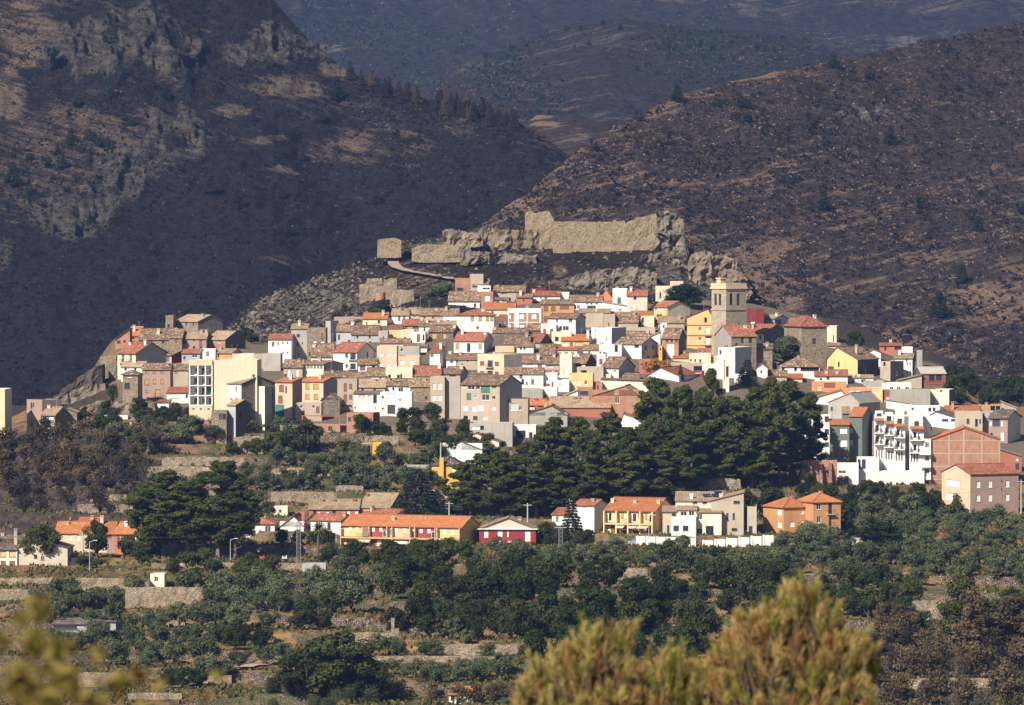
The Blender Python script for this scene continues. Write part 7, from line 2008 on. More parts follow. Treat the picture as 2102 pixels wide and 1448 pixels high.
OL = [
 (490, 600, 884, 896, 8, 36, 'olive tree on the ledge below the dark green garage door', 'olives on the ledge under the bottom row'),
 (572, 682, 954, 967, 5, 46, 'olive tree just left of the dark garden gateway', 'olives by the gateway'),
 (690, 748, 936, 946, 3, 42, 'olive tree left of the small yellow hut', 'olives left of the yellow hut'),
 (682, 745, 957, 963, 3, 44, 'olive tree right beside the dark garden gateway', 'olives right of the gateway'),
 (724, 885, 950, 965, 11, 46, 'olive tree in the row below the small yellow hut', 'olive row below the yellow hut'),
 (500, 642, 996, 1012, 8, 46, 'olive tree on the terrace right of the playground pines', 'olives right of the playground pines'),
 (640, 890, 992, 1008, 17, 46, 'olive tree in the long row above the pale roofed back houses', 'long olive row above the back houses'),
 (500, 560, 1030, 1062, 4, 40, 'small olive near the pale flat-topped hut', 'small olives near the pale hut'),
 (1128, 1425, 1148, 1166, 18, 46, 'olive tree in the row in front of yellow terraces and modern villa', 'olive row before the modern villa'),
 (972, 1130, 1152, 1166, 10, 42, 'olive tree in the row in front of the dark red house', 'olive row before the dark red house'),
 (1000, 1150, 1174, 1192, 8, 48, 'olive tree on the bank under the dark red house row', 'olives on the bank below'),
 (1400, 1610, 1162, 1184, 11, 50, 'olive tree below the right garden wall of the modern villa', 'olives below the villa wall'),
 (1600, 1705, 1112, 1140, 6, 60, 'large olive in front of the orange-tan houses', 'olives before the orange-tan houses'),
 (1768, 1890, 1072, 1104, 8, 58, 'olive tree uphill right of the orange-tan houses', 'olives right of the orange houses'),
 (1890, 2120, 1076, 1112, 12, 54, 'olive tree below the peach apartment house', 'olives under the peach apartments'),
 (1780, 2120, 1122, 1146, 15, 52, 'olive tree in the upper right field row', 'upper row of right olive field'),
 (1560, 2120, 1153, 1171, 22, 52, 'olive tree in the middle right field row', 'middle row of right olive field'),
 (1590, 2120, 1180, 1203, 22, 50, 'olive tree in the lowest right field row above a dry bank', 'lowest row of right olive field'),
 (120, 280, 1222, 1246, 6, 60, 'olive tree before the reddish bank wall, lower left', 'olives by the reddish bank'),
 (360, 445, 1222, 1244, 4, 60, 'olive tree right of the reddish bank wall', 'olives right of the reddish bank'),
 (430, 570, 1200, 1252, 10, 60, 'olive tree below the pale utility shed and pine wall', 'olives below the utility shed'),
 (380, 480, 1262, 1292, 6, 58, 'olive tree on the step between the left field walls', 'olives between left field walls'),
 (50, 150, 1250, 1292, 6, 58, 'olive tree left of the grey field barn', 'olives left of the barn'),
 (180, 570, 1292, 1320, 17, 58, 'olive tree in the row in front of the grey field barn', 'olive row before the barn'),
 (100, 420, 1322, 1374, 18, 58, 'olive tree in the lowest left field above the field wall', 'lowest left olives'),
 (420, 510, 1372, 1398, 3, 62, 'olive tree beside the white pillar shrine', 'olives beside the pillar'),
 (480, 670, 1232, 1268, 10, 60, 'olive tree in the clump left of the dry grass path', 'olives left of grass path'),
 (640, 800, 1196, 1232, 8, 62, 'olive tree upslope of the dry grass path', 'olives above grass path'),
 (525, 640, 1345, 1390, 3, 54, 'lone olive between the pillar shrine and big dark tree', 'olives near the big dark tree'),
 (770, 1065, 1384, 1412, 14, 50, 'olive tree in the row below the long pinkish wall', 'olives below the pinkish wall'),
 (770, 880, 1338, 1376, 4, 48, 'olive tree at the left end of the long pinkish wall', 'olives at pinkish wall end'),
 (890, 1075, 1320, 1392, 6, 46, 'small olive above the long pinkish wall', 'olives above the pinkish wall'),
 (690, 730, 1252, 1268, 1, 82, 'big pale olive standing alone right of the dry grass path', None),
]
for b in OL: band('olive', *b)
BR = [
 ('garden', 672, 975, 1140, 1162, 20, 46, 'bright leafy garden bush in front of the long terrace', 'garden bushes before the long terrace'),
 ('broad', 790, 905, 1160, 1198, 6, 72, 'dark leafy tree below the garden bushes of the long terrace', 'dark trees below the garden bushes'),
 ('broad', 800, 1330, 1212, 1305, 34, 78, 'dark leafy tree in the thicket crossing the lower middle', 'thicket of the lower middle'),
 ('garden', 930, 1080, 1215, 1240, 6, 60, 'lighter green bush on the upper edge of the middle thicket', 'lighter bushes on the thicket'),
 ('broad', 1330, 1600, 1185, 1300, 18, 74, 'dark leafy tree behind the blurred golden pine tops', 'dark trees behind the golden pines'),
 ('broad', 1070, 1440, 1300, 1362, 20, 72, 'dark tree', 'dark trees just above the golden pines'),
 ('garden', 1690, 1870, 1216, 1262, 16, 56, 'low green vine bush on the two steps right of the golden pine', 'green vine bushes on the steps'),
 ('broad', 812, 890, 862, 912, 8, 46, 'dark tree growing against the slim beige flats', 'trees against the slim flats'),
 ('broad', 728, 805, 884, 910, 7, 36, 'dark bush below the low brick house', 'bushes under the brick house'),
 ('garden', 880, 1005, 898, 948, 10, 52, 'green bush between the old flats and the white gables', 'bushes above the white gables'),
 ('broad', 278, 395, 846, 888, 8, 44, 'dark garden tree below the broad ochre-shuttered house', 'garden trees on the spur foot'),
 ('broad', 158, 240, 874, 894, 5, 42, 'dark tree below the pale limestone slope', 'trees under the limestone slope'),
 ('olive', 155, 470, 895, 915, 12, 48, 'grey-green tree along the garden edge under the spur', 'grey-green trees under the spur'),
 ('garden', 455, 565, 926, 942, 6, 50, 'round orchard tree left of the rubble terrace wall', 'orchard trees on the terrace'),
 ('broad', 592, 640, 916, 932, 2, 76, 'large dark tree under the roofless brick frame', 'dark trees under the brick frame'),
 ('broad', 1640, 1905, 1026, 1076, 30, 48, 'dark leafy bush on the bank below the stepped white flats', 'bushes under the stepped flats'),
 ('garden', 1895, 1985, 1030, 1072, 6, 52, 'bright bush beside the peach apartment house', 'bushes by the peach apartments'),
 ('broad', 1530, 1575, 1060, 1078, 2, 78, 'dark tree between the modern villa and orange-tan houses', 'trees right of the modern villa'),
 ('broad', 1945, 2110, 806, 838, 12, 48, 'dark tree behind the village at the far right edge', 'trees at right edge behind village'),
 ('broad', 1945, 1990, 778, 806, 3, 46, 'dark tree behind the porch cottage', 'trees behind the porch cottage'),
 ('broad', 1235, 1330, 1040, 1062, 5, 50, 'dark shrub at the foot of the grove behind yellow terraces', 'shrubs behind yellow terraces'),
 ('broad', 575, 700, 1112, 1140, 6, 34, 'dark garden bush around the palm', 'bushes around the palm'),
 ('garden', 250, 320, 1128, 1168, 4, 56, 'round bush left of the long pale stone wall', 'bushes left of the pale wall'),
 ('broad', 1105, 1235, 1112, 1132, 7, 40, 'garden shrub in front of the white red-roofed villa', 'shrubs before the white villa'),
 ('garden', 330, 560, 1178, 1200, 10, 46, 'bushy vine under the long pale stone wall', 'vines under the pale wall'),
 ('scrub', 1590, 1760, 1096, 1140, 8, 40, 'low scrub on the bank of the orange-tan houses', 'scrub near orange houses'),
 ('scrub', 1385, 1500, 1140, 1156, 8, 26, 'weedy shrub along the white garden wall', 'weeds along the garden wall'),
 ('burnt_shrub', -30, 330, 900, 1005, 34, 64, 'brown scorched bush in the burnt ground at the left', 'scorched bushes at the left'),
 ('singed', 20, 290, 940, 1062, 26, 60, 'black charred bush in the burnt gully at the left', 'charred bushes in the left gully'),
 ('bare', 120, 330, 930, 1030, 11, 70, 'bare grey fire-killed tree in the left gully', 'bare trees in the left gully'),
 ('burnt_shrub', 325, 475, 882, 912, 9, 48, 'brown scorched bush under the yellow loggia flats', 'scorched bushes under yellow flats'),
 ('burnt_shrub', 1760, 2110, 1310, 1455, 32, 84, 'brown scorched shrub on the burnt ground at lower right', 'scorched shrubs at lower right'),
 ('singed', 1780, 2110, 1290, 1440, 12, 76, 'black charred shrub at lower right', 'charred shrubs at lower right'),
 ('broad', 1830, 2110, 1262, 1340, 9, 72, 'dark green tree', 'green trees at the lower right edge'),
 ('burnt_shrub', 1790, 1880, 1240, 1290, 6, 60, 'brown bush left of the ruined stone shelter', 'brown bushes by the shelter'),
 ('burnt_shrub', 780, 1070, 1418, 1452, 12, 58, 'reddish brown scorched bush at the bottom beside the small tiled hut', 'scorched bushes by the tiled hut'),
 ('bare', 1900, 2090, 1360, 1420, 4, 80, 'bare pale dead tree on the lower right terrace', 'dead trees at lower right'),
 ('reed', 540, 790, 1424, 1462, 16, 40, 'tall reed clump at the bottom in front of big dark tree', 'reeds at the bottom edge'),
 ('broad', 600, 690, 1268, 1300, 4, 62, 'dark bush on the dry grass slope, left of centre', 'bushes on the dry grass slope'),
 ('broad', 840, 1080, 1288, 1322, 10, 56, 'dark hedge-like bush above the light rubble walls', 'hedge bushes above rubble walls'),
 ('broad', 470, 560, 1310, 1345, 5, 56, 'dark bush right of the olive row before the barn', 'dark bushes by the olive row'),
 ('broad', 330, 410, 1398, 1412, 3, 54, 'dark hedge left of the white pillar shrine', 'hedge by the pillar'),
]
for b in BR: band(*b)
tree('big', 690, 1292, 1448, 150, 'very large dark tree at the bottom left of centre', D=1003)
tree('big', 625, 1330, 1448, 110, 'left shoulder tree beside the very large dark tree', D=1004)
tree('big', 745, 1340, 1452, 100, 'right shoulder tree beside the very large dark tree', D=1002)
tree('big', 845, 1140, 1205, 78, 'tall dark round tree just below the long terrace gardens')
tree('big', 1805, 1070, 1142, 92, 'dense dark holm oak right of the curving lane')
tree('singed_pine', 1972, 1180, 1330, 84, 'tall half green half singed tree beside the ruined shelter', mat=F_PINE)
tree('singed_pine', 1998, 1205, 1345, 62, 'brown singed trunk-like tree leaning on the half green one')
tree('singed_pine', 2062, 1215, 1350, 110, 'olive-brown singed tree at the right edge')
tree('singed_pine', 2100, 1240, 1352, 80, 'second singed tree cut by the right edge')
tree('big', 1408, 582, 632, 76, 'dark tree beside the cream house by the church tower', mat=F_DARK)
tree('big', 1612, 688, 748, 68, 'grey-green tree in front of the square stone tower', mat=F_OLIVE)
tree('garden', 1756, 678, 716, 38, 'small green tree right of the square stone tower')
tree('cedar', 857, 962, 1062, 96, 'wide dark cedar left of the grove')
tree('cedar', 1174, 1022, 1112, 52, 'dark conifer in front of the white red-roofed villa')
tree('cedar', 1534, 738, 792, 46, 'dark blue conifer in front of the white house with grey side')
tree('cedar', 1397, 748, 782, 14, 'tiny cypress above the grove beside red roof')
tree('big', 84, 1075, 1168, 78, 'maple-like tree before the blank beige gable, far left', mat=F_GARDEN)
tree('big', 198, 1066, 1152, 52, 'slim dark tree in front of the peach house')
tree('broad', 172, 1140, 1176, 44, 'round dark shrub beside the white stained shed')
tree('garden', 204, 1146, 1176, 30, 'clipped cypress-like shrub right of the dark round one')
tree('big', 1738, 1050, 1092, 30, 'small round tree right of the orange-tan houses', mat=F_DARK)
tree('broad', 1340, 735, 768, 46, 'yellow autumn creeper glowing against the terracotta wall', mat=F_AUTUMN, name='autumn_creeper', cat='creeper')
tree('broad', 1365, 740, 764, 34, 'second yellow autumn bush right of the creeper', mat=F_AUTUMN)
tree('garden', 1420, 975, 1010, 70, 'pale yellow-green creeper over the rubble wall at the grove foot', mat=F_CREEPER, name='creeper', cat='creeper')
tree('garden', 232, 786, 830, 24, 'bright ivy patch on the bank left of the turret house', name='ivy', cat='ivy')
tree('garden', 215, 822, 858, 26, 'lower ivy patch on the bank left of the turret house', name='ivy', cat='ivy')
tree('scrub', 500, 664, 692, 40, 'dark bush beside the black-sided brick house on the spur')
tree('scrub', 515, 678, 705, 36, 'dark green bush under the rocky slope, left of white red-roofed house')
tree('garden', 1660, 968, 1002, 26, 'ivy hanging over the brick buttress wall', name='ivy', cat='ivy', D=1319)
tree('garden', 522, 832, 866, 20, 'small tree between the dark shed and the peach house')
tree('garden', 860, 880, 905, 60, 'bush mound at the foot of the slim beige flats')
def palm():
 p, D = ground_pt(653, 1142)
 r = random.Random(5)
 o = empty('palm_tree', p, 'fan palm with ragged crown standing before the white houses', 'palm tree')
 H = zat(1085, D) - p.z
 mb = MB()
 for i in range(8): mb.tube((0, 0, H * i / 8 - .3), (0, 0, H * (i + 1) / 8 - .2), .34 - .008 * i, .27, 8)
 mb.build('trunk', bark((0.15, 0.11, 0.075)), o)
 mat = foliage((0.05, 0.075, 0.025), (0.09, 0.11, 0.04), .2, .3)
 for k in range(34):
  a = r.uniform(0, 6.28); e = r.uniform(-.7, 1.3); L = r.uniform(1.7, 2.3)
  m = MB(); prev = Vector((0, 0, H - .2)); d = Vector((math.cos(a) * math.cos(e), math.sin(a) * math.cos(e), math.sin(e)))
  s = Vector((-math.sin(a), math.cos(a), 0))
  for q in range(5):
   nx = prev + d * L / 5; wd = .34 * (1 - abs(q - 2) / 4)
   m.poly([prev - s * wd - Vector((0, 0, .12)), prev, nx, nx - s * wd * .8 - Vector((0, 0, .12))]); m.poly([prev, prev + s * wd - Vector((0, 0, .12)), nx + s * wd * .8 - Vector((0, 0, .12)), nx])
   prev = nx; d = (d + Vector((0, 0, -.22))).normalized()
  m.build('frond', mat, o)
palm()
HR, HL = [], []
# trees scattered on the hills ------------------------------------------
def ordinals(group, short, items):
 items = sorted(items, key=lambda t: t[0])
 for i, (x, o) in enumerate(items):
  o['label'] = f"{ORD[i + 1]} {short} from the left, of the {group}"
def hill_plant(kind, hit, px, py, hpx, label, group=None, wide=None, **kw):
 p = hit(px, py)
 h = hpx * p.y / FPX
 return plant(kind, p + Vector((0, 0, -.3)), h * wide if wide else None, h, label, group, **kw)
for (px, py, h, k) in ((1390, 208, 38, 'hill_pine'), (1712, 140, 36, 'hill_pine'), (1470, 220, 22, 'scrub'), (1513, 222, 26, 'scrub'), (1530, 224, 26, 'scrub'), (1536, 254, 26, 'scrub'), (1828, 297, 40, 'hill_pine'), (1690, 430, 42, 'hill_pine'),
      (1888, 430, 30, 'scrub'), (2008, 476, 34, 'hill_pine'), (1975, 582, 40, 'hill_pine'), (1928, 652, 54, 'hill_pine'), (1310, 252, 28, 'singed'), (1366, 276, 24, 'singed'), (1216, 312, 30, 'singed'), (1786, 166, 22, 'scrub'), (2098, 442, 32, 'scrub'), (1682, 190, 20, 'singed'), (1966, 188, 22, 'singed'), (1905, 492, 16, 'singed')):
 HR.append((px, hill_plant(k, hit_right, px, py, h, 'lone dark tree casting a shadow on the brown right hill', 'dark trees dotted over the right hill', 1.0 if k != 'hill_pine' else .75)))
ordinals('dark trees dotted over the right hill', 'tree', HR)
for (px, py, h, k) in ((26, 384, 50, 'hill_pine'), (108, 124, 28, 'scrub'), (162, 222, 28, 'scrub'), (226, 206, 26, 'hill_pine'), (340, 206, 26, 'hill_pine'), (146, 300, 36, 'hill_pine'), (183, 292, 30, 'scrub'), (206, 302, 28, 'scrub'), (222, 312, 26, 'scrub'), (120, 350, 36, 'scrub'), (94, 345, 28, 'scrub'), (62, 332, 18, 'scrub'),
      (118, 320, 24, 'hill_pine'), (60, 400, 16, 'scrub'), (385, 115, 26, 'singed'), (270, 262, 18, 'scrub'), (310, 330, 24, 'singed'), (367, 352, 18, 'scrub'), (325, 406, 10, 'scrub'), (690, 205, 50, 'hill_pine'), (216, 88, 18, 'scrub')):
 HL.append((px, hill_plant(k, hit_left, px, py, h, 'dark surviving tree on the left rocky hill', 'surviving trees on the left hill', 1.0 if k != 'hill_pine' else .8)))
ordinals('surviving trees on the left hill', 'tree', HL)
BD = []
for (px, py, h) in ((432, 398, 44), (486, 432, 46), (576, 408, 34), (620, 330, 26), (705, 445, 30), (660, 250, 26), (590, 480, 30), (520, 250, 26), (770, 420, 34), (820, 380, 30), (860, 300, 26)):
 BD.append((px, hill_plant('burnt_pine', hit_left, px, py, h, 'thin black dead tree', 'black dead trees on the left hill', .7)))
ordinals('black dead trees on the left hill', 'one', BD)
rr_ = random.Random(3)
RP, ST, KN = [], [], []
for i in range(60):
 px = rr_.choice([rr_.uniform(715, 860), rr_.uniform(895, 1060), rr_.uniform(895, 1060)])
 y = np.interp(px, LH_X, LH_Y) + rr_.uniform(3, 24)
 RP.append((px, y, hill_plant('brown_pine' if rr_.random() < .22 else 'burnt_pine', hit_left, px, y, rr_.uniform(20, 44), 'charred slender pine', 'charred left ridge row', rr_.uniform(.4, .6))))
name_each('charred left ridge row', 'pine', RP)
for i in range(54):
 px = rr_.uniform(920, 1620); yt = np.interp(px, SPUR_X, SPUR_Y)
 y = yt + 4 + rr_.random() ** 1.3 * 110
 ST.append((px, y, hill_plant(rr_.choice(['scrub', 'hill_pine', 'burnt_pine', 'scrub']), hit_spur, px, y, rr_.uniform(7, 17), 'tiny hazy tree', 'hazy middle spur trees', .9)))
name_each('hazy middle spur trees', 'one', ST)
for (px, py, h) in ((560, 668, 14), (600, 640, 12), (640, 668, 18), (690, 655, 20), (705, 640, 18), (655, 610, 12), (735, 668, 16), (790, 640, 30), (770, 655, 24), (900, 610, 26), (915, 602, 24), (880, 612, 18), (1150, 600, 10), (1345, 590, 16), (1400, 560, 16), (1340, 560, 14), (585, 610, 10), (1580, 640, 24), (1560, 650, 22), (1590, 660, 18)):
 KN.append((px, hill_plant(rr_.choice(['scrub', 'burnt_shrub', 'olive']), hit_castle, px, py, h, 'low dry shrub', 'shrubs on the castle knoll', 1.3)))
ordinals('shrubs on the castle knoll', 'one', KN)
# loose undergrowth over the fields: nobody could count it ---------------
def undergrowth():
 r = np.random.default_rng(8)
 def tufts(name, n, region, mat, w, h, label, blades=3):
  px = r.uniform(region[0], region[1], n); D = r.uniform(region[2], region[3], n)
  k = fbm(px / 60, D / 14, 3, 44) + r.normal(size=n) * .12 > region[4]
  px, D = px[k], D[k]
  z = ground_z(px, D); X = (px - CX) / FPX * (D * CP - z * SP)
  V = []
  base = np.stack([X, D, z], 1)
  for b in range(blades):
   a = r.uniform(0, 6.28, len(px)); e = np.stack([np.cos(a), np.sin(a), np.zeros_like(a)], 1)
   s = r.uniform(.5, 1.3, len(px))[:, None]
   off = r.normal(size=(len(px), 3)) * np.array([.35, .35, .0]) * w
   up = np.array([0, 0, 1.0]) * h * s + r.normal(size=(len(px), 3)) * .25 * h
   p = base + off - np.array([0, 0, .1])
   V.append(np.stack([p - e * w * s * .5, p + e * w * s * .5, p + e * w * s * .35 + up, p - e * w * s * .35 + up], 1))
  V = np.concatenate(V).reshape(-1, 3)
  o = put(bpy.data.objects.new(name, mesh_np(name, V, np.arange(len(V)).reshape(-1, 4), [mat])))
  tag(o, label, kind='stuff')
 tufts('dry_grass', 42000, (-80, 2180, 990, 1345, .44), foliage((0.24, 0.16, 0.07), (0.15, 0.095, 0.042), .15, .2), .45, .38, 'dry straw-coloured grass over the terraces')
 tufts('green_weeds', 30000, (-80, 2180, 990, 1350, .50), foliage((0.05, 0.068, 0.02), (0.085, 0.085, 0.03), .15, .2), .55, .55, 'green weeds and brambles on the terrace banks')
undergrowth()
def scatter(name, hit, n, seed, size, mat, label, tall=1.0, keep=None, faces='stone', lean=0.0):
 """thousands of small stones or burnt tufts lying on a slope, one object"""
 G = hit.grid; r = np.random.default_rng(seed)
 i = r.integers(0, G.shape[0] - 1, n); j = r.integers(0, G.shape[1] - 1, n)
 u, v = r.random(n)[:, None], r.random(n)[:, None]
 P = (G[i, j] * (1 - u) + G[i + 1, j] * u) * (1 - v) + (G[i, j + 1] * (1 - u) + G[i + 1, j + 1] * u) * v
 px, py = proj(P[:, 0], P[:, 1], P[:, 2])
 k = (px > -60) & (px < 2160) & (py > -30)
 if keep is not None: k &= keep(px, py, P) > r.random(n)
 P = P[k]; n = len(P)
 s = (size[0] + (size[1] - size[0]) * r.random(n) ** 2.5)[:, None]
 if faces == 'stone':
  a0 = r.uniform(0, 6.28, n); ring = []
  for q in range(4):
   a = a0 + q * 1.571 + r.uniform(-.4, .4, n)
   ring.append(P + np.stack([np.cos(a), np.sin(a), np.full(n, -.25)], 1) * s * r.uniform(.7, 1.2, n)[:, None])
  top = P + np.stack([r.normal(size=n) * .25, r.normal(size=n) * .25, r.uniform(.5, 1.0, n) * tall], 1) * s
  V = np.stack(ring + [top], 1).reshape(-1, 3)
  b = np.arange(n)[:, None] * 5
  F = np.concatenate([np.stack([b[:, 0] + q, b[:, 0] + (q + 1) % 4, b[:, 0] + 4], 1) for q in range(4)])
 else:
  Vs = []
  for q in range(7):
   c = P + r.normal(size=(n, 3)) * s * np.array([.45, .45, .25]) + np.array([0, 0, .35]) * s * tall
   a = r.normal(size=(n, 3)); a /= np.linalg.norm(a, axis=1)[:, None]
   e = np.cross(a, r.normal(size=(n, 3))); e /= np.linalg.norm(e, axis=1)[:, None]
   w = s * .42
   Vs.append(np.stack([c - a * w, c + e * w * .8, c + a * w, c - e * w * .8], 1))
  V = np.concatenate(Vs).reshape(-1, 3); F = np.arange(len(V)).reshape(-1, 4)
 tag(put(bpy.data.objects.new(name, mesh_np(name, V, F, [mat]))), label, kind='stuff')
PALE = rock_mat((0.42, 0.38, 0.33), (0.24, 0.21, 0.18)); TANS = rock_mat((0.30, 0.215, 0.145), (0.16, 0.11, 0.075))
OCH = foliage((0.26, 0.165, 0.10), (0.15, 0.095, 0.06), .02, .3); BLK = foliage((0.014, 0.013, 0.013), (0.034, 0.028, 0.024), .02, .3); OLV = foliage((0.040, 0.042, 0.020), (0.075, 0.066, 0.032), .05, .4)
right_k = lambda px, py, P: np.clip(.25 + 1.3 * (fbm(P[:, 0] / 30, P[:, 2] / 10, 4, 201) - .35), 0, 1) * (1 - .6 * blob(px, py, 1950, 190, 320, 110))
scatter('hill_stones', hit_right, 15000, 1, (.2, .8), PALE, 'pale stones scattered over the right hill', .35, right_k)
scatter('hill_scrub', hit_right, 30000, 2, (.5, 1.7), BLK, 'burnt scrub stubs over the right hill', 1.0, lambda px, py, P: np.clip(fbm(P[:, 0] / 18, P[:, 2] / 9, 4, 202) * 1.6 - .25, 0, 1), 'tuft')
scatter('dry_scrub', hit_right, 40000, 3, (.3, 1.0), OCH, 'ochre tufts over the right hill', .6, lambda px, py, P: np.clip(2.4 * (fbm(P[:, 0] / 22 + P[:, 2] / 30, P[:, 2] / 6, 4, 203) - .40), 0, 1) * (.55 + .45 * sstep(180, 420, py)), 'tuft')
left_k = lambda px, py, P: np.clip(.1 + 2.2 * (fbm(P[:, 0] / 26, P[:, 2] / 14, 4, 204) - .42), 0, 1) * (1 - .85 * sstep(300, 520, py + (300 - px) * .15))
scatter('hill_stones', hit_left, 16000, 4, (.2, .65), TANS, 'tan stones scattered over the left hill', .4, left_k)
scatter('hill_scrub', hit_left, 26000, 5, (.4, 1.6), BLK, 'burnt scrub stubs over the left hill', 1.0, lambda px, py, P: np.clip(fbm(P[:, 0] / 20, P[:, 2] / 10, 4, 205) * 1.6 - .3, 0, 1), 'tuft')
scatter('green_scrub', hit_left, 5000, 6, (.6, 2.2), OLV, 'surviving green scrub on the left hill', 1.0, lambda px, py, P: blob(px, py, 120, 310, 220, 130) * .8, 'tuft')
scatter('green_scrub', hit_spur, 12000, 7, (1.0, 3.0), F_DARK, 'surviving green scrub on the middle spur', 1.0, lambda px, py, P: np.clip(2.6 * (fbm(P[:, 0] / 60, P[:, 2] / 30, 4, 206) - .48), 0, 1), 'tuft')
scatter('hill_stones', hit_spur, 12000, 8, (.4, 1.2), TANS, 'tan stones on the middle spur', .6, lambda px, py, P: np.clip(2.4 * (fbm(P[:, 0] / 50 + 9, P[:, 2] / 20, 4, 207) - .5), 0, 1))
scatter('green_scrub', hit_far, 26000, 9, (1.5, 4.0), F_DARK, 'scrub on the far mountain', 1.0, lambda px, py, P: np.clip(2.6 * (fbm(P[:, 0] / 90, P[:, 2] / 40, 4, 208) - .50), 0, 1), 'tuft')
scatter('hill_stones', hit_far, 16000, 10, (.6, 1.6), TANS, 'pale stones on the far mountain', .6, lambda px, py, P: np.clip(2.4 * (fbm(P[:, 0] / 80 + 9, P[:, 2] / 26, 4, 209) - .5), 0, 1))
knoll = lambda px, py, P: (py < 700) * (blob(px, py, 620, 640, 200, 90) * .9 + .25)
scatter('knoll_stones', hit_castle, 9000, 11, (.2, 1.1), ROCK, 'grey rocks strewn over the castle knoll', .7, knoll)
scatter('knoll_scrub', hit_castle, 7000, 12, (.3, 1.1), OLV, 'dry scrub on the castle knoll', 1.0, lambda px, py, P: knoll(px, py, P) * np.clip(2.4 * (fbm(P[:, 0] / 9, P[:, 2] / 6, 3, 210) - .42), 0, 1), 'tuft')
scatter('knoll_burnt_scrub', hit_castle, 9000, 13, (.3, 1.0), BLK, 'burnt scrub on the castle knoll', 1.0, lambda px, py, P: np.clip(fbm(P[:, 0] / 9, P[:, 2] / 6, 3, 211) * 1.6 - .3, 0, 1), 'tuft')
# ------------------------------------------------------------------ street furniture, vehicles and small things
def pole_thing(name, px, yt, yb, label, cat, group=None, D=None, r=.14, mat=None, arm=0.0, part='post'):
 p, D = ground_pt(px, yb, D)
 h = zat(yt, D) - p.z
 o = empty(name, p, label, cat, group)
 mb = MB(); mb.tube((0, 0, -.5), (0, 0, h), r, r * .65, 8); mb.build(part, mat or GALV, o)
 if arm:
  a = MB(); a.tube((0, 0, h - .1), (arm, 0, h + .25), .06, .05, 6); a.build('arm', GALV, o)
  l = MB(); l.box(arm - .1, arm + .65, -.16, .16, h + .18, h + .32); l.build('lamp', paint((0.5, 0.5, 0.48)), o)
 return o
CONC = plaster((0.42, 0.39, 0.35), .3)
for px, yt, yb, D, lab in ((1083, 1033, 1110, None, 'concrete utility pole behind the dark red house'), (1880, 1015, 1058, None, 'pale concrete utility pole on the bank left of peach apartments'), (1906, 1010, 1058, None, 'grey utility pole right next to the pale one'), (2096, 985, 1070, None, 'tall pole at the right edge beside peach apartments'), (922, 1030, 1066, None, 'concrete pole under the beige gable by the grove'), (170, 1093, 1140, None, 'concrete pole beside the slim dark tree')):
 o = pole_thing('utility_pole', px, yt, yb, lab, 'utility pole', D=D, r=.2, mat=CONC)
 h = o.children[0].dimensions.z - .5
 m = MB(); m.box(-.9, .9, -.05, .05, h - .5, h - .38); m.build('crossarm', GALV, o)
for px, yt, yb, lab in ((184, 1112, 1182, 'slim street lamp in front of the white stained shed'), (473, 1108, 1158, 'street lamp under the playground pines'), (690, 1088, 1132, 'street lamp left of the long terrace'), (1332, 1060, 1118, 'street lamp before yellow terraces'), (1768, 1048, 1078, 'street lamp right of the orange-tan houses')):
 pole_thing('street_lamp', px, yt, yb, lab, 'street lamp', r=.09, arm=.9)
LAT = paint((0.2, 0.2, 0.2), .5)
def wire(px0, py0, px1, py1, D0, D1, label):
 a, b = at(px0, py0, D0), at(px1, py1, D1); m = MB(); p = a
 for i in range(1, 15):
  t = i / 14; q = a.lerp(b, t) - Vector((0, 0, 4 * t * (1 - t) * .025 * (b - a).length))
  m.tube(p - a, q - a, .025, .025, 3); p = q
 o = m.build('power_line', IRON); o.location = a
 tag(o, label, 'power line')
_d = lambda x, y: ground_hit(x, y)
wire(1880, 1019, 2096, 990, _d(1880, 1058), _d(2096, 1070), 'overhead wire from the pale pole to the right edge pole')
wire(1083, 1037, 922, 1034, _d(1083, 1110), _d(922, 1066), 'overhead wire between the poles beside the grove')
wire(613, 1074, 170, 1097, _d(613, 1166), _d(170, 1140), 'overhead wire from the tall pylon to the left pole')
wire(613, 1074, 1151, 1084, _d(613, 1166), _d(1151, 1150), 'overhead wire between the two lattice pylons')
def lattice(px, yt, yb, lab):
 p, D = ground_pt(px, yb); h = zat(yt, D) - p.z
 o = empty('lattice_pylon', p, lab, 'pylon')
 w = .42
 for sx in (-1, 1):
  for sy in (-1, 1):
   m = MB(); m.tube((sx * w, sy * w, -.3), (sx * w * .75, sy * w * .75, h), .06, .05, 4); m.build('leg', LAT, o)
 n = int(h / .8); m = MB()
 for i in range(n):
  a, b = h * i / n, h * (i + 1) / n
  for sy in (-1, 1):
   m.tube((-w, sy * w, a), (w, sy * w, b), .03, .03, 3); m.tube((w, sy * w, a), (-w, sy * w, b), .03, .03, 3); m.tube((-w, sy * w, b), (w, sy * w, b), .035, .035, 3)
  for sx in (-1, 1): m.tube((sx * w, -w, a), (sx * w, w, b), .03, .03, 3)
 m.build('bracing', LAT, o)
 m = MB(); m.box(-1.3, 1.3, -.06, .06, h - .2, h - .06); m.build('crossarm', GALV, o)
lattice(1151, 1082, 1150, 'lattice pylon in the olives left of the yellow terraces')
lattice(613, 1072, 1166, 'tall lattice pylon beside the playground')
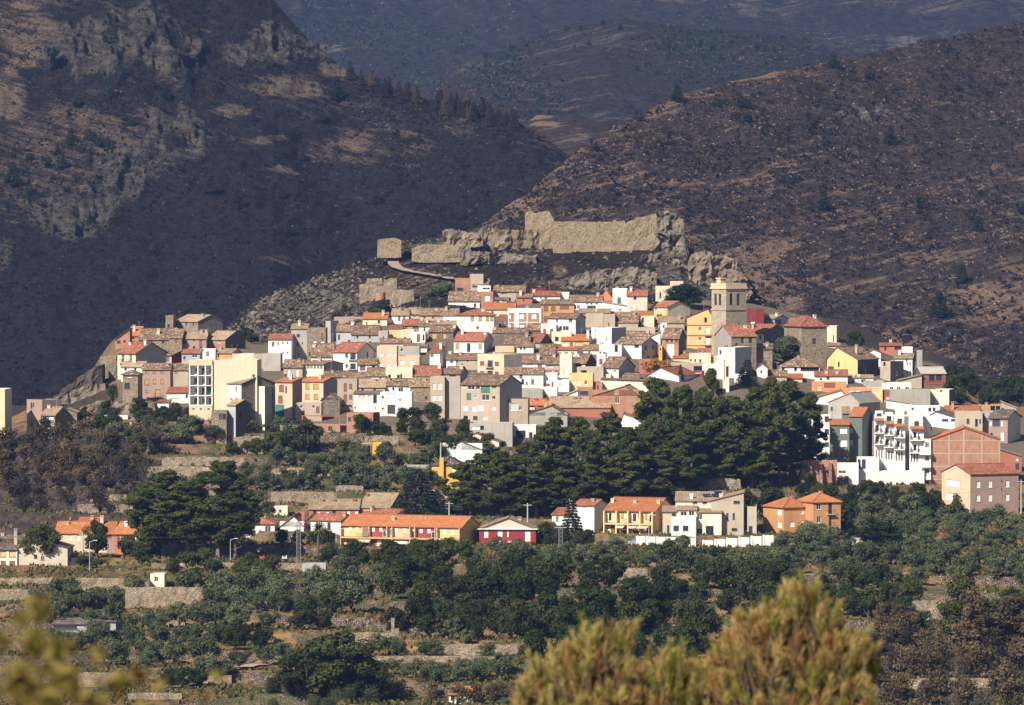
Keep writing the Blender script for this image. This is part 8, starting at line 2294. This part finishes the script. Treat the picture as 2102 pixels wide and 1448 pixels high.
def car(px, yb, body, label, L=4.1, rz=0.0, D=None):
 p, D = ground_pt(px, yb, D)
 o = empty('parked_car', p, label, 'car', rz=rz)
 prof = [(-L / 2, .35), (-L / 2, .78), (-L / 2 + .15, .86), (-L * .26, .95), (-L * .12, 1.42), (L * .22, 1.46), (L * .40, 1.02), (L / 2 - .05, .9), (L / 2, .6), (L / 2, .35)]
 m = MB(); w = .82
 m.poly([(x, -w, z) for x, z in prof[::-1]]); m.poly([(x, w, z) for x, z in prof])
 for (x0, z0), (x1, z1) in zip(prof, prof[1:] + prof[:1]): m.poly([(x0, -w, z0), (x1, -w, z1), (x1, w, z1), (x0, w, z0)])
 m.build('body', paint(body, .3, .5), o)
 g = MB()
 for s in (-1, 1):
  y = s * (w + .004)
  for q in ([(-L * .2, 1.0), (-L * .105, 1.37), (L * .03, 1.39), (L * .03, 1.0)], [(L * .05, 1.0), (L * .05, 1.39), (L * .2, 1.4), (L * .33, 1.02)]):
   g.poly([(x, y, z) for x, z in (q if s > 0 else q[::-1])])
 g.build('side_window', glass(), o)
 for x in (-L * .3, L * .31):
  for s in (-1, 1):
   t = MB(); t.tube((x, s * w - s * .1, .32), (x, s * w + s * .03, .32), .32, .32, 12); tt = t.build('wheel', paint((0.02, 0.02, 0.02)), o)
   t = MB(); t.tube((x, s * w + s * .03, .32), (x, s * w + s * .045, .32), .18, .18, 8); t.build('rim', GALV, tt)
 for s in (-1, 1):
  t = MB(); t.box(L / 2 - .02, L / 2 + .02, s * .6 - .14, s * .6 + .14, .62, .76); t.build('headlight', FRAME_W, o)
car(1263, 1119, (0.03, 0.10, 0.13), 'teal car parked before the yellow terraces gate')
car(1308, 1121, (0.30, 0.31, 0.33), 'grey car parked left of the white garden wall')
car(776, 991, (0.55, 0.55, 0.54), 'pale car among the olives of the long row')
car(1745, 1129, (0.12, 0.30, 0.05), 'small green car at the bend of the lane by the holm oak', L=3.4)
def ground_curve(name, pts, w, mat, label):
 hit = lambda a, b: ground_pt(a, b)[0]
 path_on(name, hit, pts, w, mat, label, .3)
ground_curve('lane', [(1702, 1136), (1716, 1128), (1735, 1121), (1760, 1117), (1790, 1114)], 1.6, plaster((0.36, 0.33, 0.30), .2), 'curving grey lane by the holm oak')
ground_curve('farm_track', [(352, 1412), (390, 1402), (430, 1396), (470, 1386), (505, 1372), (540, 1362)], 1.5, plaster((0.42, 0.34, 0.25), .2), 'pale track by the pillar shrine')
def field_things():
 z = zoom(0, 1130, 3.754)
 X = lambda v: z(v, 0)[0]
 Y = lambda v: z(0, v)[1]
 b = Mass(X(500), X(892), None, Y(488), Y(552), Y(640), 'S', 'G', 'd', name='field_barn', label='low grey barn with dark open lean-to in the left field', cat='barn', d=9)
 b.window(X(790), Y(590), 30, 20, 'k'); b.build()
 c = Mass(X(402), X(668), None, Y(556), Y(572), Y(680), 'S', 'G', 'd', D=b.D - 4, d=4, root=b.root)
 c.window(X(500), Y(600), 50, 8, 'k'); c.build()
 p = Mass(X(1572), X(1642), None, Y(850), Y(868), Y(985), 'S', 'W', 'b', name='pillar_shrine', label='white pillar-like wayside hut with brown edges in the fields', cat='shrine', d=1.8, over=.15)
 p.build(); p.box('edge', X(1570), X(1578), Y(872), Y(985), .002, .06, plaster((0.36, 0.2, 0.1))); p.box('edge', X(1634), X(1642), Y(872), Y(985), .002, .06, plaster((0.36, 0.2, 0.1)))
 q = at(X(1640), Y(1050), p.D - 3)
 m = MB(); m.box(-5, 3.4, 0, 3, -2.5, 1.9); o = m.build('stone_platform', WALL['S']); o.location = q
 tag(o, 'stone platform under the white pillar hut', 'platform')
 f = empty('fence', q + Vector((-1, -.1, 1.9)), 'thin rail fence on the stone platform', 'fence')
 for k in range(6):
  m = MB(); m.tube((-3 + k * 1.3, 0, 0), (-3 + k * 1.3, 0, 1), .04, .04, 4); m.build('post', IRON, f)
 m = MB(); m.box(-3, 3.5, -.03, .03, .92, .98); m.box(-3, 3.5, -.03, .03, .5, .54); m.build('rail', IRON, f)
 z = zoom(500, 1130, 3.754)
 X = lambda v: z(v, 0)[0]
 Y = lambda v: z(0, v)[1]
 h = Mass(X(1582), X(1785), None, Y(1055), Y(1112), Y(1194), 'S', 'C', 'o', name='hut', label='small cream hut with an orange tiled roof at the bottom edge', cat='hut', d=5, D=1004)
 h.window(X(1612), Y(1140), 8, 9, 'k'); h.build()
 s = empty('stone_post', ground_pt(X(1150), Y(708))[0], 'upright pale stone post beside the rubble wall in the fields', 'post')
 m = MB(); m.box(-.3, .3, -.25, .25, -.5, 3.6); m.box(-.36, .36, -.3, .3, 3.6, 3.75); m.box(.35, 1.2, -.3, .3, -.5, 1.8); m.build('block', WALL['D'], s)
 f = empty('fence', ground_pt(575, 1158)[0], 'dark metal fence round the playground', 'fence')
 D = f.location.y
 for k in range(40):
  m = MB(); x = (k - 26) * .9; m.tube((x, 0, -.4), (x, 0, 1.7), .035, .035, 4); m.build('post', IRON, f)
 m = MB(); m.box(-23.5, 11.8, -.03, .03, 1.6, 1.66); m.box(-23.5, 11.8, -.03, .03, .25, .3); m.build('rail', IRON, f)
 for px, c, lab in ((538, (0.5, .06, .03), 'red spring rider in the playground, left one'), (554, (0.5, .06, .03), 'red spring rider in the playground, right one'), (584, (0.6, .6, .58), 'white play panel in the playground')):
  p = ground_pt(px, 1152)[0]; o = empty('play_rider', p, lab, 'play equipment')
  m = MB(); m.tube((0, 0, -.2), (0, 0, .45), .1, .1, 8); m.build('spring', IRON, o)
  m = MB(); m.box(-.5, .5, -.12, .12, .45, .85); m.box(.3, .5, -.1, .1, .85, 1.2); m.box(-.5, -.3, -.1, .1, .85, 1.0); m.build('seat', paint(c), o)
field_things()
# loose boulders and rubble on the slopes --------------------------------
def boulder(px, py, w, hit, lab, grp, mat):
 p = hit(px, py); r = random.Random(int(px * 7 + py)); s = w * p.y / FPX / 2
 n, m = 7, 5
 V = []
 for j in range(m):
  for i in range(n):
   a, e = 6.283 * i / n, -1.2 + 2.4 * j / (m - 1)
   q = s * r.uniform(.75, 1.15)
   V.append((q * math.cos(a) * math.cos(e), q * math.sin(a) * math.cos(e), q * .7 * math.sin(e)))
 F = [(j * n + i, j * n + (i + 1) % n, (j + 1) * n + (i + 1) % n, (j + 1) * n + i) for j in range(m - 1) for i in range(n)]
 F += [tuple(range(n))[::-1], tuple(range((m - 1) * n, m * n))]
 o = put(bpy.data.objects.new('boulder', mesh_np('boulder', V, F, [mat]))); o.location = p
 tag(o, lab, 'boulder', grp)
 return (px, py, o)
rb_ = random.Random(9); B1, B2 = [], []
for i in range(34):
 px = rb_.uniform(500, 760); y = rb_.uniform(600, 690)
 if y > np.interp(px, CH_X, CH_Y) + 6: B1.append(boulder(px, y, rb_.uniform(6, 17), hit_castle, 'jagged grey boulder', 'rocky slope left of the ruins', ROCK))
for i in range(22):
 px = rb_.uniform(1180, 1560); y = rb_.uniform(555, 612)
 B2.append(boulder(px, y, rb_.uniform(6, 16), hit_castle, 'grey boulder under the castle crags', 'rock field under the castle crags', ROCK_TAN))
name_each('rocky slope left of the ruins', 'boulder', B1); name_each('rock field under the castle crags', 'boulder', B2)
# ------------------------------------------------------------------ near bushes on the camera's own slope
def needle_bush(name, label, base, shoots, seed, cols, nl, per, size):
 """golden young pine: upright shoots, each a brush of needles on a twig"""
 r = np.random.default_rng(seed)
 root = empty(name, base, label, 'young pine')
 tw = MB(); Vs, mi = [], []
 for (x, y, z, L, k) in shoots:
  p = np.array([x, y, z]); d = np.array([r.normal() * .28 + x * .16, r.normal() * .28, 1.0]); d /= np.linalg.norm(d)
  tw.tube(tuple(p - d * .25), tuple(p + d * L), .012, .005, 4)
  t = r.random(per) ** .9; a = r.uniform(0, 6.28, per)
  e1 = np.cross(d, [1, 0, 0]); e1 /= np.linalg.norm(e1); e2 = np.cross(d, e1)
  rad = np.cos(a)[:, None] * e1 + np.sin(a)[:, None] * e2
  b = p + d * (t * L)[:, None]
  out = rad * (.55 + .3 * (1 - t))[:, None] + d * (.75 + .5 * t)[:, None]
  out /= np.linalg.norm(out, axis=1)[:, None]
  q = b + out * (nl * (1 - .35 * t) * r.uniform(.7, 1.2, per))[:, None]
  s = np.cross(out, rad + r.normal(size=(per, 3)) * .5); s /= np.linalg.norm(s, axis=1)[:, None] + 1e-9
  w = size
  Vs.append(np.stack([b - s * w, b + s * w, q + s * w * .3, q - s * w * .3], 1))
  mi.append(np.full(per, k))
 V = np.concatenate(Vs).reshape(-1, 3); F = np.arange(len(V)).reshape(-1, 4)
 o = put(bpy.data.objects.new('needles', mesh_np('needles', V, F, cols, midx=np.concatenate(mi))), root)
 tw.build('branches', bark((0.10, 0.07, 0.05)), root)
 return root
GOLD = [foliage((0.55, 0.39, 0.14), (0.40, 0.26, 0.08), .3, .1), foliage((0.52, 0.44, 0.15), (0.38, 0.32, 0.10), .3, .1), foliage((0.28, 0.29, 0.055), (0.21, 0.22, 0.045), .35, .1), foliage((0.38, 0.22, 0.085), (0.27, 0.15, 0.055), .25, .1)]
def near_pines():
 D = 44.0; sc = D / FPX
 def shoots_for(prof, n, seed, ctr):
  r = random.Random(seed); out = []
  xs = [p[0] for p in prof]; ys = [p[1] for p in prof]
  for i in range(n):
   px = r.uniform(xs[0], xs[-1])
   yt = float(np.interp(px, xs, ys))
   t = r.random() ** 1.1
   py = yt + 52 + t * (1530 - yt)
   dep = r.uniform(-1, .6) * (.25 + .75 * t) * .7
   L = r.uniform(26, 62) * sc * (1 - .2 * t)
   edge = abs(px - ctr) / (xs[-1] - xs[0]) * 2
   gn = float(vnoise(np.array([px / 55. + seed * 9]), np.array([py / 70.]), 5)[0])
   k = r.choices([0, 1, 2, 3], [.12 + .8 * max(0, .55 - gn), .52, .10 + 1.7 * max(0, gn - .5), .05 + .10 * t])[0]
   p = at(px, py, D + dep)
   out.append((p.x, p.y, p.z, L, k))
  return out
 def rel(sh, b): return [(x - b.x, y - b.y, z - b.z, L, k) for x, y, z, L, k in sh]
 b1 = at(1255, 1700, D); b2 = at(1620, 1720, D)
 L = [(1062, 1440), (1075, 1375), (1100, 1335), (1130, 1325), (1165, 1300), (1195, 1272), (1215, 1266), (1240, 1272), (1268, 1262), (1290, 1276), (1302, 1345), (1328, 1350), (1350, 1312), (1378, 1326), (1400, 1304), (1425, 1345), (1440, 1370)]
 R = [(1420, 1365), (1450, 1335), (1480, 1302), (1510, 1270), (1528, 1235), (1555, 1235), (1580, 1215), (1600, 1192), (1618, 1178), (1640, 1180), (1662, 1176), (1690, 1210), (1715, 1240), (1730, 1285), (1752, 1275), (1775, 1295), (1790, 1330), (1800, 1400), (1790, 1448)]
 needle_bush('young_pine', 'blurred golden young pine, the lower left one in the foreground', b1, rel(shoots_for(L, 620, 1, 1280), b1), 1, GOLD, .095, 90, .0021)
 needle_bush('young_pine', 'blurred golden young pine, the tall right one in the foreground', b2, rel(shoots_for(R, 930, 2, 1620), b2), 2, GOLD, .095, 90, .0021)
near_pines()
def near_leaves():
 D = 15.0
 mats = [foliage((0.30, 0.235, 0.07), (0.21, 0.165, 0.05), .35, .1), foliage((0.14, 0.10, 0.03), (0.10, 0.075, 0.02), .3, .1)]
 def bush(label, spots, seed, base_px):
  r = np.random.default_rng(seed); b = at(*base_px, D)
  root = empty('leafy_twig_bush', b, label, 'bush')
  V, mi = [], []
  tw = MB()
  for (px, py, rad, n) in spots:
   c = at(px, py, D) + Vector((0, r.uniform(-.3, .3), 0)); R = rad * D / FPX
   tw.tube(tuple(b - b), tuple(c - b), .006, .002, 4)
   for i in range(n):
    d = r.normal(size=3); d /= np.linalg.norm(d)
    p = np.array(c - b) + d * R * r.random() ** .5
    a = r.normal(size=3); a /= np.linalg.norm(a); e = np.cross(a, r.normal(size=3)); e /= np.linalg.norm(e)
    l, w = r.uniform(.018, .034), r.uniform(.007, .012)
    V += [p - a * l, p + e * w, p + a * l, p - e * w]; mi.append(0 if r.random() < .72 else 1)
  V = np.array(V)
  put(bpy.data.objects.new('leaves', mesh_np('leaves', V, np.arange(len(V)).reshape(-1, 4), mats, midx=mi)), root)
  tw.build('branches', bark((0.10, 0.07, 0.05)), root)
 bush('strongly blurred yellow-green bush at the bottom left corner', [(88, 1225, 16, 20), (80, 1255, 24, 30), (90, 1300, 26, 34), (60, 1335, 34, 40), (30, 1290, 20, 16), (110, 1345, 34, 44), (40, 1390, 46, 60), (120, 1400, 46, 60), (160, 1370, 26, 24), (20, 1440, 50, 50), (100, 1450, 60, 70), (180, 1440, 46, 40), (215, 1330, 12, 8), (0, 1310, 30, 20), (230, 1410, 26, 16)], 3, (90, 1900))
 bush('sparse blurred yellow sprig right of the corner bush', [(225, 1425, 20, 14), (300, 1372, 20, 9), (335, 1400, 16, 7), (430, 1420, 14, 5), (280, 1395, 22, 8), (310, 1440, 26, 10), (212, 1333, 12, 7), (440, 1390, 10, 3)], 4, (280, 1900))
near_leaves()
# ------------------------------------------------------------------ haze
def build_haze():
 mb = MB(); mb.box(-1700, 1700, -30, 6400, -110, 420)
 m = bpy.data.materials.new('haze'); m.use_nodes = True
 t = m.node_tree; t.nodes.clear()
 out = t.nodes.new('ShaderNodeOutputMaterial'); v = t.nodes.new('ShaderNodeVolumePrincipled')
 v.inputs['Color'].default_value = (0.27, 0.45, 1.0, 1)
 v.inputs['Density'].default_value = 0.000036
 v.inputs['Anisotropy'].default_value = 0.0
 t.links.new(v.outputs[0], out.inputs['Volume'])
 o = mb.build('haze', m)
 tag(o, 'thin bluish haze in the valley air', kind='stuff')
build_haze()
